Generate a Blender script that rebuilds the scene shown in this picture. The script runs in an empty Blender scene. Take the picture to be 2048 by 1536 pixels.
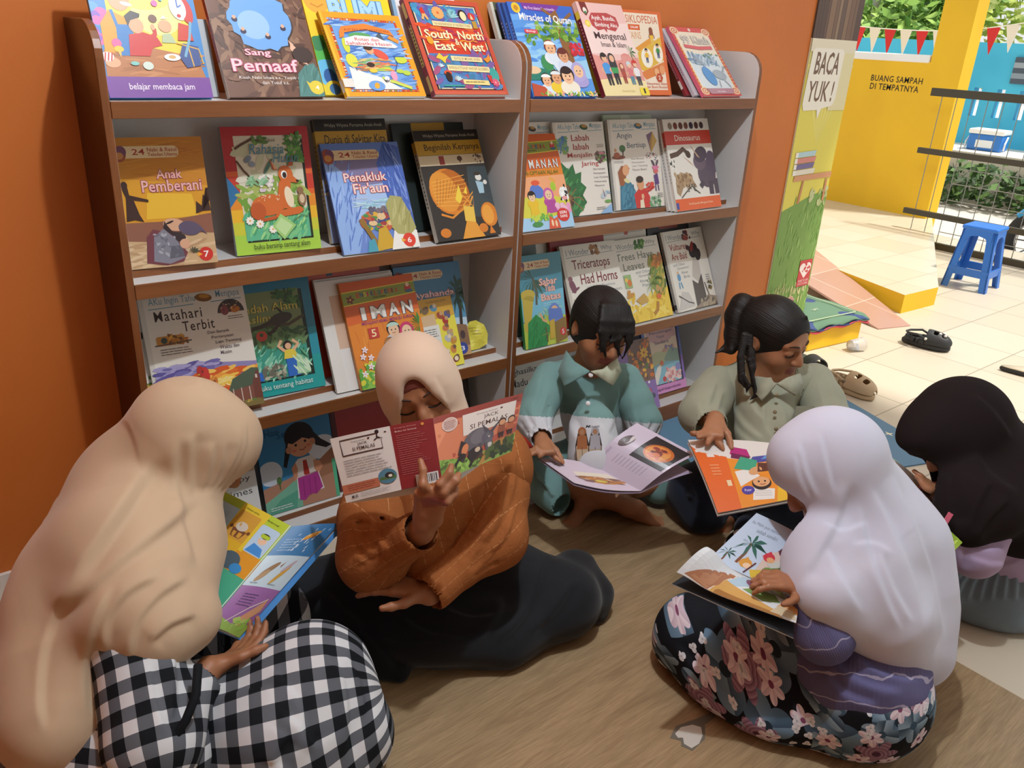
import bpy, bmesh, math, random
import numpy as np
from mathutils import Vector, Matrix
random.seed(7); np.random.seed(7)
S = bpy.context.scene
COL = S.collection
# ------------------------------------------------------------------ camera
F_PX, CAM_H = 1645.0, 1.45
yaw, pit, rol = math.radians(39.93), math.radians(-22.95), math.radians(3.155)
fw = np.array([math.sin(yaw)*math.cos(pit), math.cos(yaw)*math.cos(pit), math.sin(pit)])
rt = np.array([math.cos(yaw), -math.sin(yaw), 0.0]); up = np.cross(rt, fw)
CR = math.cos(rol)*rt + math.sin(rol)*up
CU = -math.sin(rol)*rt + math.cos(rol)*up
CC = np.array([0.0, 0.0, CAM_H])
cd = bpy.data.cameras.new('camera'); cam = bpy.data.objects.new('camera', cd); COL.objects.link(cam)
cd.sensor_width = 36.0; cd.lens = F_PX/2048*36.0; cd.clip_start = 0.02; cd.clip_end = 200
cam.matrix_world = Matrix(((CR[0], CU[0], -fw[0], 0), (CR[1], CU[1], -fw[1], 0), (CR[2], CU[2], -fw[2], CAM_H), (0, 0, 0, 1)))
S.camera = cam
def at(x, y, d):
    """a point of the room seen in direction (x, y), d metres in front of the lens"""
    return CC + ((x-1024)*CR - (y-768)*CU + F_PX*fw)/F_PX*d
def onz(x, y, z=0.0):
    r = ((x-1024)*CR - (y-768)*CU + F_PX*fw)/F_PX
    return CC + r*((z-CAM_H)/r[2])
# ------------------------------------------------------------------ world, sun, lamp, exposure
w = bpy.data.worlds.new('sky'); S.world = w; w.use_nodes = True
bg = w.node_tree.nodes['Background']; bg.inputs[0].default_value = (0.95, 0.97, 0.97, 1); bg.inputs[1].default_value = 1.05
def light(name, kind, loc, energy, color, **kw):
    l = bpy.data.lights.new(name, kind); l.energy = energy; l.color = color
    for k, v in kw.items(): setattr(l, k, v)
    o = bpy.data.objects.new(name, l); o.location = loc; COL.objects.link(o); return o
sun = light('sun', 'SUN', (9, -3, 8), 5.0, (1.0, 0.96, 0.88), angle=math.radians(6))
sun.rotation_euler = Vector((-0.25, 0.34, -1)).to_track_quat('-Z', 'Y').to_euler()
lamp = light('ceiling_lamp_light', 'POINT', (0.95, 0.84, 2.86), 128, (0.86, 0.93, 1.0), shadow_soft_size=0.03)
vs = S.view_settings
vs.view_transform = 'Standard'; vs.look = 'None'; vs.exposure = -0.22; vs.gamma = 1.0; vs.use_curve_mapping = False
S.cycles.use_denoising = True
S.cycles.max_bounces = 7
S.cycles.sample_clamp_indirect = 6.0
# ------------------------------------------------------------------ materials
def lin(c):
    c = c/255.0
    return c/12.92 if c <= 0.04045 else ((c+0.055)/1.055)**2.4
def hexrgb(h):
    h = h.lstrip('#')
    if len(h) == 3: h = ''.join(a*2 for a in h)
    return tuple(lin(int(h[i:i+2], 16)) for i in (0, 2, 4))
_M = {}
def M(col, rough=0.42, metal=0.0, name=None, spec=0.5):
    key = (col, rough, metal, spec)
    if key in _M: return _M[key]
    m = bpy.data.materials.new(name or 'paint_'+col.strip('#')); m.use_nodes = True
    b = m.node_tree.nodes['Principled BSDF']
    b.inputs['Base Color'].default_value = (*hexrgb(col), 1)
    b.inputs['Roughness'].default_value = rough; b.inputs['Metallic'].default_value = metal
    b.inputs['Specular IOR Level'].default_value = spec
    m.diffuse_color = (*hexrgb(col), 1)
    _M[key] = m; return m
class NT:
    """tiny node builder"""
    def __init__(s, name, rough=0.6):
        s.m = bpy.data.materials.new(name); s.m.use_nodes = True; s.t = s.m.node_tree
        s.b = s.t.nodes['Principled BSDF']; s.b.inputs['Roughness'].default_value = rough
    def n(s, typ, **kw):
        nd = s.t.nodes.new('ShaderNode'+typ)
        for k, v in kw.items():
            if k in nd.bl_rna.properties: setattr(nd, k, v)
            else: nd.inputs[k].default_value = v
        return nd
    def l(s, a, b): s.t.links.new(a, b)
    def val(s, x, sock):
        if hasattr(x, 'is_output'): s.l(x, sock)
        else: sock.default_value = x
    def math(s, op, a, b=0.0, c=None):
        nd = s.n('Math', operation=op); s.val(a, nd.inputs[0]); s.val(b, nd.inputs[1])
        if c is not None: s.val(c, nd.inputs[2])
        return nd.outputs[0]
    def mix(s, fac, a, b):
        nd = s.n('Mix', data_type='RGBA'); s.val(fac, nd.inputs[0])
        for x, i in ((a, 6), (b, 7)):
            if isinstance(x, str): nd.inputs[i].default_value = (*hexrgb(x), 1)
            else: s.val(x, nd.inputs[i])
        return nd.outputs[2]
    def ramp(s, x, stops):
        nd = s.n('ValToRGB'); e = nd.color_ramp.elements
        while len(e) < len(stops): e.new(0.5)
        for i, (p, c) in enumerate(stops):
            e[i].position = p; e[i].color = (*hexrgb(c), 1) if isinstance(c, str) else (c, c, c, 1)
        s.l(x, nd.inputs[0]); return nd.outputs[0]
    def coord(s, which='Object', scale=(1, 1, 1), rot=(0, 0, 0), loc=(0, 0, 0)):
        tc = s.n('TexCoord'); mp = s.n('Mapping'); s.l(tc.outputs[which], mp.inputs[0])
        mp.inputs['Scale'].default_value = scale; mp.inputs['Rotation'].default_value = rot; mp.inputs['Location'].default_value = loc
        return mp.outputs[0]
    def attr(s, name):
        nd = s.n('Attribute', attribute_name=name); return nd.outputs['Vector']
    def noise(s, v, scale=5.0, detail=3.0, rough=0.5, dist=0.0):
        nd = s.n('TexNoise'); s.l(v, nd.inputs['Vector']); nd.inputs['Scale'].default_value = scale
        nd.inputs['Detail'].default_value = detail; nd.inputs['Roughness'].default_value = rough; nd.inputs['Distortion'].default_value = dist
        return nd.outputs[0]
    def bump(s, h, strength=0.2, dist=0.01):
        nd = s.n('Bump'); nd.inputs['Strength'].default_value = strength; nd.inputs['Distance'].default_value = dist
        s.l(h, nd.inputs['Height']); s.l(nd.outputs[0], s.b.inputs['Normal'])
    def color(s, c):
        if isinstance(c, str): s.b.inputs['Base Color'].default_value = (*hexrgb(c), 1)
        else: s.l(c, s.b.inputs['Base Color'])
        return s.m
def fabric(name, col, col2=None, weave=900, bump=0.25, rough=0.85, big=0.0):
    t = NT(name, rough); v = t.coord('Object')
    n = t.noise(v, 6.0, 4); t.b.inputs['Specular IOR Level'].default_value = 0.15
    t.b.inputs['Sheen Weight'].default_value = 0.15
    t.color(t.mix(n, col, col2 or col))
    f = t.noise(v, weave, 2); g = t.noise(v, 22.0, 3)
    t.bump(t.math('ADD', t.math('MULTIPLY', f, 0.12), t.math('MULTIPLY', g, 1.0+big)), bump, 0.004)
    return t.m
# ------------------------------------------------------------------ objects
def tag(o, label=None, cat=None, group=None, kind=None):
    for k, v in (('label', label), ('category', cat), ('group', group), ('kind', kind)):
        if v: o[k] = v
    return o
def empty(name, loc=(0, 0, 0), rot=None, label=None, cat=None, group=None):
    o = bpy.data.objects.new(name, None); COL.objects.link(o); o.location = loc; o.empty_display_size = 0.05
    if rot is not None: o.rotation_euler = rot
    return tag(o, label, cat, group)
def link(name, me, mats, parent=None, smooth=False):
    o = bpy.data.objects.new(name, me); COL.objects.link(o)
    for m in (mats if isinstance(mats, (list, tuple)) else [mats]): me.materials.append(m)
    if smooth: me.polygons.foreach_set('use_smooth', [True]*len(me.polygons))
    if parent is not None: o.parent = parent
    return o
class MB:
    """mesh builder: boxes, prisms, tubes, lathes in one mesh"""
    def __init__(s): s.bm = bmesh.new()
    def box(s, lo, hi, mi=0, mat=None):
        lo, hi = Vector(lo), Vector(hi)
        vs_ = [s.bm.verts.new(Vector((x, y, z)) if mat is None else mat @ Vector((x, y, z))) for x in (lo.x, hi.x) for y in (lo.y, hi.y) for z in (lo.z, hi.z)]
        for f in ((0, 1, 3, 2), (4, 6, 7, 5), (0, 4, 5, 1), (2, 3, 7, 6), (0, 2, 6, 4), (1, 5, 7, 3)):
            s.bm.faces.new([vs_[i] for i in f]).material_index = mi
        return s
    def prism(s, pts, fn0, fn1, mi=0):
        a = [s.bm.verts.new(fn0(p)) for p in pts]; b = [s.bm.verts.new(fn1(p)) for p in pts]; n = len(pts)
        s.bm.faces.new(a).material_index = mi; s.bm.faces.new(b[::-1]).material_index = mi
        for i in range(n): s.bm.faces.new((a[i], b[i], b[(i+1) % n], a[(i+1) % n])).material_index = mi
        return s
    def tube(s, pts, r, seg=8, mi=0, cap=True):
        pts = [Vector(p) for p in pts]; rs = r if isinstance(r, (list, tuple)) else [r]*len(pts)
        rings = []; prev = None
        for i, p in enumerate(pts):
            t = ((pts[min(i+1, len(pts)-1)]-pts[max(i-1, 0)])).normalized()
            if prev is None: n = t.orthogonal().normalized()
            else:
                n = (prev - t*prev.dot(t)); n = n.normalized() if n.length > 1e-6 else t.orthogonal().normalized()
            prev = n; b = t.cross(n)
            rings.append([s.bm.verts.new(p+(n*math.cos(a)+b*math.sin(a))*rs[i]) for a in [2*math.pi*k/seg for k in range(seg)]])
        for a, b in zip(rings, rings[1:]):
            for k in range(seg): s.bm.faces.new((a[k], a[(k+1) % seg], b[(k+1) % seg], b[k])).material_index = mi
        if cap:
            s.bm.faces.new(rings[0][::-1]).material_index = mi; s.bm.faces.new(rings[-1]).material_index = mi
        return s
    def lathe(s, prof, mat=None, seg=24, mi=0):
        mat = mat or Matrix.Identity(4); rings = []
        for r, z in prof:
            rings.append([s.bm.verts.new(mat @ Vector((r*math.cos(2*math.pi*k/seg), r*math.sin(2*math.pi*k/seg), z))) for k in range(seg)])
        for a, b in zip(rings, rings[1:]):
            for k in range(seg): s.bm.faces.new((a[k], a[(k+1) % seg], b[(k+1) % seg], b[k])).material_index = mi
        return s
    def sphere(s, c, r, seg=12, mi=0):
        res = bmesh.ops.create_uvsphere(s.bm, u_segments=seg, v_segments=max(6, seg//2), radius=1.0)
        r = r if isinstance(r, (tuple, list)) else (r, r, r)
        for v in res['verts']: v.co = Vector((v.co.x*r[0]+c[0], v.co.y*r[1]+c[1], v.co.z*r[2]+c[2]))
        for f in {f for v in res['verts'] for f in v.link_faces}: f.material_index = mi
        return s
    def quad(s, pts, mi=0):
        s.bm.faces.new([s.bm.verts.new(Vector(p)) for p in pts]).material_index = mi; return s
    def build(s, name, mats, parent=None, bevel=0.0, smooth=False, seg=2):
        bmesh.ops.recalc_face_normals(s.bm, faces=s.bm.faces)
        me = bpy.data.meshes.new(name); s.bm.to_mesh(me); s.bm.free()
        o = link(name, me, mats, parent, smooth)
        if bevel:
            b = o.modifiers.new('bevel', 'BEVEL'); b.width = bevel; b.segments = seg; b.limit_method = 'ANGLE'
        return o
# ================================================================== the setting
WY = 2.21                                   # face of the orange wall
def wall_paint(name, col, col2, bump=0.15):
    t = NT(name, 0.55); v = t.coord('Object')
    n = t.noise(v, 1.6, 5); t.color(t.mix(t.ramp(n, [(0.35, 0.0), (0.65, 1.0)]), col, col2))
    t.bump(t.noise(v, 45, 4), bump, 0.004); return t.m
M_orange = wall_paint('orange_wall_paint', '#cf7530', '#c46a28')
M_yellow = wall_paint('yellow_wall_paint', '#f2c012', '#e8b60f')
M_turq = wall_paint('turquoise_wall_paint', '#3fb4dc', '#49c0e4')
M_white = wall_paint('white_wall_paint', '#e9e6df', '#dedbd3')
# wood vinyl floor sheet
t = NT('wood_vinyl', 0.42)
v = t.coord('Object', (1, 1, 1)); vs1 = t.coord('Object', (1.0, 9.0, 1.0)); vs2 = t.coord('Object', (2.2, 42.0, 1.0))
n1 = t.noise(vs1, 3.0, 6, 0.6, 1.2); n2 = t.noise(vs2, 6.0, 4, 0.6, 0.3); n3 = t.noise(v, 2.6, 3)
base = t.ramp(n1, [(0.30, '#80684a'), (0.48, '#9a8261'), (0.62, '#a98f6d'), (0.78, '#8a7152')])
c = t.mix(t.math('MULTIPLY', t.ramp(n2, [(0.42, 0.0), (0.62, 1.0)]), 0.45), base, '#6f5840')
kn = t.n('TexVoronoi', feature='F1'); t.l(t.coord('Object', (2.1, 4.4, 1)), kn.inputs['Vector']); kn.inputs['Scale'].default_value = 1.0
c = t.mix(t.math('MULTIPLY', t.ramp(kn.outputs['Distance'], [(0.03, 1.0), (0.2, 0.0)]), 0.55), c, '#66492f')
t.color(t.mix(t.math('MULTIPLY', n3, 0.25), c, '#b39b78')); t.bump(n2, 0.12, 0.002)
M_vinyl = t.m
def tiles(name, ca, cb, grout, sx, sy, rough, loc=(0, 0, 0)):
    t = NT(name, rough); v = t.coord('Object', (1, 1, 1), (0, 0, 0), loc)
    b = t.n('TexBrick', offset=0.0); t.l(v, b.inputs['Vector'])
    b.inputs['Color1'].default_value = (*hexrgb(ca), 1); b.inputs['Color2'].default_value = (*hexrgb(cb), 1); b.inputs['Mortar'].default_value = (*hexrgb(grout), 1)
    b.inputs['Scale'].default_value = 1.0; b.inputs['Brick Width'].default_value = sx; b.inputs['Row Height'].default_value = sy; b.inputs['Mortar Size'].default_value = 0.003
    n = t.noise(t.coord('Object'), 9, 5); t.color(t.mix(t.math('MULTIPLY', n, 0.35), b.outputs['Color'], cb))
    return t.m
M_cream = tiles('cream_floor_tile', '#d8cfbf', '#cfc3ae', '#a79a86', 0.40, 0.40, 0.28)
M_pale = tiles('pale_floor_tile', '#d3c7b4', '#c8bba6', '#8f826f', 0.40, 0.40, 0.38, (0.03, 0.1, 0))
def slab(name, lo, hi, m, kind='structure', label=None, cat=None, bevel=0):
    o = MB().box(lo, hi).build(name, m, bevel=bevel); return tag(o, label, cat, None, kind)
slab('floor', (-2.2, -2.8, -0.12), (2.032, 1.78, 0.0), M_vinyl)
slab('floor_tiles', (-2.2, 1.78, -0.12), (3.0, 2.3, 0.001), M_cream)
slab('floor_tiles_pale', (2.032, -2.8, -0.12), (7.6, 1.78, 0.0), M_pale)
slab('floor_tiles_outside', (3.0, 1.78, -0.12), (7.6, 4.2, 0.0), M_pale)
slab('wall_back', (-2.2, WY, -0.1), (3.79, WY+0.14, 2.95), M_orange)
slab('wall_left', (-2.3, -2.8, -0.1), (-2.2, WY+0.1, 2.95), M_orange)
slab('wall_front', (-2.3, -2.9, -0.1), (2.6, -2.8, 2.95), M_white)
slab('trim_1', (-0.6, WY-0.035, 0.075), (0.105, WY+0.01, 2.9), M_orange, bevel=0.008)
slab('baseboard_back', (-2.2, WY-0.012, 0.0), (0.46, WY+0.002, 0.075), M_white)
slab('ceiling', (-2.3, -2.9, 2.95), (4.3, 4.6, 3.05), M_white)
# chip worn through the vinyl, white tile showing
P = [onz(x, y)[:2] for x, y in ((1350, 1468), (1362, 1455), (1385, 1450), (1402, 1455), (1405, 1472), (1398, 1488), (1383, 1497), (1368, 1488), (1366, 1476), (1356, 1476))]
mb = MB(); mb.prism(P, lambda p: Vector((p[0], p[1], 0.0002)), lambda p: Vector((p[0], p[1], 0.0012)))
P2 = [onz(x, y)[:2] for x, y in ((1340, 1476), (1352, 1452), (1392, 1438), (1428, 1422), (1438, 1428), (1410, 1450), (1410, 1478), (1385, 1502), (1362, 1492), (1362, 1482))]
mb.prism(P2, lambda p: Vector((p[0], p[1], 0.0001)), lambda p: Vector((p[0], p[1], 0.0008)), 1)
tag(mb.build('floor_patch', [M('#cfccc4', 0.7), M('#6d675d', 0.9)]), None, None, None, 'structure')
# ------------------------------------------------------------------ bookcases
def wood(name, a, b, axis=0, rough=0.35):
    t = NT(name, rough); s1 = [14.0, 14.0, 14.0]; s1[axis] = 1.2
    v = t.coord('Object', tuple(s1)); n = t.noise(v, 3.0, 5, 0.6, 0.8)
    t.color(t.ramp(n, [(0.3, a), (0.7, b)])); t.bump(n, 0.05, 0.002); return t.m
M_wx = wood('brown_edge_wood', '#74431f', '#8a552e', 0); M_wz = wood('brown_edge_wood_upright', '#6f401f', '#84502b', 2)
M_dark = wood('dark_red_brown_laminate', '#30130f', '#3c1a15', 2, 0.22)
t = NT('white_melamine', 0.3); t.b.inputs['Specular IOR Level'].default_value = 0.5
M_mel = t.color(t.mix(t.noise(t.coord('Object'), 3, 4), '#dcdad8', '#d0cecd'))
FY, BYK = 1.973, 2.205
LEV = [0.073, 0.46, 0.871, 1.277]
def panel_profile(y0=FY, y1=BYK, top=1.437, r=0.075):
    pts = [(y1, 0.0), (y1, top)]
    for k in range(7):
        a = math.pi/2 + k*math.pi/12
        pts.append((y0+r+math.cos(a)*r, top-r+math.sin(a)*r))
    pts.append((y0, 0.0)); return pts
def bookcase(x0, x1, label):
    root = empty('bookcase', (x0, FY, 0), None, label, 'bookcase', 'pair of low display bookcases against the orange wall')
    def put(mb, name, m, bevel=0.0):
        o = mb.build(name, m, None, bevel); o.parent = root; o.matrix_parent_inverse = Matrix.Translation((-x0, -FY, 0)); return o
    T = 0.018
    for a in (x0, x1-T):
        mb = MB(); mb.prism(panel_profile(), lambda p: Vector((a, p[0], p[1])), lambda p: Vector((a+T, p[0], p[1])))
        bm = mb.bm; bm.faces.ensure_lookup_table()
        for f in bm.faces:
            f.normal_update()
            c = f.calc_center_median()
            if abs(f.normal.x) > 0.9: f.material_index = 1 if (a == x0 and c.x < a+T/2 and x0 < 1) else 0
            else: f.material_index = 2
        put(mb, 'side_panel', [M_mel, M_dark, M_wz], 0.002)
    put(MB().box((x0+T, BYK-0.006, 0.02), (x1-T, BYK, LEV[3]-0.002)), 'back_panel', M_mel)
    for i, z in enumerate(LEV):
        lo = 0.0 if i == 0 else z-0.036
        mb = MB().box((x0+T, FY+0.004, max(lo, z-0.02)), (x1-T, BYK-0.006, z), 0)
        put(mb, 'shelf', [M_mel])
        put(MB().box((x0+T, FY-0.002, lo), (x1-T, FY+0.004, z)), 'shelf_edge', M_wx, 0.001)
        if i < 3:
            put(MB().box((x0+T, FY+0.066, z), (x1-T, BYK-0.006, z+0.017)), 'raised_step', M_mel)
            put(MB().box((x0+T, FY+0.061, z), (x1-T, FY+0.066, z+0.017)), 'step_edge', M_wx)
    # scuffs on the front edge
    for k in range(10):
        u = random.uniform(x0+0.05, x1-0.05); z = LEV[random.choice((1, 2, 3))]-random.uniform(0.006, 0.03)
    return root
case1 = bookcase(0.475, 1.641, 'white and brown display bookcase with dark outer side, beside the bare orange wall')
case2 = bookcase(1.6445, 2.785, 'white and brown display bookcase on the banner side, behind the two bareheaded girls')
# ================================================================== printed matter
_TX = {}
def text_mesh(s, off=0.0, shear=0.0, space=1.0):
    off = off*.6 if off < .04 else off*.8
    key = (s, off, shear, space)
    if key in _TX: return _TX[key]
    cu = bpy.data.curves.new('lettering', 'FONT'); cu.body = s; cu.size = 1.0; cu.offset = off; cu.shear = shear
    cu.space_character = space; cu.resolution_u = 2; cu.fill_mode = 'FRONT'
    o = bpy.data.objects.new('lettering', cu); me = o.to_mesh()
    V = [(v.co.x, v.co.y) for v in me.vertices]; Fc = [tuple(p.vertices) for p in me.polygons]
    o.to_mesh_clear(); bpy.data.objects.remove(o); bpy.data.curves.remove(cu)
    xs = [p[0] for p in V]; ys = [p[1] for p in V]
    _TX[key] = (V, Fc, (min(xs), min(ys), max(xs), max(ys))); return _TX[key]
class Art:
    """flat printed shapes on a W x H sheet; coordinates run 0..1 from the lower left corner"""
    def __init__(s, W, H, bm=None, mats=None, step=0.00004, rough=0.38, x0=0.0, y0=0.0):
        s.W, s.H, s.bm = W, H, bm or bmesh.new(); s.mats = mats if mats is not None else []; s.z = step; s.step = step
        s.rough = rough; s.x0, s.y0 = x0, y0; s.rng = random.Random(int(W*1e5)+int(H*1e5))
    def mi(s, c):
        m = M(c, s.rough) if isinstance(c, str) else c
        if m not in s.mats: s.mats.append(m)
        return s.mats.index(m)
    def poly(s, c, P, up=True):
        """P: list of (u, v)"""
        vs_ = []
        for u, v in P: vs_.append(s.bm.verts.new((s.x0+u*s.W, s.y0+v*s.H, s.z)))
        try:
            f = s.bm.faces.new(vs_); f.material_index = s.mi(c); f.normal_update()
            if f.normal.z < 0: f.normal_flip()
        except ValueError: pass
        if up: s.z += s.step
        return s
    def p(s, c, *q): return s.poly(c, list(zip(q[0::2], q[1::2])))
    def r(s, c, u0, v0, u1, v1, rad=0.0):
        u0, u1, v0, v1 = max(0, u0), min(1, u1), max(0, v0), min(1, v1)
        if not rad: return s.p(c, u0, v0, u1, v0, u1, v1, u0, v1)
        P = []; rv = rad*s.W/s.H
        for cx, cy, a0 in ((u1-rad, v0+rv, -90), (u1-rad, v1-rv, 0), (u0+rad, v1-rv, 90), (u0+rad, v0+rv, 180)):
            for k in range(6):
                a = math.radians(a0+k*18); P.append((cx+rad*math.cos(a), cy+rv*math.sin(a)))
        return s.poly(c, P)
    def clamp(s, P): return [(min(1, max(0, a)), min(1, max(0, b))) for a, b in P]
    def e(s, c, u, v, r, rv=None, rot=0.0, a0=0, a1=360, n=22):
        """ellipse, both radii in units of the sheet width"""
        rv = r if rv is None else rv; P = []; k = s.W/s.H; ca, sa = math.cos(math.radians(rot)), math.sin(math.radians(rot))
        full = (a1-a0) >= 360
        for i in range(n + (0 if full else 1)):
            a = math.radians(a0+(a1-a0)*i/n); x, y = r*math.cos(a), rv*math.sin(a)
            P.append((u+x*ca-y*sa, v+(x*sa+y*ca)*k))
        return s.poly(c, s.clamp(P))
    def line(s, c, w, *q):
        P = list(zip(q[0::2], q[1::2])); k = s.H/s.W; L, R = [], []
        for i, (u, v) in enumerate(P):
            a = P[max(0, i-1)]; b = P[min(len(P)-1, i+1)]; dx, dy = b[0]-a[0], (b[1]-a[1])*k; l = math.hypot(dx, dy) or 1
            nx, ny = -dy/l*w/2, dx/l*w/2/k; L.append((u+nx, v+ny)); R.append((u-nx, v-ny))
        for i in range(len(P)-1):
            s.poly(c, s.clamp([L[i], L[i+1], R[i+1], R[i]]), False)
        s.z += s.step; return s
    def lines(s, c, u0, v0, u1, v1, n, th=0.35, rag=0.15):
        h = (v1-v0)/n
        for i in range(n):
            v = v1-(i+0.5)*h; e = u1-(u1-u0)*s.rng.uniform(0, rag); x = u0
            while x < e:
                l = min(s.rng.uniform(0.05, 0.14)*(u1-u0)*2, e-x); s.poly(c, [(x, v-h*th/2), (x+l, v-h*th/2), (x+l, v+h*th/2), (x, v+h*th/2)], False); x += l+0.02*(u1-u0)
        s.z += s.step; return s
    def t(s, c, txt, u0, v0, u1, v1, off=0.0, shear=0.0, rot=0.0, ol=None, ow=0.03, arc=0.0, space=1.0):
        """lettering stretched to the box; ol = outline colour"""
        if ol: s.t(ol, txt, u0-0.006, v0-0.004, u1+0.006, v1+0.004, off+ow, shear, rot, None, 0, arc, space)
        V, Fc, (a, b, cc, d) = text_mesh(txt, off, shear, space); ca, sa = math.cos(math.radians(rot)), math.sin(math.radians(rot))
        um, vm = (u0+u1)/2, (v0+v1)/2; k = s.H/s.W; mi = s.mi(c); out = []
        for x, y in V:
            fx = (x-a)/(cc-a)-0.5; U = fx*(u1-u0); Vv = ((y-b)/(d-b)-0.5)*(v1-v0)*k + arc*(0.25-fx*fx)*4*0.25
            U, Vv = U*ca-Vv*sa, U*sa+Vv*ca
            out.append(s.bm.verts.new((s.x0+(um+U)*s.W, s.y0+(vm+Vv/k)*s.H, s.z)))
        for f in Fc:
            try:
                q = s.bm.faces.new([out[i] for i in f]); q.material_index = mi; q.normal_update()
                if q.normal.z < 0: q.normal_flip()
            except ValueError: pass
        s.z += s.step; return s
    # ---- little illustrated motifs
    def spray(s, cols, u0, v0, u1, v1, n, r, rv=None, rot=None):
        for i in range(n):
            u, v = s.rng.uniform(u0, u1), s.rng.uniform(v0, v1); c = s.rng.choice(cols)
            q = s.rng.uniform(0.6, 1.2); s.e(c, u, v, r*q, (rv or r*0.5)*q, s.rng.uniform(0, 180) if rot is None else rot+s.rng.uniform(-15, 15), n=8); s.z -= s.step*0.8
        s.z += s.step; return s
    def flower(s, c, cc, u, v, r, n=6):
        for i in range(n):
            a = 2*math.pi*i/n; s.e(c, u+math.cos(a)*r*0.6, v+math.sin(a)*r*0.6*s.W/s.H, r*0.5, r*0.28, math.degrees(a), n=8); s.z -= s.step*0.9
        s.z += s.step; return s.e(cc, u, v, r*0.25, n=8)
    def fronds(s, c, u, v, r, n=9, a0=0, a1=360, w=0.16):
        k = s.W/s.H
        for i in range(n):
            a = math.radians(a0+(a1-a0)*i/max(1, n-1)); x, y = math.cos(a)*r, math.sin(a)*r
            m = (u+x*0.55-y*w*0.4, v+(y*0.55+r*0.12+x*w*0.3)*k); tip = (u+x, v+(y-r*0.15)*k); m2 = (u+x*0.5+y*w*0.6, v+(y*0.5-x*w*0.6)*k)
            s.poly(c, s.clamp([(u, v), m2, tip, m]), False)
        s.z += s.step; return s
    def palm(s, u, v, h, cf='#3f7d3a', ct='#8a5a32'):
        k = s.W/s.H; s.line(ct, h*0.09, u, v, u+h*0.04, v+h*0.5*k, u, v+h*k); return s.fronds(cf, u, v+h*k, h*0.5, 9)
    def kid(s, u, v, h, shirt, skin='#edc29b', hair='#2b1c17', legs='#3a4a78', scarf=None, arms=True, face=True):
        """a small standing figure, feet at (u, v), h tall (sheet widths)"""
        k = s.W/s.H; y = lambda q: v+q*h*k; x = lambda q: u+q*h
        s.p(legs, x(-.1), y(0), x(-.02), y(0), x(.0), y(.3), x(.03), y(0), x(.11), y(0), x(.12), y(.42), x(-.12), y(.42))
        if arms: s.line(skin, h*.06, x(-.12), y(.62), x(-.22), y(.45), x(-.12), y(.36)); s.line(skin, h*.06, x(.12), y(.62), x(.22), y(.5), x(.2), y(.36))
        s.p(shirt, x(-.13), y(.36), x(.14), y(.36), x(.17), y(.62), x(.07), y(.7), x(-.07), y(.7), x(-.17), y(.62))
        if scarf:
            s.p(scarf, x(-.17), y(.55), x(.17), y(.55), x(.15), y(.85), x(-.15), y(.85)); s.e(scarf, x(0), y(.85), h*.16, h*.17)
        else: s.e(hair, x(0), y(.88), h*.145, h*.14)
        s.e(skin, x(.01), y(.84), h*.105, h*.115)
        if not scarf: s.e(hair, x(0), y(.93), h*.12, h*.06)
        if face:
            s.e('#1c1512', x(-.035), y(.85), h*.015, n=6); s.e('#1c1512', x(.05), y(.85), h*.015, n=6); s.line('#a0453a', h*.014, x(-.03), y(.79), x(.01), y(.775), x(.05), y(.79))
        return s
    def bust(s, u, v, r, cloth, skin='#edc29b', hair='#2b1c17', scarf=None, cap=None):
        k = s.W/s.H
        s.e(cloth, u, v-1.5*r*k, r*1.5, r*1.0)
        if scarf: s.e(scarf, u, v-r*.15*k, r*1.3, r*1.5)
        elif hair: s.e(hair, u, v+r*.18*k, r*1.08, r*1.08)
        s.e(skin, u, v-r*.08*k, r*.86, r*.95)
        if cap: s.e(cap, u, v+r*.5*k, r*1.0, r*.55, 0, 0, 180)
        elif not scarf and hair: s.e(hair, u-r*.1, v+r*.62*k, r*.85, r*.4)
        for q in (-.32, .32): s.e('#20160f', u+q*r, v-.02*r*k, r*.1, r*.13, n=7)
        s.line('#a1483c', r*.09, u-.28*r, v-.42*r*k, u, v-.52*r*k, u+.28*r, v-.42*r*k); return s
    def outline(s, c, w, u0, v0, u1, v1): return s.line(c, w, u0, v0, u1, v0, u1, v1, u0, v1, u0, v0)
def slice_art(bm, xs, ys=()):
    for x in xs: bmesh.ops.bisect_plane(bm, geom=bm.verts[:]+bm.edges[:]+bm.faces[:], plane_co=(x, 0, 0), plane_no=(1, 0, 0), dist=1e-6)
    for y in ys: bmesh.ops.bisect_plane(bm, geom=bm.verts[:]+bm.edges[:]+bm.faces[:], plane_co=(0, y, 0), plane_no=(0, 1, 0), dist=1e-6)
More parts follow.
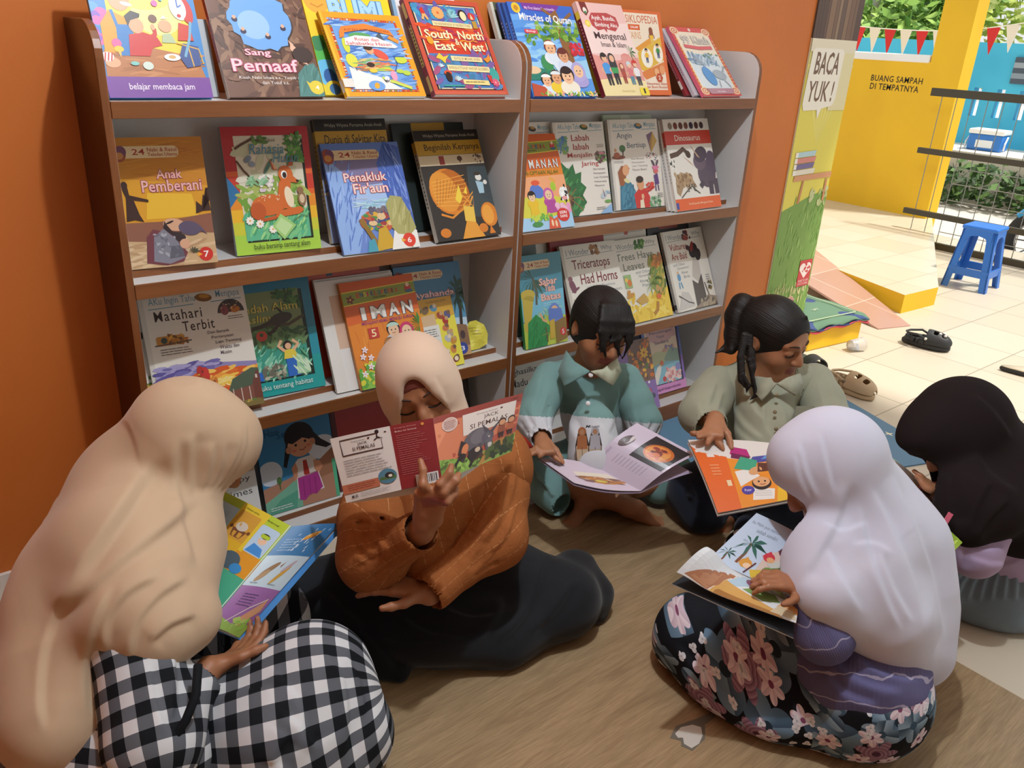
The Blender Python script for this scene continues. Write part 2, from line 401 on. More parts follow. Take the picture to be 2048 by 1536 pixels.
# ------------------------------------------------------------------ closed books leaning on the shelves
def make_book(label, pose, z, t, base, art=None, spine=None, hard=True, group='children\'s books on the display shelves', pages='#e4e0d6', rnd=0.0, spine_art=None, name='picture_book'):
    x, y, psi, w, h, th = pose
    ex = Vector((math.cos(psi), math.sin(psi), 0)); nb = Vector((-math.sin(psi), math.cos(psi), 0))
    e2 = nb*math.sin(th)+Vector((0, 0, math.cos(th))); n = ex.cross(e2)
    root = empty(name, (0, 0, 0), None, label, 'book', group)
    zz = z + t*math.sin(th) + 0.0008
    root.matrix_world = Matrix(((ex.x, e2.x, n.x, x), (ex.y, e2.y, n.y, y), (ex.z, e2.z, n.z, zz), (0, 0, 0, 1)))
    g = 0.003 if hard else 0.0; b = 0.0022 if hard else 0.0006
    bm = bmesh.new(); mats = [M(base, 0.36), M(spine or base, 0.4)]
    mb = MB(); mb.bm.free(); mb.bm = bm
    if rnd:
        q = [(0, 0), (w-rnd, 0)] + [(w-rnd+rnd*math.sin(a), rnd-rnd*math.cos(a)) for a in (0.4, 0.8, 1.2, 1.57)] + [(w-rnd+rnd*math.cos(a), h-rnd+rnd*math.sin(a)) for a in (0, 0.4, 0.8, 1.2, 1.57)] + [(0, h)]
        for z0, z1 in ((-b, 0), (-t, -t+b)): mb.prism(q, lambda p: Vector((p[0], p[1], z0)), lambda p: Vector((p[0], p[1], z1)))
    else:
        mb.box((0, 0, -b), (w, h, 0)); mb.box((0, 0, -t), (w, h, -t+b))
    mb.box((-0.0006, 0, -t), (b, h, 0), 1)
    bmesh.ops.recalc_face_normals(bm, faces=bm.faces)
    A = Art(w, h, bm, mats); A.z = 0.0003
    if art: art(A)
    if spine_art:
        # lettering and bands on the spine (its own little sheet, t wide)
        bs = bmesh.new(); B = Art(t, h, bs, mats); spine_art(B)
        n0 = len(bm.verts)
        vm = {}
        for v in bs.verts: vm[v] = bm.verts.new((-0.0008-v.co.z, v.co.y, v.co.x-t))
        for f in bs.faces:
            q = bm.faces.new([vm[v] for v in f.verts]); q.material_index = f.material_index
        bs.free()
    me = bpy.data.meshes.new('cover'); bm.to_mesh(me); bm.free()
    link('cover', me, mats, root)
    pb = MB().box((b, g, -t+b), (w-g-0.0004, h-g-0.0004, -b))
    pb.build('page_block', M(pages, 0.8), root)
    return root
# ================================================================== cover designs
def aku(A, l1, l2, bottom=None, sub=None, motif='#8a5a2a', top=0.9, tcol='#3a2230', x1=0.1, x2=0.3):
    """white 'Aku Ingin Tahu Mengapa' cover"""
    A.r('#e9e2d8', 0, 0, 1, 1); A.r('#d9d3ca', 0, 0, 0.045, 1)
    A.t('#6f9fb4', 'AKu Ingin Tahu', .09, top-.015, .52, top+.055, .006); A.t('#6f9fb4', 'Mengapa', .72, top-.005, .95, top+.065, .006)
    A.line('#6f9fb4', .008, .08, top-.03, .5, top-.022); A.line('#6f9fb4', .008, .66, top-.02, .96, top-.014)
    A.e(motif, .6, top+.02, .08, .04, -8); A.e('#c98f3c', .61, top+.03, .05, .02, -8)
def c_matahari(A):
    aku(A, '', '')
    A.t('#3a2a2c', 'Matahari', .12, .77, .56, .85, .012, 0, 0, None, 0, 0, 1.15); A.t('#3a2a2c', 'Terbit', .36, .67, .66, .75, .012, 0, 0, None, 0, 0, 1.15)
    A.e('#4a3f3d', .84, .78, .13, .13, 0, 0, 180); A.e('#8a4a52', .78, .80, .04, .05); A.e('#c07830', .88, .80, .05, .035); A.spray(['#6c2d3a', '#d8b48a', '#37303a'], .75, .79, .92, .86, 20, .012)
    A.lines('#6a5a52', .8, .72, .95, .755, 2, .3)
    A.r('#c78a3c', .1, .58, .36, .655, .02); A.e('#3c4a44', .17, .62, .03); A.spray(['#e0a83c', '#7a4a20', '#b06a28'], .22, .59, .38, .67, 26, .025); A.line('#5a4a40', .012, .08, .585, .42, .60)
    A.lines('#6a5a52', .12, .50, .42, .56, 3, .3)
    for i, s in enumerate(('Dan Banyak', 'Pertanyaan', 'Lain Tentang', 'Waktu dan', 'Musim')):
        w = .021*len(s); A.t('#5a4650', s, .58+.03*min(i, 3)-.0, .62-i*.042, .58+.03*min(i, 3)+w, .65-i*.042, .004)
    A.p('#8e86b8', .05, .0, 1, 0, 1, .36, .55, .40, .3, .42, .05, .40)
    A.spray(['#6f68a8', '#a9a0cc', '#584f92'], .05, .28, .6, .42, 60, .07, .02, 5)
    A.spray(['#f0a040', '#e07028', '#f6c860', '#d85a20'], .35, .16, 1, .34, 90, .08, .022, 8)
    A.e('#fff3b0', .70, .235, .05); A.spray(['#fbe28a', '#f6c850'], .58, .2, .84, .28, 30, .05, .012, 0)
    A.p('#7a6a3c', .05, 0, 1, 0, 1, .1, .5, .13, .05, .1); A.spray(['#a98f4a', '#5d7a3a', '#caa850'], .3, .05, 1, .14, 60, .04, .02)
    A.p('#4a5a48', .67, .14, .73, .24, .93, .31, 1, .30, 1, .2, .9, .16); A.p('#7c4a3c', .68, .04, .68, .14, .92, .17, .92, .06); A.p('#6b3c32', .92, .06, .92, .19, .97, .28, 1, .28, 1, .05)
    for q in (.72, .8, .88): A.line('#d8d0c8', .008, q, .05, q, .16)
    A.r('#d8d0c8', .955, .22, .975, .25)
    A.p('#a8552a', .37, 0, .62, 0, .60, .14, .54, .24, .50, .31, .44, .31, .42, .2); A.spray(['#c8702c', '#8a3f20', '#d89038'], .43, .05, .58, .28, 50, .03, .012, 100)
    A.e('#c2322c', .47, .335, .05, .045); A.e('#b02a28', .44, .345, .03, .05); A.e('#c2322c', .50, .30, .025, .05); A.p('#d8a83c', .43, .325, .40, .315, .435, .31); A.e('#111', .46, .338, .008, n=7)
    A.spray(['#e8e4f0', '#c8c4dc'], .05, .06, .3, .14, 26, .05, .01)
def c_labah(A):
    aku(A, '', '', motif='#3c5a3a', top=.925)
    A.e('#5f86b8', .14, .77, .1, .1); A.spray(['#6aa06a', '#4a7ab0', '#88b060'], .04, .68, .24, .84, 40, .03, .02)
    for i, (s, a, b) in enumerate((('Labah', .33, .68), ('labah', .35, .66), ('Menjalin', .22, .71), ('Jaring', .47, .82))):
        A.t('#b0342c', s, a, .80-.095*i, b, .866-.095*i, .008)
    A.lines('#7a6a62', .82, .72, .97, .76, 3); A.e('#7a4a4c', .88, .62, .1, .08); A.spray(['#4a7a40', '#a05a6a', '#5a3a3a', '#88a860'], .78, .56, .98, .67, 50, .03, .015); A.e('#d88a9a', .9, .66, .06, .02)
    for i, s in enumerate(('Dan banyak', 'Pertanyaan', 'Lain Tentang', 'Hewan yang', 'Menyusui')): A.t('#6a5a62', s, .7, .475-.045*i, .7+.024*len(s), .50-.045*i)
    A.p('#2f6a38', .0, .04, .0, .50, .08, .58, .2, .5, .3, .56, .33, .45, .45, .47, .42, .36, .52, .30, .43, .22, .5, .14, .4, .08, .3, .0, .0, .0)
    A.spray(['#3c7e42', '#26582e', '#4d9050'], .02, .05, .42, .5, 46, .07, .02, 40)
    A.e('#4a3424', .17, .17, .08, .09); A.e('#5a4028', .14, .3, .06, .06)
    for q in range(8): A.line('#8a6a40', .018, .16, .2, .16+.2*math.cos(q*.8), .2+.13*math.sin(q*.8), .16+.28*math.cos(q*.8+.2), .16+.17*math.sin(q*.8))
    A.e('#b9cbd8', .86, .2, .07, .04, 30); A.e('#9ab4c8', .95, .23, .05, .02, -20); A.p('#7a3a2a', .86, .18, .845, .28, .88, .19); A.e('#6fa050', .93, .13, .07, .025); A.p('#8fb4dc', .75, 0, 1, 0, 1, .1, .85, .05); A.lines('#7a7a7a', .68, .04, .88, .08, 2)
def c_angin(A):
    aku(A, '', '', motif='#3d6a86', top=.905)
    A.t('#6a7484', 'Angin', .15, .775, .45, .855, .008); A.t('#6a7484', 'Bertiup', .34, .665, .72, .745, .008)
    A.p('#7a5a78', .75, .82, .88, .86, .96, .75, .82, .62); A.p('#d0a850', .88, .86, .96, .75, .82, .62); A.p('#b48a3c', .88, .86, .82, .62, .8, .74); A.line('#4a3a34', .006, .82, .62, .9, .55, .95, .58)
    A.e('#8a4a32', .15, .585, .13, .03); A.e('#b0603a', .12, .61, .06, .04); A.e('#4c7a40', .24, .68, .06, .05); A.line('#5a3a24', .02, .24, .6, .25, .67); A.e('#d8a070', .1, .665, .025); A.lines('#6a6a6a', .05, .52, .25, .55, 2)
    for i, s in enumerate(('Dan Banyak', 'Pertanyaan', 'Lain Tentang', 'Planet Bumi')): A.t('#9a8a80', s, .4, .545-.04*i, .4+.026*len(s), .57-.04*i)
    A.spray(['#5a3a4a', '#c0503a', '#3a5a7a'], .7, .5, .95, .62, 26, .012)
    A.p('#3f7892', .08, 0, .12, .26, .2, .32, .34, .30, .42, .2, .44, 0); A.spray(['#4f8aa4', '#356a84'], .14, .02, .4, .26, 40, .05, .02, 70)
    A.p('#9a5a32', .12, .27, .1, .42, .18, .49, .28, .48, .25, .36, .2, .27); A.e('#e0a67a', .26, .44, .065, .08, -20); A.e('#d89a70', .32, .455, .02, .016); A.e('#e0d8a0', .26, .32, .06, .03, -20)
    A.p('#c8342a', .40, 0, .38, .16, .48, .22, .62, .22, .70, .12, .68, 0); A.e('#d89a6c', .53, .27, .07, .085); A.e('#3a2418', .52, .325, .075, .05); A.spray(['#b02a20', '#d8483a'], .62, .18, .78, .28, 16, .05, .02, 30); A.e('#e0b088', .55, .13, .03, .04); A.p('#e8dcc0', .48, 0, .49, .09, .56, .1, .57, 0)
    A.p('#5a3a78', .83, .25, .82, .36, .9, .38, .92, .26); A.line('#4a3068', .02, .84, .25, .84, .18); A.line('#4a3068', .02, .89, .25, .9, .18); A.e('#d86a6a', .87, .41, .05, .04); A.e('#d87aa0', .87, .45, .07, .03); A.e('#5a4a58', .83, .5, .02, .05, 30); A.e('#5a4a58', .91, .5, .02, .05, -30)
    A.spray(['#6a9a6a', '#4a7a52', '#a0bca0'], .68, .0, .9, .12, 30, .03, .02); A.lines('#7a7a7a', .86, .1, .98, .16, 3)
def c_ghasil(A):
    aku(A, '', '', motif='#4a3a2a', top=.91)
    A.t('#3a3030', 'Lebah', .2, .76, .62, .84, .008); A.t('#3a3030', 'Menghasilkan', .1, .63, .9, .71, .008); A.t('#3a3030', 'Madu', .3, .52, .62, .6, .008)
    A.spray(['#d8a83c', '#5a7a3a', '#a05a2a'], .1, .05, .9, .4, 90, .06, .04)
def c_wonder(A, l1, l2, tc, sub, motif, extra):
    A.r('#e9e4da', 0, 0, 1, 1); A.r('#cfc8bd', 0, 0, .05, 1)
    A.t('#7f8a94', 'I Wonder', .09, .885, .5, .95, .004); A.t('#7f8a94', 'Why', .72, .895, .93, .955, .004)
    A.line('#7f8a94', .007, .08, .865, .94, .885); A.spray(motif, .5, .88, .68, .97, 12, .045, .03)
    A.t(tc, l1[0], *l1[1:], .014); A.t(tc, l2[0], *l2[1:], .014)
    for s, u, v, w in sub: A.t('#8a8f94', s, u, v, u+w, v+.036)
    extra(A)
def x_tri(A):
    A.e('#7a4a5a', .1, .56, .05, .1, 15); A.e('#8a5a62', .08, .64, .04, .035); A.e('#7a4a5a', .14, .52, .08, .02, 20)
    A.e('#7f9aa0', .25, .24, .26, .2); A.spray(['#5a7a80', '#9ab0a8', '#48606a', '#c0c8a8', '#6a8a60'], .06, .1, .5, .36, 90, .04, .02); A.spray(['#d8c890', '#b8a870'], .05, .34, .4, .4, 14, .04, .012)
    A.p('#c8a868', .46, .30, .58, .42, .54, .28); A.e('#4a4a7a', .83, .36, .03, .07, 10); A.e('#4a4a7a', .88, .31, .05, .03); A.spray(['#7a9a4a', '#a8b870'], .1, 0, .9, .12, 40, .08, .02)
def x_tree(A):
    A.p('#ecca4a', .02, 0, 1, 0, 1, .36, .82, .42, .55, .2, .2, .12); A.spray(['#e0b83a', '#f2d868'], .1, .02, .98, .3, 40, .08, .03)
    A.spray(['#7c8a34', '#a0a040', '#5a6c2a', '#c0a848'], .72, .3, .98, .74, 130, .07, .02, 60); A.spray(['#d89038', '#b8702a'], .8, .62, .98, .76, 24, .05, .03); A.fronds('#6f8a48', .74, .48, .2, 9); A.fronds('#88a058', .66, .42, .16, 9)
    A.line('#b8803a', .05, .62, .06, .7, .1, .74, .2); A.e('#c89a60', .78, .36, .03, .05); A.e('#c89a60', .84, .33, .03, .05); A.e('#d8703a', .78, .26, .05, .04); A.p('#c8a050', .3, .26, .5, .33, .55, .22, .4, .2); A.e('#c89040', .22, .33, .08, .03, 15); A.e('#c89040', .2, .37, .04, .03, 50)
    A.r('#9ab87a', .16, .42, .3, .58); A.e('#d87a3a', .25, .48, .04, .05); A.e('#f0c060', .2, .52, .03)
def x_vul(A):
    A.p('#e6e2dc', .5, .05, .52, .4, .62, .6, .74, .62, .8, .5, .78, .2, .7, .02); A.p('#5e5550', .48, 0, .5, .36, .62, .3, .75, .42, .76, .1, .68, 0); A.p('#c8c0b8', .52, .4, .62, .62, .76, .6, .74, .42, .64, .32)
    A.e('#2b2426', .68, .72, .1, .13, -35); A.e('#33282a', .77, .66, .07, .1, -20); A.e('#4a2a2c', .56, .76, .05, .045, -30); A.e('#8a2f2a', .66, .77, .035, .09, -25); A.p('#d8c0b0', .53, .74, .50, .72, .56, .735); A.e('#111', .57, .77, .01, n=6)
    A.line('#7a706a', .03, .78, .3, .84, .1); A.e('#6aa0c8', .2, .42, .04, .06); A.line('#6aa0c8', .025, .18, .36, .17, .28); A.line('#6aa0c8', .025, .22, .36, .24, .28); A.e('#e0b890', .19, .48, .025)
    A.p('#9a8a7a', .4, 0, 1, 0, 1, .1, .8, .14, .6, .06); A.spray(['#6a6058', '#b0a088'], .6, 0, 1, .1, 40, .04, .02); A.p('#cfcac6', .05, .02, .2, .24, .34, .22, .44, .04); A.line('#5a5450', .02, .1, .2, .3, .1, .42, .07); A.spray(['#7a6a3a', '#4a4a48'], .86, .2, .96, .3, 10, .04, .015); A.lines('#888', .84, .32, .94, .4, 3)
def c_tri(A): c_wonder(A, ('Triceratops', .16, .70, .84, .835), ('Had Horns', .26, .565, .93, .675), '#7c2a2c', [('and Other Questions', .34, .505, .52), ('About Dinosaurs', .55, .445, .42)], ['#a8784a', '#c09060', '#7a5030'], x_tri)
def c_tree(A): c_wonder(A, ('Trees Have', .1, .745, .84, .835), ('Leaves', .2, .625, .62, .715), '#7f8478', [('and Other', .42, .57, .3), ('Questions', .46, .52, .3), ('About', .46, .46, .18), ('Plants', .5, .405, .2)], ['#5a8a3a', '#7aa84a', '#3f6a2c'], x_tree)
def c_vul(A): c_wonder(A, ('Vultures', .13, .755, .55, .835), ('Are Bald', .13, .635, .5, .72), '#a33a2c', [('and Other', .13, .56, .28), ('Questions', .2, .51, .28), ('About', .28, .455, .16), ('Birds', .32, .40, .14)], ['#7a3a3a', '#4a3036', '#a05048'], x_vul)
def c_wonder_blank(A):
    A.r('#e5dfd4', 0, 0, 1, 1); A.t('#6f7a84', 'I Wonder', .09, .9, .5, .955, .004); A.t('#7f8a94', 'Why', .72, .9, .93, .955, .004); A.line('#7f8a94', .007, .08, .88, .94, .885); A.p('#b85a48', .56, .86, .56, .98, .66, .98, .63, .86)
def nabi(A, base, l1, l2=None, tone='#b03a30', num='7', nc='#c8342c', l3=None, v1=.7):
    A.r('#e7cfa4', .0, .845, .72, .935, .06); A.e('#a0503a', .06, .88, .075, .09); A.e('#7a4a68', .09, .9, .05, .06, 20); A.e('#c88a4a', .06, .865, .045, .04)
    A.t('#a8342a', '24', .2, .87, .34, .915, .015); A.t('#a8342a', 'Nabi & Rasul', .37, .892, .70, .922, .01); A.t('#a8342a', 'Teladan Utama', .37, .858, .70, .884, .006)
    A.e(nc, .87, .075, .085, .085); A.p('#e8a83c', .77, .06, .77, .1, .83, .075); A.t('#ffffff', num, .845, .05, .905, .1, .02)
def c_anak(A):
    A.r('#c9862c', 0, 0, 1, 1); A.p('#d89a2c', 0, .28, 1, .28, 1, .62, 0, .7); A.spray(['#d29030', '#c07a28'], .05, .7, .95, .98, 26, .2, .008, 0); A.p('#e8b838', .25, .38, .85, .38, .8, .56, .3, .58)
    A.p('#8a5a48', 0, 0, 1, 0, 1, .4, .72, .38, .4, .355, 0, .36); A.p('#c8a880', .0, 0, 1, 0, 1, .24, .6, .26, .3, .2, 0, .22); A.spray(['#d8bc98', '#b89470'], 0, 0, 1, .2, 40, .12, .02, 5)
    nabi(A, '', '', num='7')
    A.t('#e9b8b0', 'Anak', .43, .685, .72, .755, .02, 0, 0, '#9a3a52', .035); A.t('#e9b8b0', 'Pemberani', .25, .585, .93, .675, .02, 0, 0, '#9a3a52', .035)
    A.p('#3a2420', .03, .37, .06, .55, .03, .62, .06, .66, .09, .64, .1, .57, .3, .53, .3, .51, .14, .53, .18, .42, .22, .36, .12, .38)
    A.e('#3a2420', .06, .645, .035, .045); A.p('#3a2420', .82, .4, .84, .5, .9, .46, .93, .55, 1, .5, 1, .6, .97, .6, 1, .42, .9, .42)
    A.p('#6e3a44', .18, .04, .22, .24, .3, .3, .5, .26, .66, .1, .6, .03, .4, .01); A.p('#7f7f8c', .26, .05, .3, .24, .42, .3, .56, .2, .62, .06, .44, .02); A.p('#5c5c68', .44, .06, .48, .16, .6, .16, .62, .07); A.spray(['#a8a8b4', '#6a6a78'], .3, .08, .55, .26, 20, .03, .015)
    A.e('#d8a88a', .55, .325, .13, .075, -12); A.p('#33262c', .44, .36, .42, .3, .52, .24, .6, .21, .62, .26, .52, .27, .47, .32); A.e('#5a5068', .72, .29, .13, .085, -10); A.p('#5a5068', .82, .28, .92, .23, .84, .31); A.e('#33262c', .6, .22, .06, .05); A.e('#d8a88a', .64, .17, .06, .06); A.e('#20181a', .5, .345, .05, .012, 20)
    A.fronds('#4a4a38', .72, .09, .1, 7, 20, 160)
def c_rahasia(A):
    A.r('#b8262c', 0, .5, 1, 1); A.r('#d8602a', 0, .3, 1, .66); A.r('#e8b42c', 0, .12, 1, .42); A.r('#a6cf48', 0, 0, 1, .2); A.p('#c23a2a', 0, .5, 1, .5, 1, .62, 0, .62); A.p('#e08a2a', 0, .36, 1, .36, 1, .46, 0, .44); A.p('#c8c83a', 0, .16, 1, .16, 1, .26, 0, .26)
    A.p('#2a6a9a', .0, .38, .0, .62, .13, .49)
    A.r('#1d2418', .14, .095, .92, .92); A.p('#ddd8c4', .13, .93, .89, .93, .89, .11, .13, .11)
    A.spray(['#8aa84a', '#6f9a3c', '#a8b860'], .14, .34, .88, .56, 60, .1, .03); A.spray(['#c8ccac', '#e0dcc8'], .14, .6, .88, .9, 20, .1, .04)
    A.p('#5fb48a', .13, .11, .89, .11, .89, .3, .13, .3); A.spray(['#7cc88a', '#4aa070', '#a8dc90', '#58b890'], .14, .11, .88, .34, 130, .06, .015, 60)
    A.line('#5a3c28', .025, .13, .83, .2, .86, .32, .9, .36, .92); A.spray(['#5a8a3a', '#7aa84a', '#47722c'], .34, .87, .5, .92, 14, .035, .015); A.spray(['#4a8a34', '#6aa848', '#3a722a'], .72, .72, .89, .93, 60, .045, .018)
    A.line('#5a3c28', .02, .13, .74, .2, .66, .3, .58, .34, .56); A.e('#7a8aa0', .26, .75, .05, .03, 40); A.e('#8a9ab0', .30, .71, .035, .03); A.e('#4f7a6a', .48, .69, .02, .1, -35); A.spray(['#f0ece0', '#d8c8d0'], .36, .5, .52, .62, 30, .022, .018); A.spray(['#7ab080', '#9ac8a0'], .2, .56, .45, .6, 16, .05, .015)
    o = '#cf6a2e'; d = '#b85526'
    A.e(o, .43, .385, .2, .12, 5); A.e(d, .30, .34, .09, .1); A.p(o, .52, .36, .58, .56, .66, .62, .72, .55, .68, .42, .7, .34); A.e(o, .67, .62, .085, .1, 10); A.p(o, .70, .64, .80, .575, .80, .55, .7, .56); A.e('#f0dfc0', .68, .44, .05, .12, 8)
    A.p(d, .58, .66, .5, .75, .53, .66); A.p('#e8b090', .585, .665, .52, .73, .545, .665); A.p(d, .70, .68, .78, .78, .77, .69); A.e('#fff', .65, .62, .035, .045); A.e('#2a1a12', .655, .615, .024, .034); A.e('#221510', .80, .565, .018, .014); A.line('#7a3418', .006, .77, .545, .79, .55)
    A.p(o, .5, .33, .8, .36, .84, .33, .78, .3, .5, .28); A.p(d, .28, .27, .5, .3, .5, .27, .3, .25); A.spray(['#f3e3c8'], .32, .42, .58, .47, 22, .009)
    A.e('#8a6a4a', .9-.07, .42, .05, .08); A.e('#8a6a4a', .82, .49, .04, .04); A.e('#d8c0a0', .83, .42, .03, .05)
    for q in ((.19, .27), (.3, .24), (.44, .19)): A.flower('#fbf8ee', '#e8a83c', q[0], q[1], .045, 9)
    A.p('#9fd07a', .44, .21, .55, .31, .72, .21, .56, .1); A.p('#c0e0a0', .47, .21, .55, .28, .68, .21, .57, .13); A.line('#5a8a5a', .01, .7, .25, .8, .29, .88, .28)
    A.t('#6a5a4a', 'Menyibak', .38, .872, .60, .905, .004); A.t('#4a86a0', 'Rahasia', .28, .785, .68, .865, .008, .25); A.t('#4a86a0', 'Hutan', .54, .715, .84, .79, .008, .25)
    A.t('#2a3a1c', 'buku bersirip tentang alam', .2, .025, .86, .082, .01)
def widya(A, title, body):
    A.r('#2a2724', 0, .905, 1, 1); A.t('#b8b4a4', 'Widya Wiyata Pertama Anak-Anak', .14, .93, .95, .965); A.r('#c2982c', 0, .775, 1, .905); A.t('#2a2018', title, .12, .80, .97, .875, .008)
    A.r('#d8c8a8', 0, .68, 1, .772); body(A)
def c_dunia(A):
    def b(A):
        A.r('#8a9ac0', 0, 0, 1, .77); A.spray(['#b0bcd8', '#6a7ab0', '#c8b890'], 0, .4, 1, .76, 40, .12, .03)
    widya(A, 'Dunia di Sekitar Kita', b)
def c_kerja(A):
    def b(A):
        A.r('#9a3a34', .3, .685, .38, .765); A.e('#5a3a2a', .62, .735, .04, .035); A.p('#5a3a2a', .6, .73, .64, .73, .62, .69); A.spray(['#6a5a48', '#4a4038'], .84, .69, .96, .765, 12, .02)
        A.r('#2f2a28', 0, 0, 1, .675); A.p('#3a4448', .6, .2, 1, .15, 1, .65, .7, .66)
        A.e('#d8802a', .34, .44, .29, .3, 20); A.e('#b8641e', .42, .45, .22, .28, 20); A.e('#e09436', .27, .44, .2, .27, 20)
        for i in range(10): A.line('#8a4a18', .006, .1+.05*i, .3+.02*i, .2+.05*i, .56-.005*i)
        for i in range(8): A.line('#f0b050', .008, .1, .32+.03*i, .62, .30+.04*i)
        A.p('#f0d048', .4, .36, .5, .5, .52, .38, .46, .32); A.p('#f0d048', .55, .42, .62, .48, .6, .4)
        A.line('#e8a040', .02, .5, .3, .7, .42, .66, .28, .52, .4); A.line('#e8a040', .02, .55, .25, .68, .38); A.line('#d88a30', .03, .14, .24, .3, .2, .5, .28)
        A.p('#e8c050', .48, .16, .5, .3, .66, .28, .64, .14); A.p('#e09a38', .38, 0, .5, .16, .64, .14, .74, 0); A.e('#d8802a', .88, .2, .13, .16); A.e('#e8a040', .86, .2, .09, .13); A.p('#d07a28', .82, .02, .86, .1, .92, .02); A.e('#d07a28', .14, .07, .08, .06); A.e('#d07a28', .74, .08, .07, .06)
        A.e('#e8e4dc', .84, .55, .05, .045); A.e('#3a3028', .83, .585, .055, .025); A.p('#a8c8d8', .78, .52, .9, .5, .88, .4, .8, .4); A.e('#e8e4dc', .93, .5, .03)
    widya(A, 'Beginilah Kerjanya', b)
def c_pena(A):
    A.r('#6a88cc', 0, 0, 1, 1); A.p('#8078a0', .0, .55, 1, .55, 1, .9, 0, .86); A.p('#8fb0e4', 0, 0, .2, 0, .35, .3, .25, .7, .0, .9); A.p('#a8c4ec', .28, .3, .74, .3, .7, .62, .3, .6); A.p('#4a68b8', .72, .4, 1, .2, 1, .95, .8, 1, .66, .8)
    A.spray(['#4f70c0', '#88a8e0', '#5a7ac8', '#a8c0f0'], 0, .1, .32, .86, 60, .09, .008, 75); A.spray(['#3f5cae', '#6a88d0', '#8aa4e0'], .76, .35, 1, .95, 50, .1, .008, 100); A.spray(['#9ac8d8', '#c0dcec'], .3, .4, .75, .47, 26, .1, .01, 0)
    nabi(A, '', '', num='6', nc='#d8402e'); 
    A.t('#f4dcd4', 'Penakluk', .2, .645, .75, .725, .02, 0, 0, '#c0403a', .035); A.t('#f4dcd4', "Fir'aun", .29, .535, .74, .63, .02, 0, 0, '#c0403a', .035); A.t('#d8e0f0', 'Kisah Nabi', .24, .48, .44, .505)
    A.spray(['#c05a3a', '#d8a83c', '#4a8a4a', '#3a4a7a', '#a03a3a', '#e0c090'], .3, .2, .75, .36, 70, .03, .05, 90); A.spray(['#5a5a70', '#7a6a70'], .42, .34, .7, .4, 30, .02, .02)
    A.line('#8a6a28', .06, .3, .3, .42, .1, .5, 0); A.p('#c8a030', .42, 0, .5, .2, .6, .22, .7, .02); A.p('#4a9ab0', .3, 0, .34, .1, .42, .12, .44, 0)
    A.p('#f0eee8', .62, 0, .7, .18, .8, .22, 1, .16, 1, 0); A.p('#a8a468', .68, .2, .66, .42, .74, .5, .88, .48, .96, .32, 1, .18, .9, .12, .74, .14); A.spray(['#989458', '#bab67e'], .72, .18, .94, .44, 16, .1, .012, 70); A.p('#7a9a4a', .86, .02, .88, .12, .92, .12, .9, 0)
    A.e('#d8402e', .87, .075, .085); A.p('#e8a83c', .77, .06, .77, .1, .83, .075); A.t('#ffffff', '6', .845, .05, .9, .1, .02)
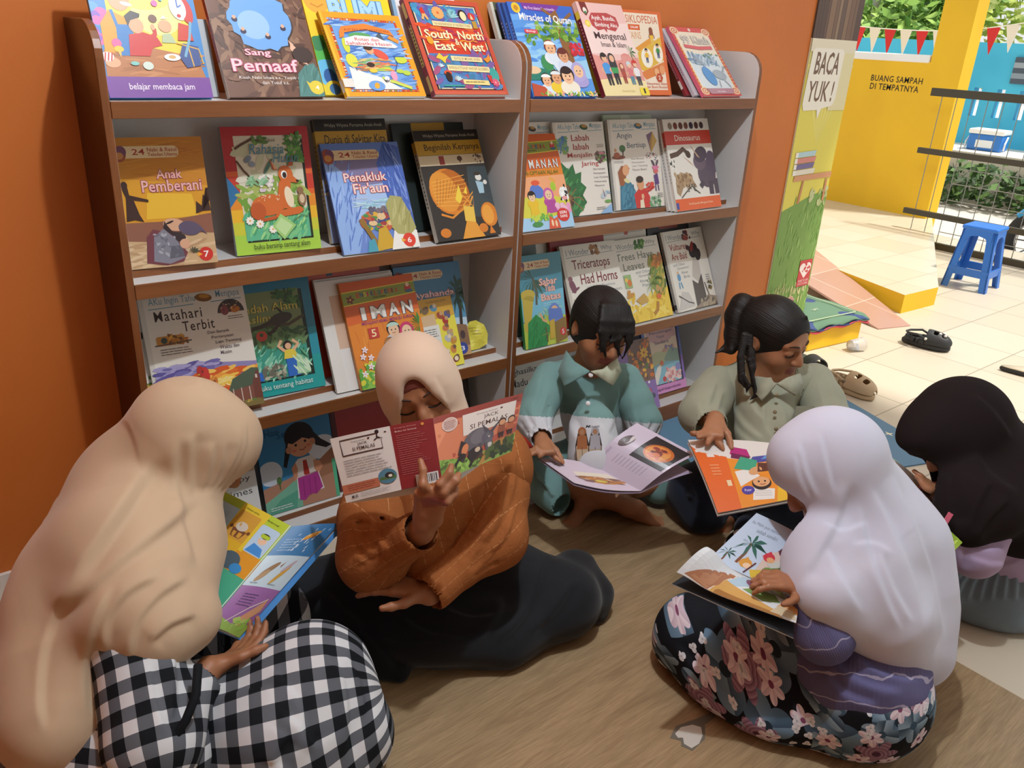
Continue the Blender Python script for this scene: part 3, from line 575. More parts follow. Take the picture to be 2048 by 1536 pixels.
def c_jam(A):
    A.r('#3f86c8', 0, 0, 1, 1); A.spray(['#d86ab0', '#8a5ac0', '#5aa0d8'], 0, .4, .12, .9, 16, .06, .05)
    A.p('#f0d84a', .12, .16, .93, .15, .86, .36, .9, .55, .88, 1, .16, 1); A.e('#f8ec9a', .6, .6, .24, .2); A.e('#f4e270', .5, .75, .3, .16)
    A.p('#b87848', .02, .14, .97, .15, .92, .3, .5, .36, .04, .34); A.spray(['#c88a58', '#a86a3c'], .06, .15, .9, .32, 24, .12, .012, 3)
    A.p('#e8a02c', .05, .3, .06, .52, .16, .62, .32, .56, .34, .4, .22, .34); A.p('#3f7ec0', .17, .3, .2, .52, .34, .52, .36, .3); A.line('#3f7ec0', .03, .21, .5, .18, .62); A.e('#e8b088', .27, .70, .1, .115); A.e('#e8b088', .33, .69, .03, .025); A.e('#c8342c', .27, .82, .16, .06); A.e('#b82a26', .3, .79, .12, .03); A.e('#f0eee8', .17, .73, .045, .06); A.e('#f4f2ec', .33, .665, .055, .018, -12); A.e('#e8b088', .1, .25, .07, .05); A.e('#f4f0e8', .06, .29, .06, .045)
    for q in (.03, .06, .09): A.line('#c83a3a', .012, q, .26, q+.02, .32)
    A.e('#e06aa0', .17, .385, .045, .045); A.e('#f0c838', .18, .345, .045, .03); A.p('#e8c060', .16, .34, .2, .34, .185, .28)
    A.p('#c8302c', .27, .3, .3, .45, .44, .47, .56, .44, .6, .38, .5, .36, .46, .3); A.e('#e8b088', .385, .515, .07, .075); A.p('#2a1c18', .29, .58, .31, .51, .34, .55, .43, .575, .44, .6, .36, .62); A.line('#c8302c', .04, .48, .42, .55, .46, .55, .5); A.e('#6a3f28', .555, .57, .04); A.e('#e8b088', .54, .51, .02, .03)
    A.e('#e8b088', .66, .52, .065, .06); A.p('#b8c8a0', .6, .4, .62, .46, .7, .47, .74, .4); A.p('#f4f0e8', .63, .57, .66, .6, .69, .575)
    A.e('#fbfaf6', .83, .66, .085, .125, 8); A.e('#c83a34', .9, .64, .06, .13, 8); A.e('#fdfdfb', .82, .66, .08, .12, 8); A.line('#5a7ac0', .014, .82, .66, .82, .74); A.line('#5a7ac0', .014, .82, .66, .86, .68); A.e('#c83a34', .82, .60, .02, .018)
    A.p('#6a4a8a', .74, .93, .78, .99, .92, .99, .9, .9, .74, .9)
    for q in (.76, .81, .86): A.p('#f0eef4', q, .9, q+.03, .9, q+.035, .985, q+.01, .985)
    A.e('#5a9a3c', .84, .825, .08, .05); A.line('#4aa0b0', .03, .66, .7, .7, .78, .76, .76); A.e('#d070b0', .6, .68, .03); A.p('#c8402c', .76, .42, .8, .55, .9, .53, .92, .42); A.p('#3a4f8a', .74, .3, .8, .4, .95, .38, .94, .24, .8, .22); A.line('#e0b040', .012, .74, .4, .95, .36, .97, .25); A.line('#e0b040', .012, .85, .37, .87, .23); A.e('#f4f2ee', .67, .295, .08, .035); A.e('#d8b070', .67, .297, .035, .018); A.line('#7ab0d0', .025, .8, .3, .88, .44, .92, .56); A.e('#d8e4d8', .42, .23, .05, .04); A.e('#88c8c0', .3, .245, .04, .02); A.p('#7a4a9a', 0, 0, 1, 0, 1, .15, 0, .15)
    A.t('#f4ecf8', 'belajar membaca jam', .2, .045, .83, .105, .008)
def c_sang(A):
    A.r('#6a4a3c', 0, 0, 1, 1); A.spray(['#5a3d32', '#7c5a48', '#846450', '#4e352c', '#8f6e58'], 0, 0, 1, 1, 200, .09, .025)
    P = []
    for i in range(30):
        a = 2*math.pi*i/30; q = 1+.06*math.sin(i*2.7)+.04*math.sin(i*5.1); P.append((.5+.32*q*math.cos(a), .66+.26*q*math.sin(a)))
    A.poly('#3c2a26', [(a+.015, b-.01) for a, b in P]); A.poly('#72a8e8', P); A.e('#9cc4f4', .42, .62, .16, .14)
    for u, v in ((.24, .66), (.3, .56), (.54, .52), (.72, .6)): A.e('#33304a', u, v, .03, .025); A.e('#e0b090', u, v+.02, .018)
    A.t('#f4d0d8', 'Sang', .26, .34, .52, .41, .02, 0, 0, '#b84a6a', .035); A.t('#f4d0d8', 'Pemaaf', .1, .215, .78, .325, .02, 0, 0, '#b84a6a', .04); A.t('#ece4e0', 'Kisah Nabi Ishaq a.s., Yaqub a.s.,', .14, .145, .82, .178, .004); A.t('#ece4e0', 'dan Yusuf a.s.', .36, .108, .64, .138, .004)
    A.p('#52807c', .72, 0, .76, .2, .86, .28, .96, .3, 1, .2, 1, 0); A.p('#e8b8a0', .9, .28, .8, .44, .76, .48, .74, .42, .84, .3); A.p('#e8b8a0', .76, .44, .74, .5, .79, .46); A.e('#3a2a26', .86, .37, .11, .08); A.spray(['#47746f', '#5f8f8a'], .76, .02, .98, .24, 14, .08, .01, 70)
    A.e('#e0cc4a', .93, .08, .08, .07); A.p('#e0cc4a', .83, .14, .86, .05, .9, .1); A.t('#f8f8f0', '4', .915, .06, .955, .1, .02)
def c_bumi(A):
    A.r('#f0d32a', 0, 0, 1, 1); A.p('#e8b0c8', .4, 1, 1, 1, 1, .9, .7, .93); A.e('#4a6a9a', .78, .95, .05); A.e('#e8a83c', .15, .86, .14, .15); A.line('#c8842a', .014, .08, .82, .15, .79, .22, .82); A.e('#3a2a18', .11, .9, .012); A.e('#3a2a18', .19, .9, .012)
    A.t('#a8d4f0', 'BUMI', .27, .69, .9, .88, .05, 0, 0, '#4a86c0', .04); A.r('#f0ece0', .9, .68, .98, .75)
    A.p('#4fae4a', 0, .26, .3, .3, .3, .5, .1, .54, 0, .5); A.e('#2f7a4a', .05, .46, .08); A.e('#6ac0e8', .1, .2, .2, .14); A.e('#2a5a9a', .1, .16, .07, .09); A.e('#e8d23a', .12, .06, .1, .08); A.e('#3a6a9a', .12, .05, .06, .06)
def c_rotan(A):
    A.r('#f0a02a', 0, 0, 1, 1); A.r('#f4b83a', 0, 0, .03, 1); A.r('#b4462e', .07, .05, .93, .93)
    for i in range(26):
        for (u, v) in ((.08+.84*i/25, .065), (.08+.84*i/25, .915), (.085, .07+.85*i/25), (.915, .07+.85*i/25)): A.e(A.rng.choice(['#e8d8c0', '#6a9a4a', '#d88a3c', '#7ab0d8', '#c84a3a']), u, v, .015, .01, n=7); A.z -= A.step*.9
    A.r('#6fa0dc', .1, .08, .9, .9); A.spray(['#88b4e8', '#5a8ad0', '#a8ccf0', '#4a78c0'], .1, .1, .9, .9, 110, .1, .012, 5)
    A.e('#5aa060', .4, .72, .14, .04); A.p('#4a5a68', .6, .72, .66, .78, .72, .62, .62, .64)
    A.p('#f2f0ea', .12, .08, .72, .08, .5, .22, .3, .28, .14, .36); A.line('#2f6a9a', .02, .14, .36, .22, .3, .2, .5, .18, .66); A.e('#d0d84a', .19, .6, .04, .09); A.e('#d8d850', .2, .42, .07, .08); A.p('#c8d850', .26, .36, .6, .38, .7, .3, .4, .3)
    A.spray(['#c88a50', '#7ab070', '#e8c888', '#d87a5a'], .28, .3, .66, .44, 40, .1, .008, 3)
    A.e('#d85a4a', .58, .5, .1, .05, -30); A.e('#e0a880', .46, .55, .05); A.e('#3a2a24', .45, .58, .055, .035); A.e('#e0a880', .42, .35, .04); A.e('#3a2a24', .41, .37, .05, .03); A.e('#e0c84a', .42, .3, .05, .025)
    A.e('#c8d84a', .82, .44, .08, .045); A.e('#b8d050', .76, .3, .05, .025); A.e('#b8d050', .84, .28, .05, .03); A.line('#2a5a9a', .014, .7, .3, .76, .4, .74, .48, .88, .48); A.e('#e8a0c0', .66, .24, .04, .06); A.p('#d8b070', .58, .16, .88, .1, .8, .13, .62, .2); A.line('#c8dc60', .03, .5, .22, .7, .14, .84, .09)
    A.e('#6fa0dc', .4, .12, .1, .06); A.e('#e0a83c', .4, .12, .04, .03, 50); A.e('#fff', .56, .2, .035); A.spray(['#222'], .52, .17, .6, .22, 7, .03, .004)
    A.p('#e8843a', .16, .76, .2, .82, .5, .87, .8, .8, .84, .72, .8, .74, .5, .80, .22, .75, .2, .7, .14, .68); A.p('#e8943c', .78, .74, .88, .68, .86, .64, .74, .7); A.t('#8a3a1c', 'PUSTAKA ANAK NUSANTARA', .23, .765, .79, .795, .004, 0, 0, None, 0, .05)
    A.p('#f2ecec', .18, .6, .2, .68, .34, .72, .6, .71, .66, .68, .78, .64, .84, .6, .8, .58); A.t('#c03a3a', 'Rotan dan', .32, .655, .62, .695, .01); A.t('#c03a3a', 'Sahabatku Hasan', .2, .605, .76, .645, .01); A.r('#e6e0d8', 0, .1, .12, .2)
def c_south(A):
    A.r('#c0503a', 0, 0, 1, 1); A.r('#c86048', 0, 0, .97, .03); A.r('#241c28', .055, .045, .945, .95); A.r('#f0deb0', .075, .055, .93, .94)
    A.r('#4a78b0', .09, .065, .915, .93); A.p('#c83f2c', .09, .42, .915, .42, .915, .72, .09, .74); A.spray(['#5a58a0', '#3f8ab8', '#7a68a8', '#3f98c0'], .1, .74, .9, .92, 60, .07, .03); A.spray(['#b83a4a', '#d85028', '#a83050', '#d86a30'], .1, .44, .9, .72, 60, .08, .02, 0); A.spray(['#4f86b8', '#7a5a98', '#3f78a0', '#a05078'], .1, .07, .9, .42, 80, .07, .03)
    A.e('#f0b070', .39, .85, .04); A.flower('#f0a868', '#d86a3a', .39, .85, .075, 14); A.fronds('#9ad0d8', .56, .8, .12, 11, 20, 200); A.fronds('#8ac8d0', .56, .83, .11, 9, 40, 140); A.e('#1c1820', .72, .84, .06, .07); A.e('#f0e0b0', .725, .83, .042, .06); A.e('#c83a3a', .84, .83, .05); A.p('#f0d8a0', .82, .8, .86, .8, .835, .86); A.p('#c8342c', .16, .88, .2, .9, .22, .84, .16, .82); A.line('#f0b070', .03, .19, .83, .16, .77); A.line('#f0b070', .03, .2, .83, .23, .77); A.r('#b89038', .82, .7, .88, .78)
    A.r('#e8b03c', .04, .0, .05, .0)
    A.p('#f4e0a8', .27, .71, .27, .76, .8, .745, .8, .695); A.t('#4a4030', 'THE KINGFISHER BOOK OF CHILDREN\'S STORIES', .29, .713, .78, .742, .004, 0, -1.2)
    for s, a, b, c, d in (('South', .12, .575, .48, .665), ('North', .56, .575, .91, .665), ('East', .2, .45, .47, .545), ('West', .55, .45, .87, .545)): A.t('#f4eec0', s, a, b, c, d, .035)
    A.t('#f4eec0', '&', .49, .51, .545, .58, .02); A.line('#f0a040', .012, .22, .56, .42, .565); A.line('#f0a040', .014, .56, .55, .62, .565, .68, .55, .74, .565, .8, .55)
    A.p('#f4e0a8', .36, .345, .36, .395, .78, .385, .78, .335); A.t('#4a4030', 'EDITED BY MICHAEL ROSEN', .4, .352, .75, .378, .004, 0, -1); A.p('#f4e0a8', .27, .24, .27, .3, .84, .285, .84, .225); A.t('#4a4030', 'INTRODUCTION BY WHOOPI GOLDBERG', .29, .25, .82, .28, .004, 0, -1.2); A.p('#f0d890', .42, .1, .42, .15, .77, .14, .77, .09); A.lines('#8a7a4a', .45, .105, .74, .14, 1)
    A.p('#e8c840', .16, .37, .22, .42, .26, .38, .34, .4, .28, .35, .26, .31, .22, .35); A.p('#e89030', .8, .37, .86, .39, .9, .43, .9, .36, .84, .33); A.e('#d85028', .25, .215, .05, .03); A.e('#2a1c1c', .25, .175, .04, .06); A.fronds('#c8e0e0', .35, .13, .09, 7, 30, 150); A.fronds('#d0e8f0', .18, .27, .07, 6, 30, 150); A.e('#e8a030', .16, .55, .04, .05); A.e('#3fa098', .88, .2, .06, .09); A.flower('#d85a78', '#f0b0a0', .86, .12, .05, 8); A.r('#3a9a90', .14, .075, .42, .09); A.p('#c83a3a', .77, .2, .8, .1, .84, .19)
def c_miracles(A):
    A.r('#3a6ac8', 0, 0, 1, 1); A.p('#5a98e0', 0, 0, 1, 0, 1, .6, .5, .8, 0, .82); A.p('#9cd0f0', 0, .2, 1, .2, 1, .42, .3, .62, 0, .6); A.spray(['#6aa8e8', '#88c0f0', '#4a88d8'], 0, .4, 1, .85, 50, .14, .03, 5)
    A.p('#7a3a9a', .2, 1, .22, .93, .7, .91, .8, 1); A.t('#f0d8f8', 'My First Islamic Encyclopedia', .24, .925, .7, .965, .008); A.e('#e8c83a', .11, .94, .065, .065); A.e('#c88a2a', .11, .94, .035)
    A.p('#8a6038', .6, .2, .66, .55, .62, .9, .72, .95, .8, .6, .8, .2); A.line('#8a6038', .04, .68, .85, .5, .95); A.line('#8a6038', .04, .74, .8, .95, .92); A.spray(['#5a8a34', '#7aa844', '#3f6a2a', '#98b850'], .34, .62, .98, .8, 60, .05, .025); A.spray(['#5a8a34', '#7aa844'], .14, .56, .36, .7, 16, .03, .02)
    A.t('#ffffff', 'Miracles of Quran', .12, .79, .92, .885, .025, 0, -1); A.t('#e0e8f8', 'The Amazing Scientific Facts Revealed in the Quran', .2, .752, .88, .775, .002); A.r('#d04a5a', .14, .67, .34, .715, .015); A.t('#fff', 'Biology', .17, .68, .31, .705, .01)
    A.e('#2a7a6a', .1, .24, .3, .08); A.e('#3a8a5a', .35, .36, .09, .1); A.fronds('#3a8a4a', .34, .36, .14, 11); A.spray(['#d83a4a', '#b82a3a'], .78, .46, .96, .58, 30, .03, .025); A.e('#e8c8a0', .1, .28, .12, .05)
    A.bust(.46, .52, .085, '#e4ecf4', '#e8b890', '#8a3a2a', cap='#f4f4f0'); A.p('#dce8f4', .36, .46, .54, .46, .66, .28, .5, .24); A.bust(.63, .44, .085, '#d0dcf0', '#d8a078', '#6a2f2a'); A.bust(.80, .28, .085, '#a8a0d8', '#ecc4a0', None, scarf='#b0a8dc')
    A.bust(.26, .17, .075, '#d8e8f4', '#e8b48c', '#221814', cap='#eef4f4'); A.bust(.42, .2, .08, '#e8c83a', '#d8a078', '#3a2018', cap='#dfe9ee'); A.bust(.6, .22, .1, '#f0ead8', '#ecc09a', '#2a1c20'); A.p('#b85038', 0, 0, .02, .14, .2, .1, .3, 0); A.e('#d8e8f8', .62, .04, .07, .03)
    A.spray(['#f0d850', '#6a9a3a', '#d8e0a0', '#e8a0a0'], .1, 0, 1, .05, 60, .025, .015)
def c_mengenal(A):
    A.r('#efc6c2', 0, 0, 1, 1); A.p('#f5dcd8', 0, .45, 1, .45, 1, .8, 0, .75); A.p('#e09a92', 0, .12, 1, .12, 1, .42, .5, .38, 0, .44); A.p('#f0e0a8', 0, 0, 1, 0, 1, .16, .5, .2, 0, .17)
    A.p('#7a3030', .06, 1, .2, 1, .22, .9, .14, .85, .07, .9); A.e('#f0ece4', .145, .91, .04, .05); A.e('#4a8a5a', .145, .89, .03, .02); A.e('#f0d440', .12, .77, .055); A.e('#f8e880', .12, .77, .035)
    A.p('#b8484a', .2, .75, .18, .83, .26, .89, .6, .9, .78, .86, .8, .77, .68, .7, .5, .72, .48, .68, .44, .72, .3, .7); A.t('#fff', 'Ayah, Bunda,', .23, .8, .74, .865, .015); A.t('#fff', 'Bimbing Aku', .27, .73, .75, .79, .015)
    A.t('#4a3038', 'Mengenal', .18, .585, .87, .685, .012); A.t('#4a3038', 'Iman & Islam', .27, .525, .82, .58, .008); A.palm(.86, .3, .26, '#5a8a50'); A.e('#e0908a', .72, .42, .1, .06); A.p('#e09a92', .6, .3, .62, .44, .86, .42, .84, .28)
    A.kid(.22, .11, .5, '#4a9ae0', '#e8b898', '#2a2024', '#2c2c34', face=False); A.kid(.38, .12, .48, '#3a9a5a', '#e8b898', '#2a2024', '#2c2c34', '#33333a', face=False); A.kid(.55, .13, .32, '#b04a40', '#ecc0a0', '#8a4a3a', '#9a4038', '#a05048', face=False); A.kid(.72, .12, .36, '#d87a80', '#ecc0a0', '#c8d8e0', '#5a8aa0', face=False); A.kid(.86, .11, .4, '#e8eaf0', '#ecc0a0', '#c83a34', '#44444c', face=False)
    A.t('#c8b070', 'Kumara Sri Jaya', .4, .035, .68, .06); A.r('#f0dc3a', .8, .0, 1, .085, .03); A.t('#222', '1', .88, .02, .92, .075, .02)
def c_ens2(A):
    A.r('#d86a34', 0, 0, 1, 1); A.r('#efe0cc', .07, .06, .93, .965); A.t('#c8603a', 'ENSIKLOPEDIA', .09, .85, .91, .94, .004); A.r('#d8602c', .28, .765, .52, .83); A.t('#fff', 'DALAM', .33, .785, .48, .812, .012); A.t('#d89a6a', 'SAINS', .27, .66, .52, .745, .004)
    A.p('#e09a3a', .36, .55, .7, .68, .93, .6, .93, .5, .6, .42); A.p('#e0b440', .4, .5, .93, .7, .93, .42, .5, .28, .4, .3); A.p('#d88040', .4, .26, .93, .4, .93, .28, .5, .18)
    A.kid(.74, .6, .26, '#e8b830', '#8a5038', '#4a2a20', '#e0c060', '#8a4a34', face=False); A.e('#f6f0e0', .58, .44, .12, .15); A.e('#f6f0e0', .83, .5, .1, .14); A.kid(.58, .38, .22, '#e8b830', '#e0b088'); A.kid(.83, .44, .22, '#3a8a4a', '#e0b088')
    A.e('#e09a6a', .86, .3, .06, .07); A.e('#e8b080', .74, .27, .05, .06); A.e('#b84a24', .78, .205, .075, .075, n=6); A.t('#fff', '2', .76, .185, .8, .23, .02); A.t('#c8603a', 'Fenomena Alam', .5, .12, .92, .15, .008); A.t('#c8603a', 'dan Bumi Rumah', .48, .08, .92, .11, .008)
def c_kisah(A):
    A.r('#d85a5a', 0, 0, 1, 1); A.e('#f0e8d8', .5, .965, .03); A.r('#f2ead6', .07, .06, .93, .93, .06); A.p('#dceaf2', .1, .1, .9, .1, .9, .6, .1, .62)
    for u, v in ((.1, .94), (.9, .94), (.1, .07), (.9, .07)): A.e('#f0d8b0', u, v, .1, .07); A.e('#d87a5a', u, v, .07, .05); A.e('#f4e4c8', u, v, .045, .03); A.e('#d87a5a', u, v, .02)
    for i in range(14): A.e('#e8b060', .05, .15+.05*i, .022); A.e('#e8b060', .95, .15+.05*i, .022)
    A.t('#d8d4cc', '99 Kisah', .16, .75, .85, .87, .02, 0, 0, '#b8b4b0', .03); A.p('#d86a70', .15, .69, .15, .74, .5, .715, .85, .73, .85, .68, .5, .665)
    A.spray(['#9ab8d0', '#b8d0e0', '#7a9ab8'], .15, .45, .8, .6, 40, .08, .02); A.e('#5a9ad8', .4, .28, .12, .18, 20); A.e('#a8b8c4', .68, .3, .16, .09, -10); A.e('#98a8b8', .3, .5, .1, .04, -40); A.line('#a8b0b8', .02, .6, .22, .56, .12); A.line('#a8b0b8', .02, .74, .22, .82, .12); A.line('#98a4b0', .025, .8, .34, .88, .42, .94, .4); A.spray(['#6a9a7a'], .5, .55, .9, .62, 10, .03)
    A.p('#b88a98', .2, .02, .8, .02, .85, .1, .15, .1); A.t('#fff', 'Nur Hadiya', .4, .04, .6, .065, .006)
def c_cekolah(A):
    A.r('#efe03e', 0, 0, 1, 1); A.r('#8a5a48', 0, 0, .08, 1); A.r('#e8d8c0', .08, 0, .12, 1); A.t('#5a6a3a', 'Cekolah Cendikia', .2, .84, .92, .93, .003)
def c_iman(A, word='IMAN', sub='MENGANTARMU MENUJU SURGA', num='5'):
    A.r('#e0852c', 0, 0, 1, 1); A.p('#d8642a', 0, .6, 1, .66, 1, 1, 0, 1); A.spray(['#e8943a', '#d87828'], .02, 0, .98, .6, 30, .1, .012, 90); A.p('#8f9a3c', 0, .785, 0, .905, .5, .915, 1, .925, 1, .82, .5, .8); A.line('#e8d24a', .012, 0, .785, .5, .8, 1, .82); A.line('#e8d24a', .012, 0, .905, .5, .915, 1, .925)
    cols = ['#d83a2c', '#2a4a8a', '#e8c83a', '#c83a5a', '#3a3a7a', '#c8342c', '#2a6a8a', '#d85a2c', '#3a4a8a', '#d8342c', '#8a2a3a', '#c8402c']
    for i, ch in enumerate('ENSIKLOPEDIA'): A.t(cols[i], ch, .19+.048*i, .845, .19+.048*i+(.018 if ch == 'I' else .042), .888, .03)
    A.t('#3a2a1c', 'Anak Muslim', .4, .82, .58, .836); A.e('#c83a3a', .9, .87, .045, .045); A.e('#f0d0b0', .9, .9, .025); A.e('#3a6a8a', .91, .84, .05, .02); A.flower('#7a2a2a', '#e8c060', .1, .835, .05, 5)
    if word == 'IMAN':
        for ch, a, b in (('I', .20, .26), ('M', .33, .53), ('A', .57, .72), ('N', .76, .91)): A.t('#f0ece4', ch, a, .63, b, .75, .04, 0, 0, '#4a4a5a', .06)
    else:
        for i, ch in enumerate(word): A.t('#f0ece4', ch, .2+.115*i-.16, .64, .27+.115*i-.16+(.012 if ch != 'I' else -.03), .73, .015, 0, 0, '#5a5a6a', .04)
    A.t('#a03a7a' if word == 'IMAN' else '#6a7a2a', sub, .18, .575, .9, .615, .012)
def c_iman5(A):
    c_iman(A)
    A.r('#c03a34', .24, .45, .38, .55); A.t('#f8e8b0', '5', .28, .465, .345, .535, .02)
    A.bust(.58, .5, .085, '#c8d0d8', '#ecc4a0', '#2a2024', cap='#b8d8cc'); A.bust(.76, .47, .08, '#c83a6a', '#f0cca8', None, scarf='#c83468'); A.bust(.5, .36, .08, '#4a7aa8', '#f0cca8', '#8a5a34', cap='#b07a44'); A.bust(.72, .32, .085, '#e0b040', '#f0cca8', '#2a1c18')
    A.fronds('#3a8a3a', .95, .5, .2, 9, 90, 260); A.e('#4a9a3a', .97, .3, .08, .1); A.p('#6aa83a', 0, 0, 1, 0, 1, .1, .5, .14, 0, .12); A.spray(['#5aa03c', '#88c050', '#d8d040'], 0, 0, .35, .26, 60, .04, .03)
    for u, v in ((.1, .3), (.18, .2), (.08, .14), (.22, .1), (.14, .36), (.2, .28)): A.flower('#f8f0f4', '#e8a0b8', u, v, .04, 5)
def c_nan(A):
    c_iman(A, 'KEIMANAN', 'DARI CIPTAAN ALLAH')
    A.p('#f0a878', .0, .3, 1, .3, 1, .56, 0, .55); A.p('#d8d24a', 0, .12, 1, .1, 1, .3, .6, .36, 0, .34); A.p('#a8d0f0', 0, 0, 1, 0, 1, .16, .5, .12, 0, .14)
    A.e('#5a7ac8', .42, .4, .13, .1, -20); A.e('#e05a3a', .42, .49, .08, .04); A.line('#e8a84a', .06, .7, .4, .78, .5, .7, .53); A.e('#f0f0ec', .93, .36, .1, .1); A.spray(['#222', '#fff'], .86, .28, 1, .44, 16, .035); A.e('#e8a0a0', .92, .31, .05, .03)
    A.e('#a8c83a', .74, .44, .05, .07); A.bust(.62, .36, .075, '#b84a9a', '#f0cca8', None, scarf='#c860a8'); A.p('#b04a98', .52, .16, .56, .3, .7, .3, .74, .17); A.bust(.3, .35, .07, '#e8c030', '#f0cca8', '#2a1c18'); A.p('#e8c030', .22, .14, .24, .28, .38, .28, .38, .14)
    A.spray(['#e8a0c8', '#f0c0d8'], .74, .17, .98, .24, 24, .04, .04); A.spray(['#6ab04a', '#c8d850'], .2, .1, .6, .16, 30, .04, .02); A.e('#4a8a4a', .3, .06, .1, .04); A.p('#d85a3a', .5, 0, .55, .14, .62, .1, .7, .12, .72, 0); A.e('#f0d8b0', .58, .06, .02, .05); A.e('#f0d8b0', .65, .05, .02, .05)
    A.e('#d0342c', .82, .135, .12, .1); A.t('#fff', 'SERI', .75, .145, .89, .175, .02); A.t('#fff', 'SAINS', .75, .105, .89, .135, .02)
def c_dino(A):
    A.r('#e9e4dc', 0, 0, 1, 1); A.r('#d0402a', 0, .72, 1, .87); A.t('#f4e8dc', 'Dinosaurus', .2, .76, .76, .825, .012); A.r('#e0642c', 0, 0, 1, .13); A.t('#f4d8b8', 'Ensiklopedia Mengenal Sains', .28, .05, .82, .08, .003)
    for i, c in enumerate(('#8a7a6a', '#7a3a2a', '#6a3a2c', '#7a4a3a', '#3a2a3a', '#5a342c', '#4a3438')): A.e(c, .14+.115*i, .925, .045, .05)
    A.line('#5a4030', .07, .04, .6, .2, .62, .34, .67, .42, .62); A.e('#4a3628', .43, .61, .06, .05, -40); A.spray(['#f0ece4', '#3a3a30'], .03, .42, .12, .56, 14, .04, .012)
    A.e('#5a4a58', .78, .38, .2, .2, -20); A.e('#6a5664', .66, .52, .14, .12); A.e('#4a3c4a', .7, .6, .15, .11, 20); A.p('#c8a080', .46, .52, .3, .6, .52, .47); A.p('#c8a080', .62, .58, .5, .72, .68, .56); A.e('#57485a', .92, .5, .12, .18); A.line('#4a3c4a', .1, .84, .3, .83, .15); A.line('#52444f', .1, .95, .32, .96, .15); A.line('#4a3c4a', .08, .68, .3, .6, .24)
    A.p('#a88a68', .06, .2, .08, .36, .2, .42, .4, .38, .52, .24, .44, .26, .34, .3, .2, .24, .12, .16); A.spray(['#8a6a48', '#b89a74'], .08, .26, .42, .4, 40, .04, .02); A.line('#4a4438', .016, .14, .14, .26, .2, .4, .26, .5, .2, .56, .17); A.spray(['#4a4438'], .28, .2, .48, .28, 20, .02, .006)
    A.r('#3f4fa0', 0, .02, .05, .09)
def c_seindah(A):
    A.r('#2a7c9a', 0, 0, 1, 1); A.p('#1f9a98', 0, 0, 1, 0, 1, .3, 0, .3); A.p('#2590a4', 0, .3, 1, .3, 1, .55, 0, .5); A.r('#11241c', .06, .125, .9, .9); A.p('#7a8a5c', .04, .91, .86, .91, .86, .14, .04, .14)
    A.p('#4f6a48', .04, .14, .86, .14, .86, .56, .04, .6); A.p('#3f9a86', .04, .14, .86, .14, .86, .42, .04, .4); A.spray(['#5ab098', '#2f7a5a', '#7ac8a8', '#3a8a68', '#a8dcc0'], .05, .15, .85, .44, 130, .06, .014, 50); A.spray(['#3a5a34', '#5a7a48', '#6a8a58'], .05, .44, .85, .6, 50, .08, .02)
    A.spray(['#3f6a30', '#54843c', '#2f5426'], .6, .74, .86, .9, 40, .06, .018); A.e('#33281c', .1, .82, .05, .09, 15); A.e('#d8a83c', .13, .8, .03, .06); A.p('#e0b84a', .17, .82, .28, .85, .2, .86)
    A.t('#d8c058', 'Seindah Alam', .08, .725, .82, .795, .006, 0, 0, None, 0, .06); A.t('#d8c058', 'Aslinya', .2, .63, .6, .71, .006, .1)
    A.line('#4a3c28', .03, .18, .5, .3, .6, .5, .62, .7, .6, .88, .66); A.e('#3a2c22', .62, .66, .13, .06, 10); A.line('#3a2c22', .04, .56, .66, .4, .61, .3, .6); A.line('#3a2c22', .035, .6, .62, .52, .56, .46, .54); A.line('#3a2c22', .018, .66, .69, .6, .76, .56, .75); A.e('#c84a3a', .38, .53, .06, .055); A.e('#3a5a30', .38, .54, .02, .02)
    A.e('#221a18', .64, .42, .05, .05); A.e('#e8b890', .645, .41, .035); A.p('#e8d048', .58, .3, .6, .38, .7, .38, .76, .3); A.p('#2f6ac0', .6, .14, .6, .3, .76, .3, .74, .14); A.line('#e8b890', .035, .6, .37, .54, .42, .58, .47); A.line('#e8b890', .035, .7, .37, .76, .42, .7, .46)
    A.p('#f0ece0', .04, .16, .06, .34, .16, .35, .22, .22, .2, .14); A.e('#1c1816', .1, .4, .07, .055); A.e('#e8b890', .15, .39, .03); A.p('#2f6ac0', .1, .14, .14, .22, .34, .22, .32, .14); A.spray(['#8a8a78', '#b8b8a0', '#6a6a5c'], .34, .14, .56, .26, 40, .03, .02); A.p('#a8d8a8', .7, .15, .72, .34, .84, .28, .85, .15); A.spray(['#d8f0d0', '#6ab088'], .7, .16, .85, .34, 20, .06, .01, 120)
    A.t('#e0f0e8', 'buku tentang habitat', .24, .04, .86, .1, .006)
def c_backtext(A):
    A.r('#e6e3de', 0, 0, 1, 1); A.r('#d8b8a0', .14, .38, 1, .86); A.r('#e9e8e6', .14, 0, 1, .38); A.e('#2a2a44', .7, .74, .08, .09); A.e('#2a2a44', .62, .7, .06, .05)
    for i in range(6): A.lines('#7a7068', .52, .6-.07*i, .98, .63-.07*i, 1, .5, .3)
    A.lines('#3a3a3a', .66, .355, .95, .375, 1, .6); A.lines('#8a8a8a', .62, .18, .9, .2, 1, .4)
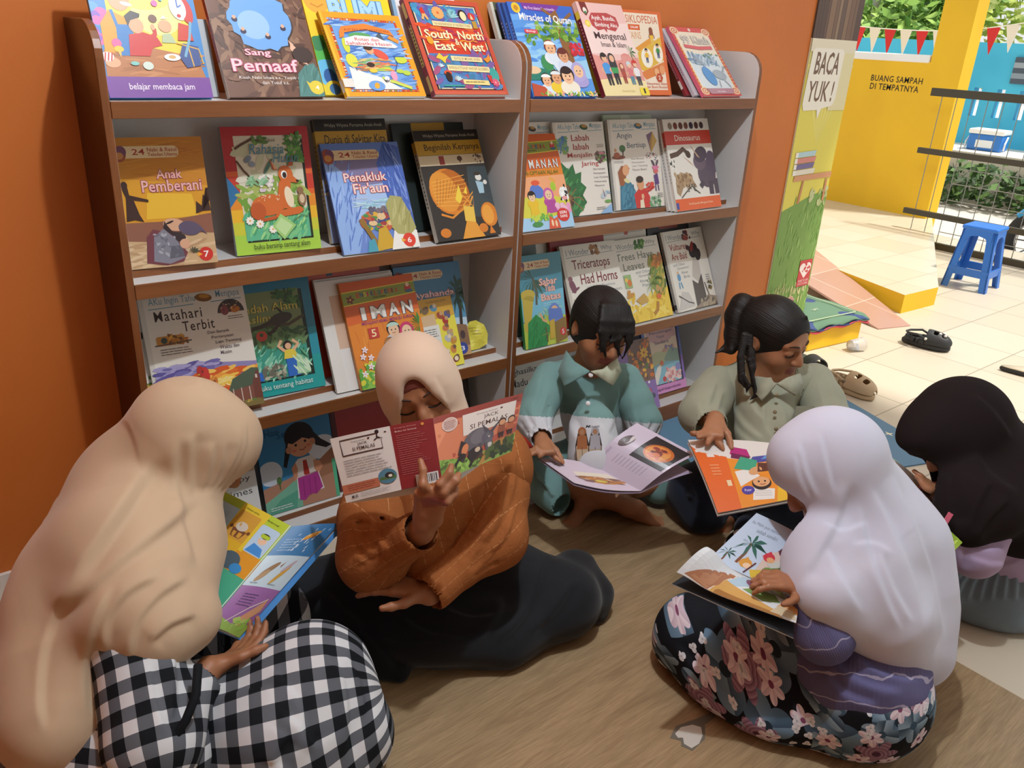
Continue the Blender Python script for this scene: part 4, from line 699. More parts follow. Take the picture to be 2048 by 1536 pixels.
def c_ayah(A):
    A.r('#4a86b0', 0, 0, 1, 1); A.p('#5f9ac0', 0, .3, 1, .3, 1, .62, 0, .66); A.p('#c8e0f0', .2, .28, 1, .28, 1, .4, .2, .44); A.p('#c8a070', 0, 0, 1, 0, 1, .3, .5, .34, 0, .3)
    nabi(A, '', '', num='3', nc='#3a4a9a'); A.t('#f0d8d4', 'Ayahanda', .22, .64, .86, .72, .02, 0, 0, '#b84a48', .035)
    A.palm(.9, .3, .52, '#2c4a38', '#3c3028'); A.fronds('#2f5440', .9, .66, .26, 11); A.p('#8a6a50', .7, .1, .7, .3, .84, .34, .98, .32, 1, .1); A.e('#4a3a3c', .78, .22, .04, .06); A.e('#4a3a3c', .9, .22, .04, .06); A.p('#d8d0dc', .72, .12, .74, .26, .8, .26, .8, .12)
    A.e('#3a4a9a', .87, .075, .085); A.p('#e8e8f0', .77, .06, .77, .1, .83, .075); A.t('#ffffff', '3', .845, .05, .905, .1, .02)
def c_dongeng(A):
    A.r('#ece04e', 0, 0, 1, 1); A.p('#d8a83c', .0, .66, 1, .72, 1, 1, 0, 1); A.p('#d8b890', .0, .55, .62, .58, .62, .78, 0, .74); A.r('#e8e6e0', .1, .2, .66, .62); A.lines('#5a564e', .13, .22, .63, .58, 11, .35)
    A.lines('#6a4a2a', .5, .93, .95, .965, 2, .3)
    for u, v, c in ((.62, .86, '#5a8aa8'), (.72, .74, '#a04a34'), (.86, .74, '#5a5a8a'), (.8, .66, '#a8342c'), (.78, .56, '#c87a4a'), (.84, .47, '#b8a890'), (.78, .4, '#b8bcc4'), (.88, .36, '#c8903c'), (.84, .24, '#d08a48'), (.7, .2, '#4a6a9a'), (.86, .1, '#7a3a28'), (.68, .07, '#2a2a2c'), (.2, .84, '#6a5a3a'), (.34, .86, '#4a5a44'), (.46, .84, '#7a6448')):
        A.e(c, u, v, .07, .055, A.rng.uniform(0, 180)); A.e(A.rng.choice(['#e8d8c0', '#c8a070', '#7a5a4a']), u+.03, v+.03, .035, .035)
    A.e('#f0e4d0', .86, .1, .04); A.e('#b8a0c8', .72, .13, .04, .02)
def c_sabar(A):
    A.r('#4f90a4', 0, 0, 1, 1); A.p('#7ac0dc', 0, .3, 1, .3, 1, .6, 0, .56); A.p('#b8c84a', .0, 0, 1, 0, 1, .3, .5, .34, 0, .28); A.fronds('#3f5f50', .3, .74, .36, 11, 120, 330); A.line('#5a5a48', .05, .34, .46, .36, .6, .3, .76)
    nabi(A, '', '', num='5'); 
    for s, a, b, v in (('Sabar', .44, .86, .66), ('Tiada', .56, .8, .585), ('Batas', .46, .92, .49)): A.t('#f0d0c0', s, a, v, b, v+.075, .02, 0, 0, '#c04a3a', .035)
    A.lines('#b8e0f0', .5, .43, .9, .47, 2, .3); A.spray(['#8ac0a8', '#a8d0c0'], .35, .3, .9, .4, 30, .06, .02)
    A.e('#c8b048', .15, .58, .17, .1); A.e('#b09a3a', .16, .53, .13, .07); A.p('#c8b048', .02, .55, .02, .2, .14, .18, .26, .5); A.p('#2f8a4a', .05, 0, .1, .28, .3, .36, .62, .2, .56, .12, .5, .0); A.spray(['#3f9a58', '#27763c'], .1, .02, .5, .3, 30, .1, .012, 60); A.line('#e0a880', .04, .4, .36, .46, .28, .54, .26)
    A.bust(.74, .37, .1, '#6f88d0', '#e8b890', None, scarf='#6a88d0'); A.p('#5f7cc8', .58, .28, .6, .4, .9, .38, .94, .26); A.p('#c8a83c', .58, .06, .6, .26, .72, .28, .7, .06); A.p('#8a6a34', .72, 0, .72, .24, .98, .28, 1, .04); A.line('#6a5a34', .03, .5, .2, .52, .04); A.line('#8a8a3c', .015, .4, .12, .6, .14)
    A.e('#c8342c', .9, .12, .075); A.t('#ffffff', '5', .875, .095, .925, .145, .02)
def c_sekolah(A):
    A.r('#3f84b4', 0, 0, 1, 1); A.p('#b08068', 0, 0, 1, 0, 1, .5, .6, .4, 0, .3); A.e('#d8dce4', .85, .62, .2, .16); A.e('#d0d6e0', .12, .46, .16, .16); A.e('#dce0e8', .98, .5, .16, .2); A.p('#7ab49a', 0, 0, .48, 0, .5, .36, .3, .26, 0, .14); A.p('#5aa088', 0, 0, .4, 0, .44, .2, .2, .14); A.p('#9a6a50', .55, .35, 1, .6, 1, .3, .6, .25); A.r('#5ab48a', .95, 0, 1, .45)
    A.t('#1f5a86', 'Hari', .12, .87, .3, .95, .01); A.t('#1f5a86', 'Sekolah', .26, .835, .72, .92, .01, 0, 4)
    A.p('#221c22', .4, .86, .36, .7, .3, .5, .34, .48, .42, .66); A.p('#221c22', .74, .84, .84, .72, .98, .62, .9, .6, .76, .66); A.e('#221c22', .56, .8, .2, .19); A.e('#d89a78', .56, .7, .17, .15); A.p('#221c22', .39, .76, .44, .86, .66, .88, .74, .8, .7, .74, .6, .78, .46, .73); A.e('#c88a68', .4, .67, .04, .045); A.e('#c88a68', .73, .71, .035, .045); A.e('#15100f', .5, .71, .018); A.e('#15100f', .63, .735, .018); A.line('#8a3f34', .012, .54, .65, .59, .64, .63, .67); A.e('#d87a60', .47, .65, .03, .02); A.e('#d87a60', .67, .68, .03, .02)
    A.p('#dcd0c8', .46, .34, .44, .5, .5, .55, .68, .56, .74, .5, .72, .36); A.p('#c88a68', .42, .3, .4, .46, .46, .52, .48, .44, .46, .34); A.p('#c88a68', .7, .38, .7, .5, .78, .48, .82, .4, .76, .34); A.p('#a8342c', .56, .52, .61, .52, .63, .36, .59, .33, .55, .36)
    A.p('#e8e0dc', .43, .1, .45, .34, .75, .35, .8, .14); A.p('#a83a86', .45, .08, .46, .335, .74, .35, .78, .16, .68, .1, .6, .12, .52, .06); 
    for q in (.52, .6, .68): A.line('#8a2c70', .012, q, .1, q+.01, .3)
    A.e('#5a7a4a', .22, .36, .035, .05); A.line('#4a6a3a', .012, .22, .26, .22, .34); A.lines('#e0ece4', .06, .03, .36, .08, 2, .4)
def c_saudara(A):
    A.r('#5a6aa8', 0, .0, 1, 1); A.p('#8a6ab8', 0, 0, 1, 0, 1, .5, 0, .45); A.p('#d08ac0', 0, 0, 1, 0, 1, .14, 0, .14); A.p('#c05a8a', .0, .38, .1, .45, .0, .54); A.r('#3a2348', .07, .125, .95, .93); A.r('#d8c0a8', .07, .14, .9, .93); A.e('#c89a98', .48, .85, .34, .15); A.p('#c89a98', .1, .8, .9, .8, .86, .93, .12, .93)
    for s, a, b, v in (('Petualangan', .2, .8, .87), ('Tujuh', .38, .58, .8), ('Saudara', .3, .68, .725)): A.t('#33405a', s, a, v, b, v+.05, .01)
    A.p('#b8b890', .07, .4, .9, .4, .9, .62, .6, .6, .3, .62, .07, .56); A.p('#8aa090', .5, .5, .7, .66, .9, .6, .9, .4, .55, .4); A.p('#88b8c8', .07, .14, .9, .14, .9, .42, .5, .46, .07, .4); A.p('#e8dcd0', .1, .16, .3, .4, .42, .44, .36, .3, .24, .14); A.spray(['#e8b8b8', '#d88a8a', '#f0d0c8'], .5, .15, .88, .34, 60, .05, .03); A.e('#d87a4a', .42, .44, .05, .05); A.e('#c84a4a', .44, .2, .05, .05); A.spray(['#8a7aa8', '#c89a88'], .5, .6, .8, .68, 16, .04); A.e('#8a8ac0', .84, .34, .07, .07)
    A.t('#6a2a6a', 'geografi dengan teka-teki', .16, .03, .84, .085, .008)
def c_purpleflower(A):
    A.r('#8a6aa8', 0, 0, 1, 1); A.p('#7a5a50', .4, .4, 1, .4, 1, 1, .4, 1); A.spray(['#d8862c', '#c86a28', '#6a4a34', '#e0a83c', '#5a6a3a'], .45, .45, 1, 1, 70, .05, .03); A.flower('#e8b040', '#a05a28', .82, .8, .1, 8); A.e('#c83a3a', .8, .25, .05, .06); A.e('#e8c83a', .74, .3, .04); A.e('#4a4a5a', .74, .18, .05); A.e('#4a4a5a', .88, .18, .05); A.e('#f0ece8', .82, .38, .025)
def c_ipa(A):
    A.r('#dcd6cc', 0, 0, 1, 1); A.t('#5a5048', 'BUKU', .3, .88, .7, .96, .02); A.r('#43306a', 0, .62, 1, .84); A.t('#e6ded0', 'IPA &', .28, .67, .72, .79, .02); A.r('#b8a8c0', 0, .1, 1, .58); A.spray(['#8a9ac0', '#c8b0a0'], .1, .12, .9, .55, 30, .12, .08)
def c_mad(A):
    A.r('#37261f', 0, 0, 1, 1); A.t('#b8a890', 'Sang Nabi', .3, .86, .72, .91, .004); A.t('#cdbfa4', 'MUHAMMAD', .06, .72, .82, .81, .012); A.e('#5a4030', .5, .4, .3, .2)
def c_happy(A):
    A.r('#cdb9a0', 0, .5, 1, 1); A.r('#e6e4e0', 0, 0, 1, .5); A.t('#4a443e', 'All', .6, .66, .8, .72, .004); A.t('#4a443e', 'about', .56, .54, .86, .6, .004); A.t('#4a4a4a', 'Happy', .5, .4, .92, .47, .004); A.t('#4a4a4a', 'times', .56, .28, .92, .34, .004)  # tan upper half is shelf shade painted into the white cover
def c_redcover(A):
    A.r('#a83a3a', 0, 0, 1, 1); A.r('#5a2a2c', 0, 0, .08, 1); A.r('#7cc0a0', .1, 0, 1, .06)
def c_islamdark(A):
    A.r('#26302e', 0, 0, 1, 1); A.r('#c2982c', .26, .8, .72, 1); A.t('#3a2e1c', 'My First Islamic Encyclopedia', .29, .815, .70, .845, .004); A.spray(['#7ac04a', '#2a6a4a'], .5, .1, .9, .5, 30, .08, .06)
def c_greenpale(A):
    A.r('#c8d8c0', 0, 0, 1, 1); A.spray(['#a8c8a0', '#e0e8d8'], 0, 0, 1, 1, 20, .15, .1)
def c_stripes(A):
    A.r('#b8452c', 0, 0, 1, 1); A.r('#6a6a38', 0, .9, .28, 1); A.r('#1f4a54', .28, .86, .36, 1); A.r('#1f3e4a', .74, .9, 1, 1)
def c_orangetext(A):
    A.r('#6a4030', 0, 0, 1, 1); A.t('#c86a3a', 'The First Islamic Encyclopedia', .1, .94, .9, .975, .004)
def c_darkred(A):
    A.r('#2a2628', 0, 0, 1, 1); A.r('#8a3a30', .28, .84, .72, .97); A.e('#a89a78', .86, .92, .04)
def c_toyred(A):
    A.r('#3fa0c0', 0, 0, 1, 1); A.p('#c8382c', .1, 0, .14, .5, .4, .62, .7, .5, .76, 0); A.e('#e8c8a0', .42, .68, .12); A.spray(['#e0d04a', '#f0ece0'], .1, .6, .9, .95, 16, .06)
def c_plain(c):
    def f(A): A.r(c, 0, 0, 1, 1)
    return f
def c_greyback(A):
    A.r('#cfd2d4', 0, 0, 1, 1); A.r('#b9bdc0', .9, 0, 1, 1)
def c_whiteblue(A):
    A.r('#e8eaee', 0, 0, 1, 1); A.e('#3a7ac0', .62, .96, .07, .06); A.line('#c89ab0', .01, .5, .93, .9, .95); A.r('#8ab0d0', 0, 0, .05, 1)
def c_greenC(A):
    A.r('#4a5a3c', 0, 0, 1, 1); A.r('#d8d8cc', 0, 0, .05, 1); A.t('#f0f0ec', 'C', .28, .55, .5, .68, .03); A.p('#e8b03a', .4, 1, 1, 1, 1, .9, .5, .93)
# ================================================================== books on the shelves
ZS = [1.277, 0.871, 0.46, 0.073]; ST = 0.017
G = ['books on the top shelf', 'books on the upper middle shelf', 'books on the lower middle shelf', 'books on the bottom shelf']
def B(row, step, pose, t, label, art, base, spine=None, hard=True, rnd=0.0, sa=None):
    return make_book(label, pose, ZS[row]+(ST if step else 0), t, base, art, spine, hard, G[row], '#e4e0d6', rnd, sa)
def sp_txt(c, bands=()):
    def f(A):
        for q in bands: A.r(*q)
        A.lines(c, .35, .3, .65, .8, 14, .5)
    return f
# --- top shelf
B(0, 0, (.498, 1.990, .0, .223, .30, .345), .012, 'purple-bottomed picture book with an ice-cream seller and children', c_jam, '#3f86c8', '#3a78b8')
B(0, 0, (.545, 2.052, -.052, .21, .175, .30), .008, 'small pale grey book behind the ice-cream picture book', c_greyback, '#cfd2d4', hard=False)
B(0, 0, (.758, 1.985, .041, .248, .28, .442), .014, 'brown picture book with a blue hole of sky in a stone well', c_sang, '#6a4a3c', '#c8b8a8', sa=sp_txt('#5a3a34', (('#b83a3a', 0, .3, 1, .9),)))
B(0, 0, (1.037, 2.052, -.028, .255, .30, .50), .012, 'bright yellow picture book with pale blue block letters on the top shelf', c_bumi, '#f0d32a', '#e8d02a')
B(0, 0, (1.064, 1.986, .03, .244, .241, .614), .013, 'orange-bordered picture book of swimmers in a blue river', c_rotan, '#f0a02a', '#e8b020', False, sa=sp_txt('#3a2a1c', (('#e6e0d8', 0, .06, 1, .2),)))
B(0, 0, (1.318, 2.082, -.02, .215, .31, .44), .012, 'white book almost hidden behind the red and blue storybook', c_whiteblue, '#e8eaee', '#8ab0d0')
B(0, 0, (1.332, 1.985, -.015, .253, .299, .626), .022, 'thick red and blue storybook with cream hand-cut lettering', c_south, '#c0503a', '#8a4a58', sa=sp_txt('#3a3428', (('#d8c880', .2, .05, .8, .2), ('#d8c880', .2, .3, .8, .72), ('#d8c880', .2, .8, .8, .95))))
B(0, 0, (1.668, 2.06, -.0, .215, .29, .50), .016, 'dark green book at the divider end of the top shelf', c_greenC, '#4a5a3c', '#d8d8cc')
for i, (dx, dy) in enumerate(((-.017, .025), (-.009, .0125))):
    B(0, 0, (1.684+dx+.0, 1.985+dy, -.025, .259, .299, .545), .011, ('blue book with a green spine patch, rearmost of the three blue ones' if i == 0 else 'blue-spined book in the middle of the three blue ones'), c_plain('#35589c'), '#35589c', '#2c4a88', sa=sp_txt('#c8d0e0', (('#5a9a48', 0, .3, 1, .6),) if i == 0 else ()))
B(0, 0, (1.684, 1.985, -.025, .259, .303, .545), .011, 'blue picture book with a crowd of smiling children under a tree', c_miracles, '#3a6ac8', '#3558a8', sa=sp_txt('#d8e0f0'))
B(0, 0, (1.986, 1.985, .05, .222, .322, .55), .016, 'pink picture book with a faceless family in front of a mosque', c_mengenal, '#efc6c2', '#6a1f2a', sa=sp_txt('#d8a8a0', (('#e8d24a', 0, .82, 1, .9), ('#efc6c2', 0, .9, 1, 1))))
B(0, 0, (2.0, 2.10, -.04, .235, .285, .38), .012, 'yellow book half hidden at the back of the top shelf', c_cekolah, '#efe03e', '#8a5a48')
B(0, 0, (2.167, 2.075, -.06, .228, .29, .38), .012, 'orange-framed encyclopedia with round pictures, behind the pink book', c_ens2, '#d86a34')
B(0, 0, (2.444, 2.036, .03, .222, .235, .70), .010, 'dark red book lowest of the leaning trio on the top shelf', c_plain('#8a2a30'), '#8a2a30', '#7a2630', sa=sp_txt('#d8c8c0', (('#d8d4cc', 0, .12, 1, .26),)))
B(0, 0, (2.462, 2.013, .04, .236, .285, .715), .012, 'white-spined book in the middle of the leaning trio', c_plain('#c8ccd4'), '#c8ccd4', '#b8b0bc', sa=sp_txt('#7a4a5a'))
B(0, 0, (2.482, 1.988, .05, .236, .299, .73), .012, 'pale book with a pink ornamental frame, uppermost of the leaning trio', c_kisah, '#d85a5a', '#d0607a')
# --- upper middle shelf
B(1, 1, (.508, 2.036, -.10, .2, .302, .2), .010, 'ochre picture book with a fallen grey warrior', c_anak, '#c9862c', hard=False, rnd=.012)
B(1, 1, (.768, 2.043, -.08, .227, .319, .218), .014, 'red to green picture book with a resting spotted fawn', c_rahasia, '#b8262c', '#8a98a0')
B(1, 1, (1.04, 2.050, -.03, .22, .334, .30), .016, 'yellow and black book behind the blue sea-parting book', c_dunia, '#c2982c', '#c8a84a', sa=sp_txt('#3a3428', (('#2a2724', 0, .9, 1, 1), ('#e0d4b0', 0, 0, 1, .45))))
B(1, 1, (1.10, 2.088, 0, .195, .22, .30), .012, 'green book glimpsed between the sea-parting book and the radio dish book', c_plain('#88b068'), '#88b068')
B(1, 0, (1.04, 1.982, -.05, .236, .308, .46), .010, 'blue picture book of a crowd crossing a parted sea', c_pena, '#6a88cc', hard=False)
B(1, 1, (1.30, 2.078, 0, .256, .315, .29), .014, 'dark book with a mustard strip behind the radio dish book', c_islamdark, '#26302e')
B(1, 0, (1.346, 1.980, .0, .234, .332, .46), .018, 'dark book with orange radio dishes under a mustard title band', c_kerja, '#2f2a28', '#b8b0a0', sa=sp_txt('#3a342c', (('#d8d4ca', 0, .0, 1, .55), ('#2a2724', 0, .9, 1, 1), ('#c2982c', 0, .8, 1, .9))))
B(1, 1, (1.70, 2.062, 0, .205, .312, .30), .012, 'white book tucked behind the orange animal encyclopedia', c_ghasil, '#e9e2d8')
B(1, 0, (1.668, 1.982, -.02, .221, .313, .45), .010, 'orange encyclopedia with a cow and girl in purple scarf', c_nan, '#e0852c', hard=False, rnd=.012)
B(1, 1, (1.894, 2.042, -.03, .228, .312, .30), .010, 'white book with red title beside a big green leaf and spider', c_labah, '#e9e2d8', hard=False)
B(1, 1, (2.17, 2.082, -.02, .245, .328, .29), .010, 'pale green book behind the kite book', c_greenpale, '#c8d8c0')
B(1, 1, (2.154, 2.046, -.03, .249, .315, .30), .014, 'white book with a kite and two people in blue and red', c_angin, '#e9e2d8', '#d8d2c8')
for i in range(2): B(1, 0, (2.406+.009*i, 2.018-.0125*i, 0, .255, .335, .387), .012, ('white-spined book rearmost under the dinosaur book' if i == 0 else 'white-spined book directly under the dinosaur book'), c_plain('#dcd8d2'), '#dcd8d2', '#d0cdc8', sa=sp_txt('#7a7a84'))
B(1, 0, (2.425, 1.993, 0, .261, .341, .387), .013, 'red and white dinosaur book with a horned purple dinosaur', c_dino, '#e9e4dc', '#d8d0c8', sa=sp_txt('#8a8a90', (('#d0402a', 0, .7, 1, .86),)))
# --- lower middle shelf
B(2, 1, (.502, 2.062, -.10, .225, .325, .39), .012, 'white book mostly hidden behind the rooster book', c_ghasil, '#e6e2da')
B(2, 1, (.528, 2.036, -.10, .27, .333, .39), .014, 'white book with a rooster and red barn at sunrise', c_matahari, '#e9e2d8', '#d8d0c4')
B(2, 1, (.737, 2.052, -.06, .26, .32, .33), .012, 'teal picture book with a monkey and two children in the jungle', c_seindah, '#2a7c9a', hard=True, rnd=.016)
for i in range(2): B(2, 0, (1.018-.004*i, 1.998+.012*(1-i), -.03, .255, .331-.003*i, .42), .010, ('plain pale book pressed behind the white back cover' if i == 0 else 'white back cover with grey lines of text, standing left of the orange encyclopedia'), c_plain('#e0deda') if i == 0 else c_backtext, '#e6e3de', hard=False)
B(2, 1, (1.00, 2.092, -.02, .245, .345, .22), .012, 'red and dark teal book at the back above the white back cover', c_stripes, '#b8452c')
B(2, 0, (1.082, 1.976, -.02, .247, .32, .43), .014, 'orange encyclopedia with white bubble letters and a number five', c_iman5, '#e0852c', '#c8843c')
B(2, 1, (1.29, 2.088, -.06, .225, .335, .25), .012, 'dark brown book at the back with thin orange lettering', c_orangetext, '#6a4030')
B(2, 1, (1.281, 2.046, -.09, .235, .305, .335), .010, 'blue picture book with black palms and a round blue number', c_ayah, '#4a86b0', hard=False)
B(2, 0, (1.276, 2.002, -.01, .194, .225, .42), .008, 'yellow back cover bordered with tiny characters, right of the orange encyclopedia', c_dongeng, '#ece04e', hard=False, rnd=.014)
B(2, 0, (1.722, 1.993, -.03, .188, .316, .25), .012, 'teal picture book with a green-robed man in a yellow turban', c_sabar, '#2f8a4a', '#2f7a4a', False)
B(2, 1, (1.70, 2.080, -.02, .17, .33, .24), .012, 'grey-green book peeking over the turban book', c_plain('#5a6a68'), '#5a6a68')
B(2, 1, (1.93, 2.052, -.02, .262, .349, .30), .012, 'dark red book behind the horned dinosaur book', c_plain('#9a2a28'), '#9a2a28')
B(2, 1, (1.88, 2.092, -.02, .27, .352, .25), .010, 'white question book hindmost above the dark red book', c_wonder_blank, '#e5dfd4')
B(2, 1, (2.17, 2.078, -.02, .27, .345, .27), .010, 'white question book with a red tab behind the palm leaf book', c_wonder_blank, '#e5dfd4')
B(2, 0, (1.945, 1.975, -.05, .263, .334, .435), .014, 'white question book with a blue-green horned dinosaur', c_tri, '#e9e4da', '#d0c8bc')
B(2, 0, (2.206, 1.992, -.0, .272, .321, .435), .012, 'white and yellow question book with palm fronds', c_tree, '#e9e4da', '#cfc8bc')
B(2, 1, (2.46, 2.082, 0, .25, .35, .27), .016, 'dark book with a red label at the back right', c_darkred, '#2a2628')
B(2, 0, (2.509, 1.992, .02, .255, .326, .45), .014, 'white question book with a tall bald-headed vulture', c_vul, '#e9e4da', '#b8b2aa', sa=sp_txt('#6a6a6a', (('#4a4a4c', 0, .04, 1, .1),)))
# --- bottom shelf
B(3, 1, (.57, 2.06, -.03, .215, .30, .26), .012, 'white and tan book beside the schoolgirl book', c_happy, '#e6e4e0')
B(3, 1, (.80, 2.056, -.03, .236, .271, .24), .008, 'blue picture book of a schoolgirl with pigtails and magenta skirt', c_sekolah, '#3f84b4', '#2a4a60', False)
B(3, 1, (1.045, 2.062, -.03, .215, .285, .25), .014, 'red book beside the schoolgirl book', c_redcover, '#a83a3a', '#3a2a2a')
B(3, 1, (1.08, 2.10, -.02, .25, .33, .2), .012, 'purple-banded white book behind the scarfed reader in rust', c_ipa, '#dcd6cc')
B(3, 1, (1.36, 2.08, -.02, .22, .335, .22), .014, 'dark brown book with pale capital letters behind the scarfed reader', c_mad, '#37261f')
B(3, 1, (1.688, 2.062, -.02, .24, .345, .26), .012, 'beige book on the bottom shelf beside the girl in teal', c_ghasil, '#e0d8ca')
B(3, 0, (1.70, 1.99, -.02, .17, .19, .34), .008, 'turquoise book with a red figure low beside the divider', c_toyred, '#3fa0c0', hard=False)
B(3, 0, (2.235, 1.985, -.04, .22, .29, .40), .010, 'purple book with orange flowers behind the girl in teal', c_purpleflower, '#8a6aa8', hard=False)
B(3, 1, (2.46, 2.040, -.04, .222, .285, .36), .012, 'lilac and blue book of a pink village below an arched title', c_saudara, '#5a6aa8', '#3a4a7a')
# yellow crumpled sheet standing at the end of the lower middle shelf
P = [(0, 0), (.05, .004), (.078, .02), (.085, .05), (.07, .085), (.045, .1), (.02, .097), (.004, .08), (-.006, .05)]
ns = 9; bm = bmesh.new()
A = Art(1, 1, bm, []); A.z = 0; A.poly('#e6dc58', P); A.lines('#a89a3a', .015, .05, .06, .08, 3, .3)
slice_art(bm, [.012*i for i in range(1, 7)], [.012*i for i in range(1, 9)])
for v in bm.verts: v.co.z += .006*math.sin(v.co.x*90)*math.cos(v.co.y*70)
me = bpy.data.meshes.new('paper'); bm.to_mesh(me); bm.free()
pap = link('crumpled_paper', me, A.mats)
ex = Vector((.95, -.31, 0)); e2 = Vector((.1, .3, .95)).normalized(); n = ex.cross(e2)
pap.matrix_world = Matrix(((ex.x, e2.x, n.x, 1.515), (ex.y, e2.y, n.y, 2.06), (ex.z, e2.z, n.z, .478), (0, 0, 0, 1)))
sm = pap.modifiers.new('thickness', 'SOLIDIFY'); sm.thickness = .0006
tag(pap, 'crumpled yellow paper cut-out at the end of the lower middle shelf', 'paper')
# ================================================================== veranda and yard
slab('ground', (7.6, -8, -0.4), (40, 30, -0.22), M('#cfcac0', 0.9), 'structure')
# banner panel at the end of the orange wall
bx0, bx1 = 3.43, 3.79
bm = bmesh.new(); W, H = bx1-bx0, 1.505
A = Art(W, H, bm, [], rough=.45); A.z = .0004
A.r('#d9cf7e', 0, 0, 1, 1); A.r('#e4d65a', 0, .5, 1, .9)
for i in range(7): A.p('#ecdf84', .5, .70, .0+.16*i, .93, .07+.16*i, .93)
A.p('#7aa04a', 0, 0, 1, 0, 1, .555, .6, .54, 0, .50); A.spray(['#8ab458', '#6c9440', '#9cbc6a', '#7ca850'], 0, .0, 1, .53, 190, .07, .014, 80); A.spray(['#c8c48a', '#a8b070'], 0, .19, 1, .25, 50, .05, .02, 90); A.spray(['#b0bc7a', '#c8cc98'], .6, .5, 1, .56, 16, .06, .03)
A.r('#e9e0c8', 0, .965, 1, 1); A.p('#e6dcae', .6, .8, 1, .8, 1, .965, .66, .965)
A.p('#f4efe2', .06, .80, .02, .82, .05, .965, .1, .975, .7, .975, .76, .965, .74, .835, .7, .815, .46, .805, .4, .775, .36, .802)
A.t('#7a5a44', 'BACA', .14, .902, .68, .965, .03, .12); A.t('#7a5a44', 'YUK !', .1, .825, .66, .885, .03, .12)
# stack of printed books, a table and grass; the two cartoon children of the original print are left out
for i, (c, w0) in enumerate((('#b8d4dc', .30), ('#d88a80', .32), ('#7a6a9a', .3), ('#e8e0d0', .34))): A.p(c, .1, .662-.018*i, .1+w0+.12, .666-.018*i, .12+w0+.12, .682-.018*i, .12, .678-.018*i); A.r('#f4f0e8', .08, .663-.018*i, .14, .678-.018*i)
A.p('#d89a70', .12, .590, 1, .595, 1, .612, .14, .607); A.p('#c88a60', .3, .52, .35, .52, .38, .59, .34, .59); A.p('#c88a60', .88, .52, .93, .52, .93, .59, .88, .59)
A.r('#c83a40', .66, .235, .96, .325); A.e('#f4e4e0', .74, .30, .07, .06, 20); A.e('#f4e4e0', .88, .30, .07, .06, -20); A.p('#f4e4e0', .675, .293, .945, .293, .81, .262); A.spray(['#c83a40'], .72, .275, .92, .31, 10, .02, .02); A.t('#f4e4e0', 'SHARE TO LOVE', .69, .250, .93, .258); A.t('#f4e4e0', 'LOVE TO SHARE', .69, .24, .93, .247)
A.W = W; 
me = bpy.data.meshes.new('printed_sheet'); bmesh.ops.translate(bm, verts=bm.verts[:], vec=(0, 0, 0)); bm.to_mesh(me); bm.free()
ban = empty('banner', (bx0, WY-.004, 0), None, 'tall printed banner reading BACA YUK at the end of the orange wall', 'banner')
sh = link('printed_sheet', me, A.mats, ban); sh.rotation_euler = (math.pi/2, 0, 0); sh.location = (0, -.004, 0)
o = MB().box((0, -.003, 0), (W, .003, H)).build('backing_board', M('#d8cfae', .6), ban)
# frame with a photograph of old book spines above the banner
fr = empty('spine_picture', (bx0, WY-.004, H), None, 'picture of old brown book spines fixed above the banner', 'picture')
bm = bmesh.new(); A = Art(W, .6, bm, [], rough=.4)
A.r('#5a4436', 0, 0, 1, 1); rr = random.Random(3); x = 0
while x < 1:
    wd = rr.uniform(.05, .13); A.r(rr.choice(['#6a4a38', '#7a5a44', '#4a3830', '#8a6a50', '#5a4030', '#94785c', '#a84a2c' if x < .15 else '#6a5040']), x, 0, min(1, x+wd), 1); A.r('#c8b48a', x+wd*.3, .3, x+wd*.6, .55); A.r('#3a2c24', x+wd-.008, 0, x+wd, 1); x += wd
me = bpy.data.meshes.new('print'); bm.to_mesh(me); bm.free(); sh = link('print', me, A.mats, fr); sh.rotation_euler = (math.pi/2, 0, 0); sh.location = (0, -.005, 0)
MB().box((0, -.004, 0), (W, .003, .6)).build('backing', M('#4a3a30', .6), fr)
# raised terrace, yellow kerb
def poly_slab(name, pts, z0, z1, mats, mi_top=0, bevel=0):
    mb = MB(); mb.prism(pts, lambda p: Vector((p[0], p[1], z0)), lambda p: Vector((p[0], p[1], z1)))
    for f in mb.bm.faces:
        f.normal_update(); f.material_index = 0 if abs(f.normal.z) > .9 else len(mats)-1
    return mb.build(name, mats, bevel=bevel)
TP = [(4.93, 2.22), (5.32, 2.20), (7.75, 3.42), (7.75, 6.5), (6.2, 6.5), (5.18, 2.98)]
tag(poly_slab('terrace_platform', TP, -.05, .118, [M_cream, M_yellow]), None, None, None, 'structure')
# ramp board leaning on the terrace
mb = MB()
R0 = [Vector((4.50, 2.13, .006)), Vector((4.74, 2.06, .004)), Vector((5.36, 3.18, .18)), Vector((4.82, 3.26, .18))]
a = [mb.bm.verts.new(p) for p in R0]; b = [mb.bm.verts.new(p-Vector((0, 0, .012))) for p in R0]
mb.bm.faces.new(a); mb.bm.faces.new(b[::-1])
for i in range(4): mb.bm.faces.new((a[i], b[i], b[(i+1) % 4], a[(i+1) % 4]))
M_ramp = tiles('red_ramp_tile', '#c09a88', '#b58c7a', '#d8c8b8', .4, .4, .18)
rp = mb.build('ramp_board', [M_ramp]); tag(rp, 'pinkish tiled ramp board leaning on the terrace beyond the banner', 'ramp')
